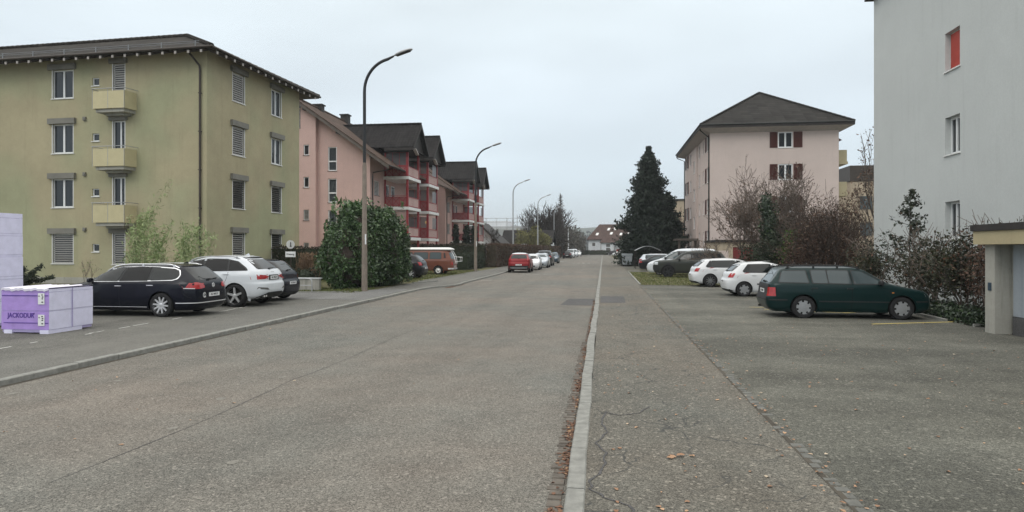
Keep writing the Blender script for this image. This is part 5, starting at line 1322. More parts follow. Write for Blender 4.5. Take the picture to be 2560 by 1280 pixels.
# ---- pink gabled houses with red balcony towers -----------------------
def pink_house(Y0, label, first):
    X0 = -20.58; root = thing('apartment_building', label, 'apartment building', (X0, Y0, 0))
    MF = fmat(Vector((X0, Y0, 0)), Vector((-1, 0, 0)), Vector((0, -1, 0))); MS = fmat(Vector((X0, Y0, 0)), Vector((0, 1, 0)), Vector((1, 0, 0)))
    sr, zr_ = 6.75, 15.45; sl = .70; rl = lambda s: zr_ - abs(s - sr) * sl - .12
    LN = 24.4 if first else 15.2
    tall = [(3.10, 3.93, z, z + 2.15) for z in (8.90, 6.06, 3.22)]; small = [(5.50, 6.02, z, z + .95) for z in (10.28, 7.38, 4.45, 1.5)]; gab = [(6.30, 6.95, 12.75, 14.42)]
    sidew = [(1.10, 2.50, z, z + 1.34) for z in (6.80, 3.93)]
    w = MB(); wall(w, MF, 0, 4.87, -.2, 16, tall, roof=rl, breaks=(sr,)); wall(w, MF, 4.87, 13.5, -.2, 16, small + gab, n=.5, roof=rl, breaks=(sr,))
    w.M = MF; w.quad((4.87, 0, -.2), (4.87, .5, -.2), (4.87, .5, rl(4.87)), (4.87, 0, rl(4.87))); w.M = None
    wall(w, MS, 0, LN, -.2, rl(0), sidew); w.M = MS; w.poly([(LN, -s, z) for s, z in ((0, -.2), (13.5, -.2), (13.5, rl(13.5)), (sr, rl(sr)), (0, rl(0)))]); w.M = None
    w.build('wall', 'pink_plaster', root)
    if first:
        for h in tall: window(MF, h, root, 'single', .14, curt=1, transom=.40, sill='eave_wood', bar=.085)
        for i, h in enumerate(small): window(MF, h, root, 'single', .14, n0=.5, sill='eave_wood', blind='slat_grey' if i > 1 else None, bar=.07)
        window(MF, gab[0], root, 'single', .12, n0=.5, blind='slat_grey', sill='eave_wood', fr='pipe_brown')
        gm = MB(MF); gm.prism([(6.28, .5, 14.52), (6.95, .5, 14.52), (6.95, .5, 15.0), (6.75, .5, 15.05), (6.28, .5, 14.75)], (0, .012, 0)); gm.build('gable_window', 'pale_glass', root)
    for i, h in enumerate(sidew): window(MS, h, root, 'single', .14, blind='slat_grey', sill='eave_wood')
    # main roof
    rf = MB(); y0, y1 = Y0 - 1.25, Y0 + LN + .9; ex = 2.15
    def rx(s): return X0 - s
    zl = zr_ - (sr + ex) * sl
    roof_slab(rf, [(rx(-ex), y0, zl), (rx(-ex), y1, zl), (rx(sr), y1, zr_), (rx(sr), y0, zr_)], .10)
    roof_slab(rf, [(rx(15.6), y0, zl), (rx(15.6), y1, zl), (rx(sr), y1, zr_), (rx(sr), y0, zr_)], .10)
    ro = rf.build('roof', 'brown_tiles', root, uv=True)
    m = MB(); ridge(m, (rx(sr), y0, zr_ + .03), (rx(sr), y1, zr_ + .03), .12); m.build('ridge_tiles', 'brown_tiles', ro, angle=50, uv=True)
    m = MB()    # verge board and boarded underside
    for z_ in (0,):
        m.prism([(rx(-ex), y0, zl - .13), (rx(sr), y0, zr_ - .13), (rx(sr), y0, zr_ - .40), (rx(-ex), y0, zl - .40)], (0, .04, 0))
        m.prism([(rx(sr), y0, zr_ - .13), (rx(15.6), y0, zl - .13), (rx(15.6), y0, zl - .40), (rx(sr), y0, zr_ - .40)], (0, .04, 0))
        m.poly([(rx(-ex), y0 + .05, zl - .15), (rx(sr), y0 + .05, zr_ - .15), (rx(sr), Y0 + .2, zr_ - .15), (rx(-ex), Y0 + .2, zl - .15)])
        m.poly([(rx(-ex), y0 + .05, zl - .15), (rx(-ex), y1, zl - .15), (rx(.2), y1, zl - .15 + (ex + .2) * sl), (rx(.2), y0 + .05, zl - .15 + (ex + .2) * sl)])
    m.build('verge_boards', 'eave_wood', root)
    m = MB()
    for s_ in (-.4, 2.7, 5.8): z_ = zr_ - abs(s_ - sr) * sl; m.box(rx(s_) - .1, rx(s_) + .1, y0 + .25, Y0 + .05, z_ - .52, z_ - .28)
    m.tube([(rx(-ex) + .07, y0, zl - .08), (rx(-ex) + .07, Y0 + 3.0, zl - .08)], .08, 8); m.build('purlins_and_gutter', 'dark_wood', root)
    m = MB(); m.tube([(X0 + 1.9, Y0 + .75, zl - .1), (X0 + 1.3, Y0 + .65, zl - .25), (X0 + .10, Y0 + .5, 8.75), (X0 + .08, Y0 + .5, 8.4), (X0 + .08, Y0 + .5, 0)], .05, 8); m.build('drain_pipe', 'pipe_dark', root, angle=50)
    if first:
        for yy, zt, hw_ in ((Y0 + 4.3, 15.75, .34), (Y0 + 10.9, 16.1, .38)):
            m = MB(); m.box(rx(sr) - .35, rx(sr) + .45, yy - hw_, yy + hw_, 14.6, zt); m.box(rx(sr) - .45, rx(sr) + .55, yy - hw_ - .1, yy + hw_ + .1, zt + .003, zt + .12); m.build('chimney', 'dark_wood', ro)
    # balcony towers
    for bi, (ya, yb) in enumerate(((Y0 + 3.72, Y0 + 7.55), (Y0 + 11.0, Y0 + 14.9))):
        bal = []; xa, xb = X0, -18.2; fl = (8.75, 5.88, 3.02, .15)
        yc = (ya + yb) / 2; er, zrg, zeb = 2.75, 14.0, 11.42
        m = MB()
        for sg in (-1, 1):
            roof_slab(m, [(xb + .75, yc + sg * er, zeb), (X0 - 2.2, yc + sg * er, zeb), (rx(4.9), yc, zrg), (xb + .75, yc, zrg)], .12)
        dr = m.build('dormer_roof', 'dark_tiles', root, uv=True)
        m = MB(); ridge(m, (rx(4.8), yc, zrg + .03), (xb + .75, yc, zrg + .03), .11); m.build('ridge_tiles', 'dark_tiles', dr, angle=50, uv=True)
        m = MB()
        for sg in (-1, 1):
            m.prism([(xb + .76, yc + sg * er, zeb - .08), (xb + .76, yc, zrg - .08), (xb + .76, yc, zrg - .36), (xb + .76, yc + sg * er, zeb - .36)], (.05, 0, 0))
            m.box(X0 + .3, xb + .70, yc + sg * er - .05, yc + sg * er + .05, zeb - .36, zeb - .12)
            m.box(X0, xb + .1, yc + sg * (er - .85) - .1, yc + sg * (er - .85) + .1, zeb - .42, zeb - .14)
        m.poly([(xb + .35, yc - er + .5, zeb - .1), (xb + .35, yc + er - .5, zeb - .1), (xb + .35, yc, zrg - .3)])
        m.quad((X0, yc - er + .3, zeb - .25), (xb + .35, yc - er + .3, zeb - .25), (xb + .35, yc + er - .3, zeb - .25), (X0, yc + er - .3, zeb - .25))
        m.build('gable_boarding', 'dark_wood', dr)
        m = MB(); m.prism([(xb + .5, yc - er + .75, zeb - .22), (xb + .5, yc - er + 1.7, zeb - .62), (xb + .5, yc - er + 1.7, zeb - .50), (xb + .5, yc - er + .75, zeb - .08)], (.30, 0, 0)); m.build('bracket', 'soffit', dr)
        m = MB()
        for x, y, wd in ((xb - .09, ya + .09, .19), (xb - .09, yb - .09, .19), (xa + .12, ya + .06, .12)):
            m.box(x - wd / 2, x + wd / 2, y - wd / 2, y + wd / 2, -.1, zeb - .15)
        m.box(xa + .06, xb, ya + .02, ya + .14, 10.98, 11.10)
        m.build('balcony_posts', 'red_rail', root)
        for fi, z in enumerate(fl):
            m = MB(); m.box(xa, xb + .12, ya - .12, yb + .12, z - .30, z - .02); s_ = m.build('balcony', 'white_paint', root)
            m = MB(); p0, p1 = z + .08, z + .92
            # closed side towards the camera: panel with cross bracing
            m.box(xa + .18, xb - .19, ya + .04, ya + .07, p0, p1); m.build('balustrade_panel', 'red_panel', s_); m = MB(); m.box(xa + .18, xb - .19, yb - .07, yb - .04, p0, p1); m.build('balustrade_panel', 'red_panel', s_)
            m = MB(); N = 3
            for q0 in (p0, p1): m.box(xa + .12, xb - .19, ya + .0, ya + .10, q0 - .03, q0 + .03)
            for i in range(N + 1): x = xa + .2 + (xb - .4 - xa) * i / N; m.box(x - .025, x + .025, ya, ya + .09, p0 + .03, p1 - .03)
            for i in range(N):
                xl = xa + .2 + (xb - .4 - xa) * i / N; xr = xa + .2 + (xb - .4 - xa) * (i + 1) / N
                m.bar((xl, ya + .02, p0 + .03), (xr, ya + .02, p1 - .03), .03, .05); m.bar((xl, ya + .026, p1 - .03), (xr, ya + .026, p0 + .03), .03, .05)
            for q0 in (p0, p1): m.box(xb - .06, xb + .0, ya + .19, yb - .19, q0 - .035, q0 + .035)
            K = 8
            for i in range(K + 1): y = ya + .25 + (yb - ya - .5) * i / K; m.box(xb - .058, xb - .012, y - .04, y + .04, p0 + .03, p1 - .03)
            if fi in (1, 2): m.box(xa + .12, xb, ya + .03, ya + .07, p1 + .12, p1 + .16)
            m.build('balustrade', 'red_rail', s_)
            m = MB(); m.box(xb - .055, xb - .03, ya + .19, yb - .19, p0, p1); m.build('balustrade_backing', 'rosy_plaster', s_)
            # door and window on the wall behind
            for yy in (ya + .35, ya + 2.1): m = MB(); m.box(X0 + .005, X0 + .05, yy, yy + 1.0, z + .05, z + 2.15); m.box(X0 + .052, X0 + .06, yy + .46, yy + .54, z + .15, z + 2.05); m.cm = 1; m.box(X0 + .051, X0 + .056, yy + .08, yy + .92, z + .15, z + 2.05); m.build('balcony_door', ['white_frame', 'pale_glass'], s_)
            if fi == 0 or bi == 1:
                m = MB(); zt = z + 2.22 if fi else 10.97
                K = 3
                for i in range(K):
                    a = xa + .2 + (xb - .4 - xa) * i / K; b_ = a + (xb - .4 - xa) / K
                    m.quad((a + .02, ya + .05, p1 + .08), (b_ - .02, ya + .05, p1 + .08), (b_ - .02, ya + .05, zt), (a + .02, ya + .05, zt))
                if fi < 3 and (fi or bi): m_b = MB(); m_b.quad((xb - .07, ya + 1.9, p1 + .08), (xb - .07, yb - .25, p1 + .08), (xb - .07, yb - .25, zt), (xb - .07, ya + 1.9, zt)); m_b.build('wind_screen', 'screen_glass', s_)
                m.build('wind_screen', 'screen_glass' if fi == 0 else 'pale_glass' if not bi else 'screen_glass', s_)
                m = MB()
                for i in range(K + 1): a = xa + .2 + (xb - .4 - xa) * i / K; m.box(a - .018, a + .018, ya + .02, ya + .08, p1 + .05, zt)
                m.box(xa + .2, xb - .2, ya + .0, ya + .1, p1 + .04, p1 + .12); m.build('screen_frame', 'red_rail', s_)
    if first:
        m = MB(); n_ = 14; V = []
        m.lathe([(.001, -.14), (.10, -.10), (.14, 0), (.10, .10), (.001, .14)], n_, 'z', (-18.9, Y0 + 12.7, 4.75)); lm = m.build('lit_globe_lamp', 'lamp_glow', root, smooth=True)
    return root
m_, n_, l_, b_ = new_mat('lamp_glow'); b_.inputs['Base Color'].default_value = (.9, .5, .15, 1); b_.inputs['Emission Color'].default_value = (1, .55, .16, 1); b_.inputs['Emission Strength'].default_value = 1.3
pink_house(56.51, 'nearer pink gabled house with red balconies, right behind the olive block', True)
pink_house(84.9, 'farther pink gabled house with red balconies, beyond the second street lamp', False)

# ---- rosy hipped block ------------------------------------------------
RX, RY, RW, RL, RT = 9.70, 62.40, 11.15, 17.7, 13.0
rb = thing('apartment_building', 'pale rosy apartment block with brown shutters and a hipped roof', 'apartment building', (RX, RY, 0))
MF = fmat(Vector((RX, RY, 0)), Vector((1, 0, 0)), Vector((0, -1, 0))); MS = fmat(Vector((RX, RY, 0)), Vector((0, 1, 0)), Vector((-1, 0, 0)))
fr_ = [(5.96, 7.23, a, a + 1.42) for a in (11.04, 8.14, 5.24, 2.4)]
lw = []
for a in (11.05, 8.1, 5.15, 2.2): lw += [(.95, 2.05, a, a + 1.40), (3.7, 4.35, a + .1, a + 1.35), (6.35, 7.05, a + .1, a + 1.3), (12.2, 13.2, a + .1, a + 1.3), (15.0, 16.4, a, a + 1.40)]
stairs = [(9.4, 10.4, a, a + 1.3) for a in (9.9, 6.95, 4.0)]
w = MB(); wall(w, MF, 0, RW, -.2, RT, fr_); wall(w, MS, 0, 8.0, -.2, RT, [h for h in lw if h[0] < 8]); wall(w, MS, 8.0, RL, -.2, RT, [h for h in lw if h[0] > 8] + stairs, n=.12)
w.M = MS; w.quad((8, 0, -.2), (8, .12, -.2), (8, .12, RT), (8, 0, RT)); w.quad((RL, .12, -.2), (RL, -RW, -.2), (RL, -RW, RT), (RL, .12, RT)); w.M = MF; w.quad((RW, 0, -.2), (RW, -RL, -.2), (RW, -RL, RT), (RW, 0, RT)); w.M = None
w.build('wall', 'rosy_plaster', rb)
for h in fr_: window(MF, h, rb, 'double', .12, bar=.09)
for h in lw: window(MS, h, rb, 'double' if h[1] - h[0] > 1.05 else 'single', .12, n0=0 if h[0] < 8 else .12)
for h in stairs: window(MS, h, rb, 'single', .12, n0=.12)
def shutter(Mx, a, b, c, d, n=0.0, mat='shutter_brown'):
    m = MB(Mx); m.box(a, b, n + .01, n + .05, c, d)
    z = c + .08
    while z < d - .05: m.obox(((a + b) / 2, n + .055, z), (b - a - .1, .02, .06), Matrix.Rotation(-.5, 3, 'X')); z += .085
    m.build('shutter', mat, rb)
for a, b, c, d in fr_: shutter(MF, 5.23, 5.90, c, d); shutter(MF, 7.29, 8.05, c, d)
for a, b, c, d in lw:
    if a < 1: shutter(MS, a - .62, a - .04, c, d); shutter(MS, b + .04, b + .62, c, d)
    if a > 14: shutter(MS, a - .66, a - .04, c, d, .12); shutter(MS, b + .04, b + .66, c, d, .12)
ov, ze, zr = 1.0, 13.12, 17.3
E = [(RX - ov, RY - ov), (RX + RW + ov, RY - ov), (RX + RW + ov, RY + RL + ov), (RX - ov, RY + RL + ov)]; k = RW / 2 + ov; A1 = (RX + RW / 2, RY - ov + k, zr); A2 = (RX + RW / 2, RY + RL + ov - k, zr)
m = MB()
for pts in ([(*E[0], ze), (*E[1], ze), A1], [(*E[1], ze), (*E[2], ze), A2, A1], [(*E[2], ze), (*E[3], ze), A2], [(*E[3], ze), (*E[0], ze), A1, A2]): roof_slab(m, pts, .10)
ro = m.build('roof', 'grey_tiles', rb, uv=True)
m = MB(); ridge(m, (*E[0], ze + .04), (A1[0], A1[1], zr + .04), .10, .45); ridge(m, (*E[1], ze + .04), (A1[0], A1[1], zr + .04), .10, .45); ridge(m, (*E[3], ze + .04), (A2[0], A2[1], zr + .04), .10, .45); m.build('ridge_tiles', 'grey_tiles', ro, angle=50, uv=True)
m = MB()
for (a, b), (c, d), (ia, ib), (ic, id_) in (((E[0][0], E[0][1]), (E[1][0], E[1][1]), (RX, RY), (RX + RW, RY)), ((E[3][0], E[3][1]), (E[0][0], E[0][1]), (RX, RY + RL), (RX, RY)), ((E[1][0], E[1][1]), (E[2][0], E[2][1]), (RX + RW, RY), (RX + RW, RY + RL))):
    m.quad((a, b, ze - .28), (c, d, ze - .28), (ic, id_, ze - .62), (ia, ib, ze - .62))
m.build('soffit', 'soffit', rb)
m = MB(); q = .002
for a, b in ((E[0], E[1]), (E[3], E[0]), (E[1], E[2])): m.bar((a[0], a[1], ze - .17), (b[0], b[1], ze - .17), .05, .26)
m.build('fascia', 'dark_wood', rb)
m = MB(); m.tube([(E[3][0] - .06, E[3][1], ze - .02), (E[0][0] - .06, E[0][1] - .06, ze - .02), (E[1][0], E[1][1] - .06, ze - .02)], .07, 8)
m.tube([(RX - ov, RY - .6, ze - .1), (RX - ov + .05, RY - .55, ze - .45), (RX - .1, RY + .25, ze - .95), (RX - .08, RY + .25, ze - 1.3), (RX - .08, RY + .25, 0)], .055, 8)
m.tube([(RX - ov, RY + RL + .4, ze - .1), (RX - ov, RY + RL + .2, ze - .5), (RX - .2, RY + RL - .1, ze - .9), (RX - .2, RY + RL - .1, 0)], .055, 8)
m.build('gutter_and_pipes', 'pipe_dark', rb, angle=50)
for z in (9.85, 6.95):
    m = MB(); m.box(RX + RW, RX + RW + 1.1, RY + 1.2, RY + 5, z, z + 1.05); m.box(RX + RW, RX + RW + 1.15, RY + 1.1, RY + 5.1, z - .25, z - .01); bo = m.build('balcony', 'olive_plaster', rb)
m = MB(); m.prism([(RX + RW, RY + 1.2, 12.2), (RX + RW + .7, RY + 1.2, 11.8), (RX + RW, RY + 1.2, 11.5)], (0, 3.8, 0)); m.build('awning', 'shutter_brown', rb)
m = MB(); m.box(RX - 2.3, RX - .13, RY + 6.5, RY + 9.8, 2.75, 2.95); m.box(RX - 2.1, RX - 1.9, RY + 6.8, RY + 7.0, 0, 2.75); m.build('porch_roof', 'eave_wood', rb)
# low garage wing in front of it
gw = thing('garage', 'low beige garage wing with a dark red door, in front of the rosy block', 'garage', (9.3, 56.2, 0))
Mg = fmat(Vector((9.3, 56.2, 0)), Vector((1, 0, 0)), Vector((0, -1, 0)))
m = MB(); wall(m, Mg, 0, 8.5, -.1, 2.45, [(1.25, 3.9, -.1, 2.05), (4.5, 7.1, -.1, 2.05)]); m.M = Mg; m.quad((0, 0, -.1), (0, -6, -.1), (0, -6, 2.45), (0, 0, 2.45)); m.quad((8.5, 0, -.1), (8.5, -6, -.1), (8.5, -6, 2.45), (8.5, 0, 2.45)); m.build('wall', 'beige_plaster', gw)
m = MB(Mg); m.box(-.15, 8.65, -6, .2, 2.452, 2.64); m.build('flat_roof', 'dark_wood', gw)
for a in (1.25, 4.5):
    m = MB(Mg); m.box(a + .01, a + 2.64, -.14, -.10, -.1, 2.04)
    for i in range(9): m.box(a + .1 + i * .28, a + .14 + i * .28, -.10, -.09, 0, 2.0)
    m.build('garage_door', 'red_gate', gw)
m = MB(Mg); m.box(.05, .9, .004, .02, -.1, 1.75); m.build('rendered_panel', 'rosy_plaster', gw)

# ---- white block at the right edge -------------------------------------
wb = thing('apartment_building', 'tall pale grey block with a red blind, cut off by the right edge', 'apartment building', (11.78, 30.9, 0))
WX = 11.78; Mw = fmat(Vector((WX, 30.90, 0)), Vector((0, -1, 0)), Vector((-1, 0, 0)))
hw_ = [(6.10, 7.06, c, d) for c, d in ((8.03, 9.36), (5.14, 6.43), (2.24, 3.52))] + [(11.9, 13.0, c, d) for c, d in ((8.03, 9.36), (5.14, 6.43), (2.24, 3.52))]
m = MB(); wall(m, Mw, 0, 8.6, -.3, 12.85, hw_[:3], depth=.26); wall(m, Mw, 8.6, 26, -.3, 12.85, hw_[3:], n=.02, depth=.26)
m.M = Mw; m.quad((0, 0, -.3), (0, -11, -.3), (0, -11, 12.85), (0, 0, 12.85)); m.quad((8.6, 0, -.3), (8.6, .02, -.3), (8.6, .02, 12.85), (8.6, 0, 12.85)); m.quad((26, .02, -.3), (26, -11, -.3), (26, -11, 12.85), (26, .02, 12.85)); m.build('wall', 'white_plaster', wb)
m = MB(Mw); m.box(-.25, 26.2, -11.2, .30, 12.852, 13.1); m.build('flat_roof', 'dark_wood', wb)
for i, h in enumerate(hw_): window(Mw, h, wb, 'offset', .24, n0=0 if i < 3 else .02, blind='slat_red' if i == 0 else None, curt=1 if i else 0, fr='white_frame', bar=.08)
# ---- grey garage at the right edge --------------------------------------
gr = thing('garage', 'flat-roofed concrete garage with a yellow fascia, at the right edge', 'garage', (8.65, 16.4, 0))
m = MB(); m.box(8.64, 9.0, 16.04, 16.41, -.05, 2.0); m.box(9.0, 9.16, 8.0, 16.38, .42, 2.0); m.build('wall', 'concrete', gr)
m = MB(); m.box(8.93, 8.999, 8, 15.9, .004, .40); m.build('plinth', 'tar_patch', gr)
m = MB(); m.box(8.97, 8.999, 8, 15.95, .41, 1.99); m.build('side_panel', 'blue_panel', gr)
m = MB(); m.box(9.16, 12.2, 16.2, 16.38, -.05, 2.0); m.box(12.0, 12.2, 8.0, 16.38, -.05, 2.0); m.build('rear_wall', 'concrete', gr)
m = MB(); m.box(8.50, 12.5, 7.9, 16.63, 2.0, 2.30); m.build('fascia', 'yellow_plaster', gr)
m = MB(); m.box(8.46, 12.54, 7.86, 16.67, 2.303, 2.45); m.build('roof', 'dark_wood', gr)
m = MB(); m.box(8.625, 8.64, 16.16, 16.28, .96, 1.14); m.build('small_sticker', 'paint_blue', gr)

# ---- buildings behind -----------------------------------------------------
bb = thing('apartment_building', 'beige flat-roofed building behind the dark conifer', 'apartment building', (10.2, 112, 0))
m = MB(); m.box(10.2, 24, 112, 124, -.1, 9.9); m.build('wall', 'beige_plaster', bb)
m = MB(); m.box(10.0, 24.2, 111.8, 124.2, 9.9, 10.15); m.build('flat_roof', 'dark_wood', bb)
for z in (6.8, 3.9):
    for x in (15.5, 19.5): m = MB(); m.box(x, x + 1.2, 111.93, 111.99, z, z + 1.3); m.build('window', 'pale_glass', bb)
b2 = thing('apartment_building', 'beige building with a dark flat attic, between the rosy block and the pale grey block', 'apartment building', (28, 80, 0))
m = MB(); m.box(28, 46, 80, 92, -.1, 9.6); m.build('wall', 'beige_plaster', b2)
m = MB(); m.box(27.9, 46, 79.9, 92, 9.6, 11.4); m.build('attic', 'pipe_brown', b2)
for z in (6.4, 3.4):
    for x in (29.0, 33): m = MB(); m.box(x, x + 1.3, 79.93, 79.99, z, z + 1.5); m.build('window', 'pale_glass', b2)

fh = thing('house', 'distant white house with a steep reddish brown roof full of skylights', 'house', (0, 209, 0))
m = MB()
m.box(-4.6, 12.5, 209, 221, -.1, 5.2); m.box(-.6, 3.4, 206.6, 209.0, -.1, 4.2); m.box(6.6, 10.6, 206.2, 209, -.1, 4.6)
m.build('wall', 'far_white', fh)
m = MB()
roof_slab(m, [(-5.2, 208.2, 4.9), (13.1, 208.2, 4.9), (13.1, 215, 9.8), (-1.2, 215, 9.8)], .2); roof_slab(m, [(-5.2, 222, 4.9), (13.1, 222, 4.9), (13.1, 215, 9.8), (-1.2, 215, 9.8)], .2); roof_slab(m, [(-5.2, 208.2, 4.9), (-5.2, 222, 4.9), (-1.2, 215, 9.8)], .2)
roof_slab(m, [(-1.1, 206.0, 3.9), (5.0, 206.0, 3.9), (5.0, 210.9, 6.9), (1.2, 210.9, 6.9)], .15)
ro = m.build('roof', 'redbrown_tiles', fh, uv=True)
for x, z in ((-2.4, 6.3), (1.2, 7.9), (3.2, 8.0), (8.0, 8.1), (5.0, 6.3), (7.4, 6.4), (2.0, 6.5)):
    y = 208.2 + (z - 4.9) / 4.9 * 6.8; m = MB(); m.prism([(x, y - .3, z - .15), (x + .75, y - .3, z - .15), (x + 1.1, y + .75, z + .62), (x + .35, y + .75, z + .62)], (0, -.03, .05)); m.build('skylight', 'white_paint', ro)
m = MB(); m.box(4.5, 4.75, 214.7, 215, 9.6, 11); m.build('chimney', 'dark_wood', ro)
for x, y, z, a, b in ((-3.4, 208.93, 2.8, .9, 1.0), (-3.4, 208.93, .5, .9, 1.0), (.9, 206.53, 2.5, 1.2, 1.0), (.9, 206.53, 1.2, 1.2, 1.0), (.4, 206.53, 0, 2, 1.0), (7.2, 206.13, 2.6, 1.0, 1.1), (8.9, 206.13, 2.6, 1.0, 1.1), (4.6, 208.93, 2.8, 1.0, 1.1), (4.6, 208.93, .4, 1.0, 1.4)):
    m = MB(); m.box(x, x + a, y, y + .05, z, z + b); m.build('window', 'slat_dark', fh)
m = MB(); m.tube([(3.4, 206.5, 4), (3.4, 206.5, 0)], .08, 6); m.tube([(-.7, 208.9, 5), (-.7, 208.9, 0)], .08, 6); m.build('drain_pipe', 'eave_wood', fh)

gh = thing('house', 'pale blue gable house end behind the long brown hedge', 'house', (-20, 106, 0))
m = MB(); m.poly([(-27, 106, -.1), (-16.4, 106, -.1), (-16.4, 106, 2.7), (-19.6, 106, 5.6), (-27, 106, 5.6)]); m.poly([(-16.4, 106, -.1), (-16.4, 116, -.1), (-16.4, 116, 2.7), (-16.4, 106, 2.7)]); m.build('wall', 'far_white', gh)
m = MB(); roof_slab(m, [(-15.8, 105.3, 2.3), (-15.8, 116, 2.3), (-20.2, 116, 6.3), (-20.2, 105.3, 6.3)], .35); m.build('roof', 'dark_wood', gh)
dh = thing('house', 'house with a long dark grey roof and one skylight, behind the hedge', 'house', (-14, 122, 0))
m = MB(); m.box(-18.5, -9.6, 122, 130, -.1, 3.1); m.build('wall', 'far_white', dh)
m = MB(); roof_slab(m, [(-19, 121.3, 2.9), (-9.2, 121.3, 2.9), (-9.2, 126, 5.5), (-19, 126, 5.5)], .2); roof_slab(m, [(-19, 130.6, 2.9), (-9.2, 130.6, 2.9), (-9.2, 126, 5.5), (-19, 126, 5.5)], .2); rr = m.build('roof', 'dark_tiles', dh, uv=True)
m = MB(); m.prism([(-14.4, 123.4, 4.12), (-13.5, 123.4, 4.12), (-13.5, 124.2, 4.56), (-14.4, 124.2, 4.56)], (0, -.05, .08)); m.build('skylight', 'white_paint', rr)
sh = thing('shed', 'small garden shed with a low pitched roof behind the hedge', 'shed', (-13.6, 112, 0))
m = MB(); m.box(-15.4, -11.9, 112, 115, -.1, 2.1); m.build('wall', 'eave_wood', sh)
m = MB(); roof_slab(m, [(-15.8, 111.6, 2.1), (-13.6, 111.6, 2.75), (-13.6, 115.4, 2.75), (-15.8, 115.4, 2.1)], .12); roof_slab(m, [(-11.5, 111.6, 2.1), (-13.6, 111.6, 2.75), (-13.6, 115.4, 2.75), (-11.5, 115.4, 2.1)], .12); m.build('roof', 'galvanised', sh)
sc = thing('scaffolded_building', 'pale flat building wrapped in scaffolding, behind the pink houses', 'building', (-24, 138, 0))
m = MB(); m.box(-30, -17.2, 138, 150, -.1, 6.6); m.box(-24.5, -20, 138.5, 148, 6.6, 7.8); m.build('wall', 'far_white', sc)
m = MB()
for x in np.arange(-31, -14.5, 2.2):
    for y in (136.4, 137.4): m.tube([(x, y, 0), (x, y, 9.0 if int(x) % 2 else 8.4)], .04, 5)
for z in (4.6, 6.6, 7.5, 8.3):
    for y in (136.4, 137.4): m.tube([(-31, y, z), (-15.6, y, z)], .03, 5)
m.box(-31, -15.6, 136.4, 137.4, 6.3, 6.4); m.build('scaffolding', 'galvanised', sc)
# ------------------------------------------------------------------ trees, shrubs, hedges
def seg_mesh(name, segs, mat, parent=None, origin=None, n=4):
    """tapered sticks: rows of p0(3) p1(3) r0 r1"""
    A = np.array(segs, float); p0, p1, r0, r1 = A[:, :3], A[:, 3:6], A[:, 6], A[:, 7]
    d = p1 - p0; L = np.linalg.norm(d, axis=1, keepdims=True) + 1e-9; d /= L
    u = np.where(np.abs(d[:, 2:3]) > .9, np.array([[1., 0, 0]]), np.array([[0, 0, 1.]])); x = np.cross(d, u); x /= np.linalg.norm(x, axis=1, keepdims=True); y = np.cross(d, x)
    V = np.empty((len(A), 2 * n, 3))
    for k in range(n):
        a = 2 * np.pi * k / n; o = x * np.cos(a) + y * np.sin(a)
        V[:, k] = p0 + o * r0[:, None]; V[:, n + k] = p1 + o * r1[:, None]
    b = np.arange(len(A)) * 2 * n
    F = np.concatenate([np.stack([b + k, b + (k + 1) % n, b + n + (k + 1) % n, b + n + k], 1) for k in range(n)])
    return link_mesh(name, V.reshape(-1, 3), F, mat, parent, True, origin)

def grow(p, d, L, r, depth, segs, tips, spread=.55, up=.12, kids=(2, 3), shrink=.72, wob=.18, minr=.004, nseg=3, along=True):
    p = Vector(p); d = Vector(d).normalized()
    for i in range(nseg):
        d = (d + Vector((R.gauss(0, wob), R.gauss(0, wob), R.gauss(0, wob) + up * .5))).normalized(); q = p + d * (L / nseg)
        ra = r * (1 - .35 * i / nseg); rb = r * (1 - .35 * (i + 1) / nseg)
        segs.append((*p, *q, max(ra, minr), max(rb, minr))); p = q
        if along and depth > 0 and i < nseg - 1 and R.random() < .7:
            e_ = (d + Vector((R.gauss(0, 1), R.gauss(0, 1), R.gauss(0, .6))).normalized() * spread * 1.5).normalized()
            grow(p, e_, L * shrink * .8, rb * .55, depth - 1, segs, tips, spread, up, kids, shrink, wob, minr, nseg, along)
    if depth <= 0: tips.append(tuple(p)); return
    for _ in range(R.randint(*kids)):
        e_ = (d + Vector((R.gauss(0, 1), R.gauss(0, 1), R.gauss(0, .7))).normalized() * spread + Vector((0, 0, up))).normalized()
        grow(p, e_, L * shrink * R.uniform(.8, 1.15), r * .65 * .8, depth - 1, segs, tips, spread, up, kids, shrink, wob, minr, nseg, along)

def tree(name, label, cat, base, segs, bark, leaves=None, leafmat=None, group=None, crown='crown', n=4):
    t = thing(name, label, cat, base, group=group)
    if segs: seg_mesh('trunk' if cat == 'tree' else 'stems', segs, bark, t, n=n)
    if leaves is not None: V, F = leaves; link_mesh(crown, V, F, leafmat, t)
    return t

def near(tips, k, s, size, asp=1.6, up=None):
    T = np.array(tips)[NR.integers(0, len(tips), k)]; return cards(T + NR.normal(0, s, (k, 3)), size, asp, up)

def blob(cs, n, shell=.28, rough=.12):
    """points near the surface of several ellipsoids (cx, cy, cz, rx, ry, rz)"""
    out = []; cs = np.array(cs, float); vol = (cs[:, 3] * cs[:, 5]); pr = vol / vol.sum()
    for c, p in zip(cs, pr):
        k = int(n * p); d = NR.normal(size=(k, 3)); d /= np.linalg.norm(d, axis=1, keepdims=True)
        lump = 1 + rough * (np.sin(d[:, 0] * 7 + c[0]) + np.sin(d[:, 1] * 8 + c[1] * 3) + np.sin(d[:, 2] * 6 + d[:, 0] * 5)) * .5
        r = (1 - shell * NR.random(k) ** 1.5) * lump
        P = c[:3] + d * c[3:6] * r[:, None]; out.append(P)
    P = np.concatenate(out); return P[P[:, 2] > .02]

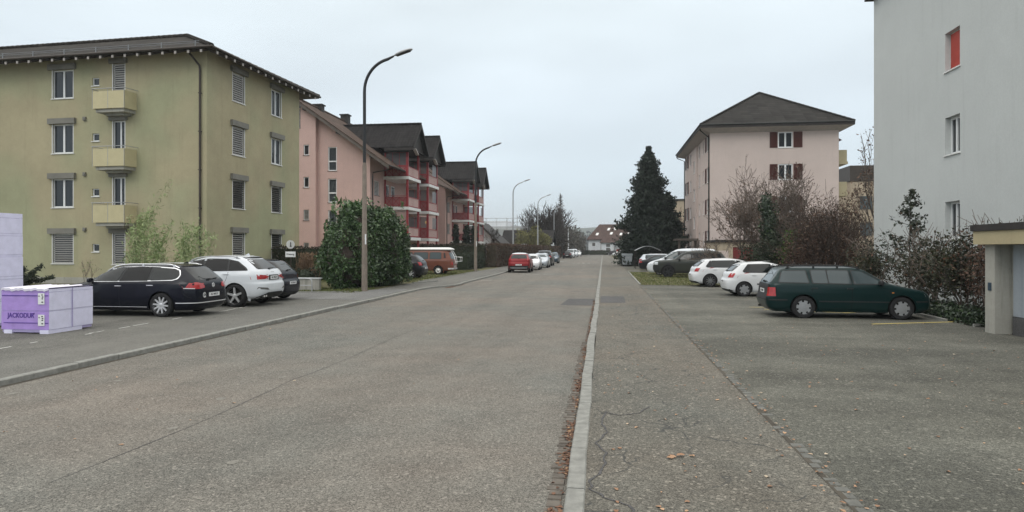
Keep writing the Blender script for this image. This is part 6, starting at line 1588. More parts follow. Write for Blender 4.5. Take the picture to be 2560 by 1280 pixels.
def core(name, cs, mat, parent):
    m = MB()
    for c in cs:
        n = 14; prof = [(math.sin(math.pi * i / 8), -math.cos(math.pi * i / 8)) for i in range(9)]; V = []; F = []
        for s_, h in prof:
            for k in range(n): a = 2 * math.pi * k / n; V.append((c[0] + c[3] * .76 * s_ * math.cos(a), c[1] + c[4] * .76 * s_ * math.sin(a), max(.0, c[2] + c[5] * .76 * h)))
        for i in range(8):
            for k in range(n): q = i * n + k; w_ = i * n + (k + 1) % n; F.append((q, w_, w_ + n, q + n))
        m._add(V, F)
    return m.build(name, mat, parent, smooth=True)

# big laurel by the first lamp
lb = thing('laurel_bush', 'large glossy green laurel bush behind the nearest street lamp', 'bush', (-11.8, 31, 0))
cs = [(-12.1, 29.9, 1.55, 1.05, 1.5, 1.75), (-11.95, 31.4, 2.0, 1.3, 1.8, 2.0), (-12.0, 31.2, 3.1, .8, 1.0, 1.05), (-11.4, 33.2, 1.9, 1.15, 1.5, 1.95), (-11.2, 34.5, 1.5, .8, 1.1, 1.7), (-11.5, 32.6, 2.9, .7, .9, 1.0), (-11.9, 30.6, .8, 1.15, 1.9, .95), (-11.2, 33.4, .8, 1.0, 1.7, .9)]
P = blob(cs, 66000, .26, .24); P = P[np.sin(P[:, 0] * 5.1 + 1) + np.sin(P[:, 1] * 4.3) + np.sin(P[:, 2] * 5.7 + P[:, 1] * 2) + NR.normal(0, .5, len(P)) > -1.5]; V, F = cards(P, .088, 1.9); link_mesh('foliage', V, F, 'laurel', lb)
top = np.array([(-12.2 + NR.normal(0, .5), 31 + NR.normal(0, .9), 3.95) for _ in range(34)] + [(-11.6 + NR.normal(0, .45), 32.8 + NR.normal(0, .7), 3.7) for _ in range(20)])
P = np.concatenate([np.stack([t + NR.normal(0, .05, 3) + np.array([0, 0, z]) for z in np.linspace(-.4, .36 * NR.uniform(.3, 1), 9)]) for t in top]); V, F = cards(P, .13, 2.2, up=(0, 0, .8)); link_mesh('young_shoots', V, F, 'laurel_new', lb)
core('inner_core', cs, 'bark', lb)  # solid dark ellipsoids added inside the laurel to block light

# conifer behind the waste container
def conifer(name, label, x, y, h, rb, mat, nb=900, z0=.3, power=.85, seed=3, droop=.25, lean=0):
    rr = random.Random(seed); segs = [(x, y, 0, x + lean, y, h * .97, .20, .02)]; P = []; NN = []
    for i in range(nb):
        t = (i + rr.random()) / nb; z = z0 + (h - z0) * t; prof = rb * (1 - t) ** power * (1 + .16 * math.sin(t * 37 + rr.random()))
        if t < .12: prof *= .75 + t * 2
        L = max(.18, prof * (rr.uniform(.62, 1.06) if rr.random() < .85 else rr.uniform(1.05, 1.28))); a = rr.uniform(0, 2 * math.pi); cx = x + lean * t
        k = max(4, int(L * 13)); tip = rr.uniform(.05, .28)
        for j in range(k):
            s_ = (j + .5) / k; zz = z - droop * L * s_ + tip * L * s_ ** 3 * 1.4
            if s_ < .25 and rr.random() < .6: continue
            w_ = .13 * (1 - s_ * .6)
            P.append((cx + math.cos(a) * L * s_ + rr.gauss(0, w_), y + math.sin(a) * L * s_ + rr.gauss(0, w_), zz + rr.gauss(0, .07)))
    P = np.array(P); V, F = cards(P, .20, 1.9, up=(0, 0, .35))
    t_ = tree(name, label, 'tree', (x, y, 0), segs, 'bark', (V, F), mat)
    m = MB(); m.lathe([(.01, 0.1), (rb * .55, .3), (rb * .5, h * .25), (rb * .30, h * .5), (rb * .13, h * .75), (.01, h * .9)], 12, 'z', (x, y, 0)); m.build('inner_core', mat, t_, smooth=True)
    return t_
conifer('conifer_tree', 'tall dark green conifer beside the right pavement', 5.05, 75.6, 13.3, 4.0, 'conifer', 2100, .2, .68, 3)
conifer('conifer_tree', 'lower dark conifer merging with the right side of the tall one', 7.2, 76.0, 8.2, 2.7, 'conifer', 900, .2, .6, 5)
conifer('cypress', 'narrow clipped cypress in front of the farther pink house', -18.2, 80.5, 4.8, .62, 'cypress', 380, .1, .35, 8, .05)
conifer('cypress', 'wider clipped cypress beside the second lamp post', -16.8, 80.5, 4.7, .80, 'cypress', 420, .1, .35, 9, .05)
conifer('cypress', 'third clipped cypress, touching the wider one', -15.9, 80.7, 4.6, .72, 'cypress', 420, .1, .35, 10, .05)

# hedges
def hedge(name, label, pts, w, h, mat, dens=90, size=.09, inner='hedge_dark'):
    t = thing(name, label, 'hedge', (pts[0][0], pts[0][1], 0)); Ps = []; m = MB()
    for (ax, ay), (bx, by) in zip(pts, pts[1:]):
        L = math.dist((ax, ay), (bx, by)); d = np.array([(bx - ax) / L, (by - ay) / L, 0]); q = np.array([-d[1], d[0], 0]); o = np.array([ax, ay, 0])
        for area, fn in ((L * h * 2, 0), (L * w, 1), (w * h * 2, 2)):
            k = int(area * dens); s_ = NR.uniform(0, L, k); v = NR.uniform(0, h, k); u = NR.uniform(-w / 2, w / 2, k)
            if fn == 0: u = np.where(NR.random(k) < .5, -w / 2, w / 2)
            if fn == 1: v = np.full(k, h)
            if fn == 2: s_ = np.where(NR.random(k) < .5, 0, L)
            wav = .04 * np.sin(s_ * 1.7) + .03 * np.sin(s_ * 4.1 + v * 3)
            P = o + d * s_[:, None] + q * (u * (1 + wav))[:, None]; P[:, 2] += v * (1 + wav * .5); P += NR.normal(0, .045, P.shape); Ps.append(P)
        m.bar((ax + d[0] * .06, ay + d[1] * .06, h * .49), (bx - d[0] * .06, by - d[1] * .06, h * .49), w - .14, h * .98 - .08)
    P = np.concatenate(Ps); P = P[P[:, 2] > .01]; V, F = cards(P, size, 1.5); link_mesh('foliage', V, F, mat, t); m.build('inner_core', inner, t)
    return t
hedge('hedge', 'long brown clipped hedge along the left pavement, starting at the second lamp', [(-11.3, 66.2), (-10.2, 100), (-9.6, 142)], 1.1, 2.35, 'beech_brown', 75, .10, 'hedge_brownish')
hedge('hedge', 'greyish brown hedge running back behind the camper van', [(-19.5, 66.6), (-11.9, 66.2)], 1.0, 2.35, 'hedge_brownish', 90, .10)
hedge('hedge', 'low dark green clipped hedge block beside the camper van', [(-12.7, 57.8), (-12.3, 64.2)], 1.5, 1.45, 'hedge_dark', 130, .08)
hedge('hedge', 'dark hedge between the olive block and the laurel bush', [(-20.6, 38.6), (-15.0, 38.2)], 1.0, 1.98, 'hedge_brownish', 150, .08)
hedge('hedge', 'dark hedge line in front of the distant white house', [(-9, 204.5), (2.0, 204.5)], 1.2, 1.4, 'hedge_brownish', 30, .16)

# bare trees in the distance
def bare(name, label, base, L, r, depth, mat='bark_far', spread=.55, up=.12, d0=(0, 0, 1), kids=(2, 3), n=3, stems=1, leaf=None, cat='tree', minr=.012, shrink=.72, wob=.16, fan=.25):
    segs = []; tips = []
    for i in range(stems):
        dd = Vector(d0) + (Vector((R.gauss(0, 1), R.gauss(0, 1), 0)) * fan if stems > 1 else Vector((0, 0, 0)))
        grow(Vector(base) + (Vector((R.gauss(0, .15), R.gauss(0, .15), 0)) if stems > 1 else Vector((0, 0, 0))), dd, L, r, depth, segs, tips, spread, up, kids, shrink, wob, minr)
    lv = None; lm = None
    if leaf: k, sp, size, lm, asp = leaf; lv = near(tips, k, sp, size, asp)
    return tree(name, label, cat, base, segs, mat, lv, lm, n=n)
R.seed(21)
bare('bare_tree', 'big leafless tree rising above the brown hedge', (-12.0, 140, 0), 3.3, .22, 4, kids=(2, 4), spread=.50, up=.14, minr=.035, shrink=.78, stems=9, fan=.62)
segs = [(-9.6, 148, 0, -9.5, 148, 14.4, .22, .03)]
for i in range(150):
    t = i / 150; z = 3 + 11 * t; L = (1 - t) * 2.9 * R.uniform(.5, 1.1) + .2; a = R.uniform(0, 6.28)
    p = Vector((-9.55, 148, z)); q = p + Vector((math.cos(a) * L * .6, math.sin(a) * L * .6, -L * .12)); s2 = q + Vector((math.cos(a) * L * .4, math.sin(a) * L * .4, L * .32))
    segs += [(*p, *q, .05, .04), (*q, *s2, .05, .02)]
    for _ in range(4): u_ = p.lerp(s2, R.random()); v_ = u_ + Vector((R.gauss(0, .3), R.gauss(0, .3), R.gauss(0, .18))); segs.append((*u_, *v_, .03, .015))
P = np.array([s_[3:6] for s_ in segs[1:]]); P = P[NR.integers(0, len(P), 700)] + NR.normal(0, .22, (700, 3)); P = P[P[:, 2] < 11]
tree('conifer_tree', 'half bare brown conifer with a pointed top beside the big leafless tree', 'tree', (-9.6, 148, 0), segs, 'bark_far', cards(P, .22, 2.2), 'far_brush')
bare('bare_tree', 'small leafless tree behind the brown hedge, left of the third lamp', (-17.2, 99, 0), 1.9, .14, 4, minr=.02, d0=(.1, 0, 1))
bare('bare_tree', 'slim leafless tree behind the hedge, right of the third lamp', (-14.9, 118, 0), 1.9, .14, 4, minr=.02)
bare('bare_tree', 'leafless tree left of the distant white house', (-6.2, 205, 0), 3.0, .25, 4, minr=.04, spread=.7)
bare('bare_tree', 'leafless tree at the far end of the hedge, by the white vans', (-9.9, 170, 0), 2.9, .22, 4, minr=.035, spread=.7)
def shrub(name, label, cs, n, size, mat, stems=None, cat='bush', asp=1.5, shell=.7, rough=.2, bark='bark', corek=False, up=None):
    t = thing(name, label, cat, (cs[0][0], cs[0][1], 0)); P = blob(cs, n, shell, rough); V, F = cards(P, size, asp, up); link_mesh('foliage', V, F, mat, t)
    if corek: core('inner_core', cs, mat, t)
    c0 = cs[0]; segs = []; tips = []
    for _ in range(stems or 6): grow((c0[0] + R.gauss(0, c0[3] * .2), c0[1] + R.gauss(0, c0[4] * .2), 0), (R.gauss(0, .35), R.gauss(0, .35), 1), c0[2] * .9, .03, 2, segs, tips, .6, .1, (2, 3), .7, .15, .006 if c0[1] < 60 else .02)
    seg_mesh('stems', segs, bark, t); return t
shrub('willow_shrub', 'loose yellow green willow bush above the brown hedge', [(-12.6, 116, 2.6, 3.0, 2.0, 2.9), (-11.0, 117, 2.4, 1.8, 1.8, 2.3), (-14.2, 117, 2.2, 1.6, 1.6, 2.0)], 11000, .16, 'willow', 12, asp=3.5, shell=.9, up=(0, 0, .6), bark='bark_far')
shrub('brown_shrub', 'dull brown thicket at the end of the brown hedge', [(-9.6, 146, 2.4, 1.6, 4, 2.3), (-9.9, 156, 2.6, 1.8, 5, 2.8)], 5000, .22, 'far_brush', 8, asp=2, shell=.9, bark='bark_far')
shrub('brown_shrub', 'hazy grey brown trees where the street ends', [(-9, 186, 4.0, 2.6, 6, 4.6), (-8.0, 200, 3.2, 3.2, 6, 3.6), (-12, 190, 4, 3, 6, 5)], 9000, .32, 'far_brush', 8, asp=2, shell=.9, bark='bark_far')
shrub('evergreen_shrub', 'dark shrub at the foot of the tall conifer', [(3.1, 78.5, 1.0, 1.2, 1.6, 1.2)], 1500, .14, 'conifer', 3, corek=True)
shrub('brown_shrub', 'sparse brown shrub climbing the beige building beside the conifer', [(10.6, 96, 3.0, 2.2, 2.5, 3.4), (11.8, 98, 5.0, 1.4, 2, 3.0)], 2600, .13, 'dry_leaf', 9, asp=2, shell=.95, bark='bark_grey')
P = []
for i in range(26):
    x = -400 + i * 34; P.append((x, 560 + R.uniform(0, 60), 5, 26, 18, R.uniform(9, 17)))
P = blob([(x, y, z, a, b, c) for x, y, z, a, b, c in P], 16000, .5, .2); V, F = cards(P, 2.4, 1.2); o = link_mesh('distant_wood', V, F, 'far_forest'); o['kind'] = 'stuff'
m = MB(); N = 60
for i in range(N):
    x0 = -900 + 1800 * i / N; x1 = -900 + 1800 * (i + 1) / N; g = lambda x: 26 + 16 * math.sin(x * .0052 + 2.6) + 7 * math.sin(x * .019)
    m.quad((x0, 700, -1), (x1, 700, -1), (x1, 980, g(x1)), (x0, 980, g(x0))); m.quad((x0, 980, g(x0)), (x1, 980, g(x1)), (x1, 1300, -1), (x0, 1300, -1))
struct(m.build('hills', 'hill_green'))

# pale bamboo in front of the olive block
R.seed(5)
bt = thing('bamboo', 'pale green feathery bamboo arching in front of the olive wall', 'bamboo', (-19.3, 26.5, 0)); segs = []; LP = []; LN_ = []
stems_ = [((-20.7, 26.8), (1.9, -.2), 5.4)] + [((-20.9 + R.uniform(0, 3.4), 26.6 + R.uniform(-.5, .5)), (R.uniform(-.5, 1.3), R.uniform(-.5, .3)), R.uniform(2.4, 3.5)) for _ in range(30)] + [((-20.8 + R.uniform(-.3, .8), 26.8), (R.uniform(-.5, .8), 0), R.uniform(3.2, 4.1)) for _ in range(9)]
for (bx, by), (lx, ly), H_ in stems_:
    N = 16; pr = None
    for i in range(N + 1):
        t = i / N; p = Vector((bx + lx * t ** 1.7, by + ly * t ** 1.7, H_ * (t - .10 * t ** 4)))
        if pr is not None: segs.append((*pr, *p, .016 * (1 - t * .8) + .004, .016 * (1 - t * .9) + .003))
        pr = p
        if t > .22:
            for _ in range(9 if H_ < 4.5 else 12):
                a = R.uniform(0, 6.28); L = R.uniform(.1, .62) * (1.25 - t); c_ = p + Vector((math.cos(a) * L, math.sin(a) * L, R.uniform(-.22, .12))); LP.append(tuple(c_))
            for _ in range(2): a = R.uniform(0, 6.28); L = .5 * (1.2 - t); segs.append((*p, *(p + Vector((math.cos(a) * L, math.sin(a) * L, .05))), .004, .002))
V, F = cards(np.array(LP), .038, 5.5, up=(0, 0, -.5)); seg_mesh('stems', segs, 'bamboo', bt); link_mesh('foliage', V, F, 'bamboo', bt)
R.seed(8)
def juniper(x, y, L, label, k=1100):
    t = thing('juniper', label, 'shrub', (x, y, 0)); segs = []; LP = []
    for _ in range(15):
        a = R.uniform(-.6, 3.6) - math.pi / 2 if False else R.uniform(0, 6.28); d = Vector((math.cos(a), math.sin(a) * .6, R.uniform(.25, .8))); p = Vector((x, y, .05)); l = L * R.uniform(.5, 1)
        for j in range(6): q = p + d * l / 6; segs.append((*p, *q, .012, .01)); p = q; d.z *= .9; LP += [tuple(q + Vector((R.gauss(0, .07), R.gauss(0, .07), R.gauss(0, .05)))) for _ in range(k // 90)]
    seg_mesh('stems', segs, 'bark', t); V, F = cards(np.array(LP), .07, 3.0); link_mesh('foliage', V, F, 'juniper', t)
juniper(-28.6, 29.0, 1.9, 'spreading dark juniper behind the tall stack of foam boards', 3200)
juniper(-24.6, 30.3, .8, 'small evergreen by the olive wall, above the estate car bonnet', 1500)
juniper(-25.3, 30.3, .6, 'tiny evergreen left of the small one by the olive wall', 900)
bare('bare_shrub', 'small twiggy shrub against the olive wall', (-26.3, 30.6, 0), .5, .012, 3, 'bark_grey', .5, .3, kids=(2, 2), stems=3, cat='shrub', minr=.004, leaf=(60, .06, .05, 'bamboo', 1.5))
t = thing('ornamental_grass', 'dry reddish ornamental grass beside the private way sign', 'grass clump', (-16.2, 34.6, 0)); segs = []; LP = []
for _ in range(260):
    a = R.uniform(0, 6.28); l = R.uniform(.9, 1.75); sp = R.uniform(.05, .42); p = Vector((-16.2 + R.gauss(0, .2), 34.6 + R.gauss(0, .2), 0)); q = p + Vector((math.cos(a) * sp, math.sin(a) * sp, l)); segs.append((*p, *q, .012, .006)); LP += [tuple(p.lerp(q, R.uniform(.45, 1)) + Vector((R.gauss(0, .03), R.gauss(0, .03), 0))) for _ in range(7)]
seg_mesh('blades', segs, 'dry_grass', t); V, F = cards(np.array(LP), .05, 3, up=(0, 0, 1)); link_mesh('plumes', V, F, 'dry_grass', t)
shrub('evergreen_shrub', 'low green shrub behind the railing', [(-14.9, 31.6, .45, .6, .6, .5)], 1500, .07, 'hedge_dark', 3, corek=True)

# planting between the rosy block and the white block
R.seed(33)
bare('bare_tree', 'leafless spreading tree with a few russet leaves in front of the rosy block', (11.0, 41.0, 0), 2.15, .13, 5, 'bark_grey', .62, .12, kids=(2, 3), stems=4, minr=.010, fan=.45, leaf=(1500, .12, .085, 'rust_leaf', 1.4), shrink=.76)
bare('bare_tree', 'leafless bushy tree with dry leaves left of the ivy', (8.6, 40.0, 0), 1.8, .09, 5, 'bark_grey', .6, .10, kids=(2, 3), stems=4, minr=.008, fan=.5, leaf=(1700, .10, .075, 'dry_leaf', 1.4), shrink=.74)
bare('bare_tree', 'slim leaning leafless tree close to the pale grey block', (15.2, 38.5, 0), 3.2, .11, 4, 'bark_grey', .42, .22, d0=(-.30, 0, 1), kids=(2, 3), minr=.010, leaf=(700, .10, .08, 'dry_leaf', 1.4), shrink=.70, wob=.10)
bare('bare_tree', 'second slim leafless tree almost touching the pale grey block', (15.6, 37.2, 0), 3.0, .10, 4, 'bark_grey', .42, .22, d0=(-.05, 0, 1), kids=(2, 3), minr=.010, leaf=(600, .10, .08, 'dry_leaf', 1.4), shrink=.70, wob=.10)
shrub('ivy_column', 'dark ivy-clad stump with a bright green patch, behind the white cars', [(8.85, 36.4, 1.5, .62, .6, 1.6), (8.70, 36.4, 3.0, .42, .4, 1.3), (8.5, 36.4, 4.1, .28, .3, .7)], 5200, .09, 'ivy', 4, corek=True, shell=.3, rough=.35)
shrub('evergreen_shrub', 'bright green leafy shrub in front of the ivy', [(9.45, 34.9, 2.3, .45, .4, .65), (9.1, 34.9, 1.7, .5, .4, .55)], 900, .10, 'bright_leaf', 5)
shrub('evergreen_shrub', 'dull green shrub between the red garage door and the ivy', [(8.0, 35.6, 1.1, 1.2, .8, 1.2), (8.6, 35.2, 1.3, .9, .7, 1.4)], 5000, .08, 'hedge_dark', 5)
shrub('rust_shrub', 'big rusty brown bush beside the pale grey block', [(10.3, 32.8, 1.9, 1.7, 1.3, 2.0), (11.0, 33.4, 2.7, 1.5, 1.1, 1.8), (9.3, 33.0, 1.5, 1.1, 1.0, 1.6), (11.4, 32.3, 1.3, 1.3, 1.0, 1.5)], 12500, .055, 'rust_leaf', 60, asp=2.2, shell=.85, rough=.25)
shrub('dark_shrub', 'dark green bush behind the rusty one', [(11.4, 35.0, 2.2, 1.6, .8, 1.9), (9.9, 35.4, 1.8, 1.3, .8, 1.6)], 5500, .07, 'hedge_brownish', 30, shell=.8, rough=.3)
# holly: a thin leader with tiers of small branches
t = thing('holly_tree', 'young holly tree with a pointed top against the pale grey wall', 'tree', (10.35, 24.2, 0)); segs = [(10.35, 24.2, 0, 10.4, 24.2, 3.95, .035, .01)]; LP = []
for i in range(74):
    tt = (i + .5) / 74; z = .9 + 3.0 * tt; L = (1.05 * (1 - tt) ** .8 + .10) * R.uniform(.6, 1.15); a = R.uniform(0, 6.28); p = Vector((10.37, 24.2, z)); d = Vector((math.cos(a), math.sin(a), R.uniform(.1, .65))).normalized()
    q = p + d * L; segs.append((*p, *q, .010, .005)); LP += [tuple(p.lerp(q, R.uniform(.25, 1.08)) + Vector((R.gauss(0, .05), R.gauss(0, .05), R.gauss(0, .05)))) for _ in range(int(16 * L + 8))]
seg_mesh('trunk', segs, 'bark', t); V, F = cards(np.array(LP), .078, 1.6); link_mesh('crown', V, F, 'holly', t)
for i, (x, y, h, w, mt, lab, k) in enumerate([(10.3, 27.2, 2.1, .95, 'cotoneaster', 'mottled shrub behind the green estate, at the corner of the pale grey block', 3600), (10.15, 22.4, 2.1, 1.0, 'cotoneaster', 'reddish tinged shrub on thin stems beside the holly', 4200), (10.0, 20.3, 2.25, 1.0, 'cotoneaster', 'leafy mottled shrub in front of the lowest window', 4300), (9.9, 18.3, 2.35, .80, 'rust_leaf', 'reddish shrub touching the grey garage', 2600)]):
    shrub('garden_shrub', lab, [(x, y, h * .66, w, 1.15, h * .40), (x + .1, y + .3, h * .45, w * .8, .8, h * .30)], int(k * 1.05), .062, mt, 5, shell=.95, rough=.4, bark='bark_grey')
t = thing('garden_shrub', 'upright leafy shoots sticking up above the grey garage roof', 'bush', (10.1, 18.6, 0)); segs = []; LP = []
for bx, by, H_ in [(10.1 + R.uniform(-.35, .35), 18.7 + R.uniform(-.8, 1.2), R.uniform(2.3, 2.75)) for _ in range(16)] + [(10.55, 17.1, 2.85)]:
    p0 = Vector((bx, by, .2)); p1 = Vector((bx + R.uniform(-.1, .2), by, H_)); segs.append((*p0, *p1, .012, .004))
    for j in range(12): z = .55 + .45 * j / 12; c_ = p0.lerp(p1, z); LP += [tuple(c_ + Vector((sg * .06, R.gauss(0, .04), .0))) for sg in (-1, 1)]
seg_mesh('stems', segs, 'bark', t); V, F = cards(np.array(LP), .055, 2.6); link_mesh('foliage', V, F, 'holly', t)
P = np.stack([NR.uniform(8.95, 10.4, 6000), NR.uniform(17.4, 21, 6000), np.abs(NR.normal(.1, .12, 6000))], 1); V, F = cards(P, .07, 1.6); o = link_mesh('ground_cover', V, F, 'ivy'); o['kind'] = 'stuff'
P = np.stack([NR.uniform(9.4, 11.6, 3000), NR.uniform(21, 33, 3000), np.abs(NR.normal(.08, .08, 3000))], 1); V, F = cards(P, .08, 1.6); o = link_mesh('ground_cover', V, F, 'hedge_dark'); o['kind'] = 'stuff'

# ------------------------------------------------------------------ street furniture
def lamp(x, y, label, first=None, pm=('weathered_concrete', 'pole_dark')):
    if first:
        o = first.copy(); C.objects.link(o); o.location = (x, y, 0); o['label'] = label
        for ch in list(first.children):
            c_ = ch.copy(); C.objects.link(c_); c_.parent = o
            for g in list(ch.children): g_ = g.copy(); C.objects.link(g_); g_.parent = c_
        return o
    t = thing('street_lamp', label, 'street lamp', (x, y, 0), group='street lamps along the left pavement')
    m = MB(); m.tube([(x, y, 0), (x, y, 5.6), (x, y, 5.75)], [.135, .092, .07], 14); m.build('pole', pm[0], t, angle=50)
    m = MB(); P = [(x, y, 5.7), (x, y, 8.9)]
    for i in range(1, 13): a = math.radians(78 * i / 12); rr = 1.35; P.append((x + rr * (1 - math.cos(a)), y, 8.95 + rr * 1.05 * math.sin(a)))
    P.append((x + 1.36, y, 10.47)); m.tube(P, [.070] * 2 + [.066] * 12 + [.04], 10); ar = m.build('arm', pm[1], t, angle=50)
    m = MB(); V = []; F = []; N = 14; d = Vector((.955, 0, .296)); u_ = Vector((-.296, 0, .955)); o_ = Vector((x + 1.36, y, 10.46))
    prof = [(0, .02, .02), (.06, .06, .045), (.16, .12, .075), (.4, .165, .095), (.7, .155, .08), (.85, .10, .05), (.90, .03, .02)]
    for q, w_, h_ in prof:
        for k in range(N): a = 2 * math.pi * k / N; V.append(tuple(o_ + d * q + Vector((0, w_ * math.cos(a), 0)) + u_ * (h_ * max(math.sin(a), -.35) + .02)))
    for i in range(len(prof) - 1):
        for k in range(N): a = i * N + k; b_ = i * N + (k + 1) % N; F.append((a, b_, b_ + N, a + N))
    m._add(V, F); m.build('lamp_head', 'lamp_head', t, smooth=True)
    m = MB(); c0 = o_ + d * .45 - u_ * .02; m.obox(c0, (.66, .22, .025), Matrix((d, Vector((0, 1, 0)), u_)).transposed()); m.build('lamp_glass', 'alloy_dark', t)
    m = MB(); m.box(x + .06, x + .115, y - .12, y - .085, 2.1, 2.55); m.build('number_tag', 'plate_white', t)
    return t
L0 = lamp(-10.58, 28.35, 'tall curved street lamp nearest the camera, in front of the laurel bush')
for x, y, lab in ((-10.6, 54.4, 'second nearest street lamp, between the camper van hedge and the red SUV'), (-11.4, 83.5, 'third street lamp, standing in the hedge left of the dark roofed house'), (-10.55, 107, 'fourth street lamp, in front of the willow bush'), (-9.9, 134, 'fifth street lamp, among the bare trees'), (-10.1, 206, 'farthest street lamp, near the white house')):
    if y == 83.5: L0 = lamp(x, y, lab, None, ('galvanised', 'galvanised'))
    else: lamp(x, y, lab, L0)
t = thing('utility_pole', 'pale thin pole behind the white vans', 'pole', (-9.0, 172, 0)); m = MB(); m.tube([(-9.0, 172, 0), (-9.0, 172, 7.2)], [.16, .11], 8); m.build('shaft', 'far_white', t); m = MB(); m.box(-9.3, -8.7, 171.9, 172.1, 7.0, 7.15); m.build('crossarm', 'eave_wood', t)
t = thing('street_sign', 'white private way sign with a round sign above it, on a brown post', 'sign', (-15.8, 31.85, 0))
m = MB(); m.tube([(-15.8, 31.85, 0), (-15.8, 31.85, 2.35)], .03, 8); m.build('post', 'pipe_brown', t)
m = MB(); m.box(-16.07, -15.53, 31.79, 31.81, 1.48, 1.76); pl_ = m.build('sign_board', 'plate_white', t)
text_mesh('lettering', 'Privatweg', .125, Matrix(((1, 0, 0, -15.8), (0, 0, -1, 31.785), (0, 1, 0, 1.62), (0, 0, 0, 1))), 'ink', pl_, bold=.002, sx=.85)
m = MB(); Mx_ = Matrix.Translation((-15.8, 31.80, 2.12)) @ Matrix.Rotation(math.radians(52), 4, 'Z'); m.M = Mx_; m.lathe([(.001, -.012), (.22, -.012), (.22, .012), (.001, .012)], 24, 'y'); m.build('round_sign', 'white_paint', t)
m = MB(Mx_); m.obox((0, -.02, .02), (.04, .01, .2), Matrix.Identity(3)); m.obox((.0, -.02, -.09), (.09, .01, .05), Matrix.Identity(3)); m.build('pictogram', 'ink', t)
t = thing('railing', 'low galvanised tube railing in front of a pale low wall', 'railing', (-13.4, 27.4, 0)); m = MB()
m.tube([(-15.2, 27.35, .60), (-12.72, 27.35, .60), (-12.62, 27.35, .55), (-12.6, 27.35, .45), (-12.6, 27.35, 0)], .024, 8); m.tube([(-15.2, 27.35, .30), (-12.6, 27.35, .30)], .016, 6)
for x in (-13.9, -15.2): m.tube([(x, 27.35, 0), (x, 27.35, .6)], .02, 6)
m.build('tubes', 'galvanised', t, angle=50)
t = thing('garden_wall', 'pale low concrete wall behind the tube railing', 'wall', (-13.6, 28.2, 0)); m = MB()
for i in range(4): x = -16.3 + i * .93; m.box(x, x + .91, 28.1, 28.3, .0, .55)
m.build('wall_blocks', 'concrete', t); m = MB(); m.box(-16.35, -12.55, 28.06, 28.34, .553, .60); m.build('coping', 'white_plaster', t)
t = thing('waste_container', 'grey wheeled waste container with a lid, at the edge of the right pavement', 'container', (2.6, 73.4, 0))
m = MB(); V = [(2.12, 73, .18), (3.05, 73, .18), (3.05, 73.9, .18), (2.12, 73.9, .18), (2.03, 72.9, 1.2), (3.14, 72.9, 1.2), (3.14, 74, 1.2), (2.03, 74, 1.2)]; m._add(V, [(3, 2, 1, 0), (0, 1, 5, 4), (1, 2, 6, 5), (2, 3, 7, 6), (3, 0, 4, 7)])
m.box(2.0, 3.17, 72.87, 74.03, 1.15, 1.22); m.build('body', 'bin_grey', t); m = MB(); m.prism([(1.99, 72.86, 1.224), (1.99, 74.04, 1.224), (1.99, 74.04, 1.30), (1.99, 73.4, 1.38), (1.99, 72.86, 1.30)], (1.19, 0, 0)); m.build('lid', 'bin_grey', t)
m = MB()
for x in (2.2, 2.95): m.lathe([(.001, -.03), (.09, -.03), (.09, .03), (.001, .03)], 12, 'y', (x, 73.1, .09)); m.lathe([(.001, -.03), (.09, -.03), (.09, .03), (.001, .03)], 12, 'y', (x, 73.8, .09))
m.build('wheels', 'rubber', t); m = MB(); m.box(2.35, 2.85, 72.92, 72.94, .9, .98); m.build('label_strip', 'galvanised', t)
for i, (x, y, h) in enumerate(((1.98, 76.0, 1.55), (3.55, 75.6, 1.15))):
    t = thing('waste_bin', ('dark green waste bin, left of the grey container', 'dark green waste bin, right of the grey container')[i], 'bin', (x + .4, y + .4, 0))
    m = MB(); m.prism([(x + .05, y + .05, .08), (x + .85, y + .05, .08), (x + .85, y + .75, .08), (x + .05, y + .75, .08)], (0, 0, h)); m.build('body', 'bin_green', t); m = MB(); m.box(x, x + .9, y, y + .8, h + .083, h + .15); m.build('lid', 'bin_green', t)
t = thing('bicycle_shelter', 'small shelter with a thin arched roof behind the dark coupe', 'shelter', (4.2, 64.5, 0)); m = MB(); N = 14
A_ = [(3.05 + 2.4 * i / N, 1.72 + .42 * math.sin(math.pi * i / N)) for i in range(N + 1)]
for (x0, z0), (x1, z1) in zip(A_, A_[1:]): m.prism([(x0, 64, z0), (x1, 64, z1), (x1, 66.6, z1), (x0, 66.6, z0)], (0, 0, .03))
m.build('arched_roof', 'galvanised', t); m = MB()
for x in (3.06, 5.44):
    for y in (64.05, 66.5): m.tube([(x, y, 0), (x, y, 1.74)], .03, 6)
m.build('posts', 'dark_wood', t)
t = thing('notice_sign', 'small red and white sign by the right pavement in the distance', 'sign', (3.3, 150, 0)); m = MB(); m.tube([(3.3, 150, 0), (3.3, 150, 1.4)], .05, 6); m.build('post', 'galvanised', t)
m = MB(); m.box(2.95, 3.65, 149.85, 149.93, .9, 1.35); m.build('white_panel', 'plate_white', t); m = MB(); m.box(2.95, 3.65, 149.85, 149.93, 1.352, 1.8); m.build('red_panel', 'cloth_red', t)

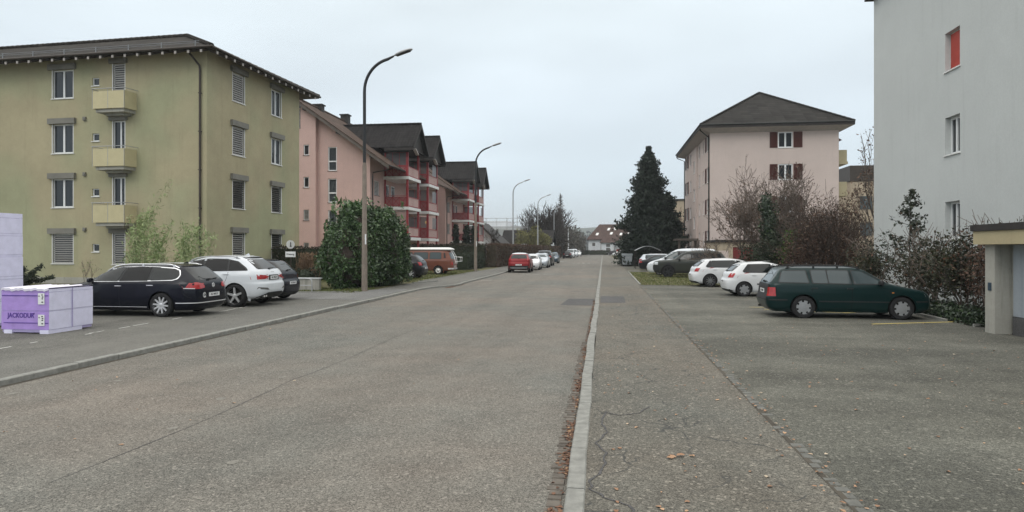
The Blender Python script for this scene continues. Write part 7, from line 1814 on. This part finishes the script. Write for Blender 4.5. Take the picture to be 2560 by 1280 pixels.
# foam boards -----------------------------------------------------------------
def foam_stack(x0, x1, y0, y1, z0, z1, label, layers, straps, front, purple=True):
    t = thing('foam_board_stack', label, 'foam boards', ((x0 + x1) / 2, (y0 + y1) / 2, 0)); n = len(layers) - 1
    for i, (a, b_) in enumerate(zip(layers, layers[1:])):
        j = R.uniform(-.012, .012); m = MB(); m.cm = 0
        ins = 0.0
        m._add([(x0 + j, y0, a + .003), (x1 + j, y0, a + .003), (x1 + j, y1, a + .003), (x0 + j, y1, a + .003), (x0 + j, y0, b_ - .003), (x1 + j, y0, b_ - .003), (x1 + j, y1, b_ - .003), (x0 + j, y1, b_ - .003)], [(3, 2, 1, 0), (4, 5, 6, 7), (1, 2, 6, 5), (2, 3, 7, 6), (3, 0, 4, 7)])
        m.cm = 1; m._add([(x0 + j, y0, a + .003), (x1 + j, y0, a + .003), (x1 + j, y0, b_ - .003), (x0 + j, y0, b_ - .003)], [(0, 1, 2, 3)])
        pk = m.build('board_pack', ['lilac', front], t)
    m = MB(); m.box(x0 + .02, x1 - .02, y0 + .01, y1 - .02, z0, layers[-1] - .01); m.build('inner_boards', 'lilac_line', t)
    m = MB()
    for f in straps: y = y0 + (y1 - y0) * f; m.box(x1 + .010, x1 + .018, y - .009, y + .009, layers[0], layers[-1] + .004)
    m.build('strap', 'lilac_line', t)
    return t
R.seed(4)
st = foam_stack(-13.42, -12.22, 13.15, 14.42, .03, 1.0, 'low stack of violet foam boards with printed name, in front of the estate car', [.09, .50, .52, .93, 1.0], [.5], 'violet')
m = MB(); m.box(-12.45, -12.235, 13.14, 14.1, .0, .085); m.box(-13.35, -13.15, 13.14, 14.1, 0, .085); m.box(-12.9, -12.75, 13.3, 14.1, 0, .085); m.build('feet', 'lilac', st)
text_mesh('lettering', 'JACKODUR', .150, Matrix(((1, 0, 0, -12.93), (0, 0, -1, 13.144), (0, 1, 0, .405), (0, 0, 0, 1))), 'violet_dark', st, bold=.0025, sx=.86)
text_mesh('trademark_sign', '\u00ae', .05, Matrix(((1, 0, 0, -12.60), (0, 0, -1, 13.144), (0, 1, 0, .45), (0, 0, 0, 1))), 'violet_dark', st)
m = MB(); m.box(-13.40, -12.24, 13.138, 13.142, .845, .862); m.box(-13.36, -12.24, 13.138, 13.142, .235, .250); m.build('print_lines', 'violet_dark', st)
for z in (.66, .18):
    m = MB(); m.box(-12.49, -12.33, 13.136, 13.141, z, z + .25); tk = m.build('paper_label', 'plate_white', st); m = MB()
    for q in ((.095, .115, .03), (.10, .155, .035), (.02, .175, .02), (.09, .04, .04), (.09, .20, .03)): m.box(-12.49 + q[0], -12.49 + q[0] + q[2], 13.130, 13.1355, z + q[1], z + q[1] + .022)
    m.build('label_print', 'ink', tk)
m = MB(); N = 22
for i in range(N):
    a = -13.42 + 1.2 * i / N; b_ = -13.42 + 1.2 * (i + 1) / N; h0 = 1.012 + .012 * math.sin(i * 2.1) + .010 * math.sin(i * .9); h1 = 1.012 + .012 * math.sin((i + 1) * 2.1) + .010 * math.sin((i + 1) * .9)
    m.quad((a, 13.13, h0), (b_, 13.13, h1), (b_, 14.43, h1 + .01), (a, 14.43, h0 + .01)); m.quad((a, 13.13, h0), (b_, 13.13, h1), (b_, 13.135, h1 - .05), (a, 13.135, h0 - .05))
m.build('wrapping_film', 'film_white', st)
foam_stack(-15.8, -14.52, 13.6, 14.82, .03, 2.78, 'tall stack of lilac foam boards at the left edge', [.09, .62, .68, 1.15, 1.22, 1.70, 1.75, 2.22, 2.28, 2.66, 2.78], [.36], 'violet')

# distant pedestrian
t = thing('person', 'person in dark clothes walking far down the right pavement', 'person', (1.9, 178, 0))
me = bpy.data.meshes.new('body'); vs_ = [(0, 0, .95), (0, 0, 1.18), (0, 0, 1.40), (0, 0, 1.50), (0, .02, 1.64), (-.19, 0, 1.38), (-.26, .03, 1.10), (-.22, .12, .86), (.19, 0, 1.38), (.26, -.03, 1.10), (.24, -.14, .86), (-.10, 0, .90), (-.12, .12, .50), (-.12, -.02, .08), (.10, 0, .90), (.12, -.10, .50), (.12, -.22, .10), (-.12, -.14, .04), (.12, -.34, .06)]
me.from_pydata(vs_, [(0, 1), (1, 2), (2, 3), (3, 4), (2, 5), (5, 6), (6, 7), (2, 8), (8, 9), (9, 10), (0, 11), (11, 12), (12, 13), (0, 14), (14, 15), (15, 16), (13, 17), (16, 18)], [])
rad = [.15, .145, .15, .055, .10, .06, .048, .035, .06, .048, .035, .09, .065, .045, .09, .065, .045, .04, .04]
ob = bpy.data.objects.new('body', me); C.objects.link(ob); ob.parent = t; md = ob.modifiers.new('s', 'SKIN'); ob.modifiers.new('ss', 'SUBSURF').levels = 1
for v_, r_ in zip(me.skin_vertices[0].data, rad): v_.radius = (r_, r_ * .8)
me.skin_vertices[0].data[0].use_root = True
bpy.context.view_layer.update(); m2 = bpy.data.meshes.new_from_object(ob.evaluated_get(bpy.context.evaluated_depsgraph_get())); ob.modifiers.clear(); ob.data = m2
m2.materials.clear(); m2.materials.append(M['cloth_dark']); m2.materials.append(M['skin'])
for p in m2.polygons:
    if p.center.z > 1.5: p.material_index = 1
    p.use_smooth = True
WL[t.name] = Vector((0, 0, 0)); m = MB(); m.lathe([(.001, 1.80), (.08, 1.77), (.115, 1.68), (.11, 1.62)], 12, 'z', (0, .03, 0)); m.build('hair', 'hair_dark', t, smooth=True)

# ------------------------------------------------------------------ damp November air
m = MB(); m.box(-1000, 1000, -70, 1600, -1.2, 50); hz = m.build('haze', 'far_white'); hz['kind'] = 'stuff'
hm = bpy.data.materials.new('haze'); hm.use_nodes = True; n_ = hm.node_tree.nodes; l_ = hm.node_tree.links
n_.remove(n_['Principled BSDF']); pv = n_.new('ShaderNodeVolumePrincipled'); pv.inputs['Color'].default_value = (.86, .90, .93, 1); pv.inputs['Density'].default_value = HAZE; pv.inputs['Anisotropy'].default_value = 0.0
l_.new(pv.outputs[0], n_['Material Output'].inputs['Volume']); hz.data.materials.clear(); hz.data.materials.append(hm)
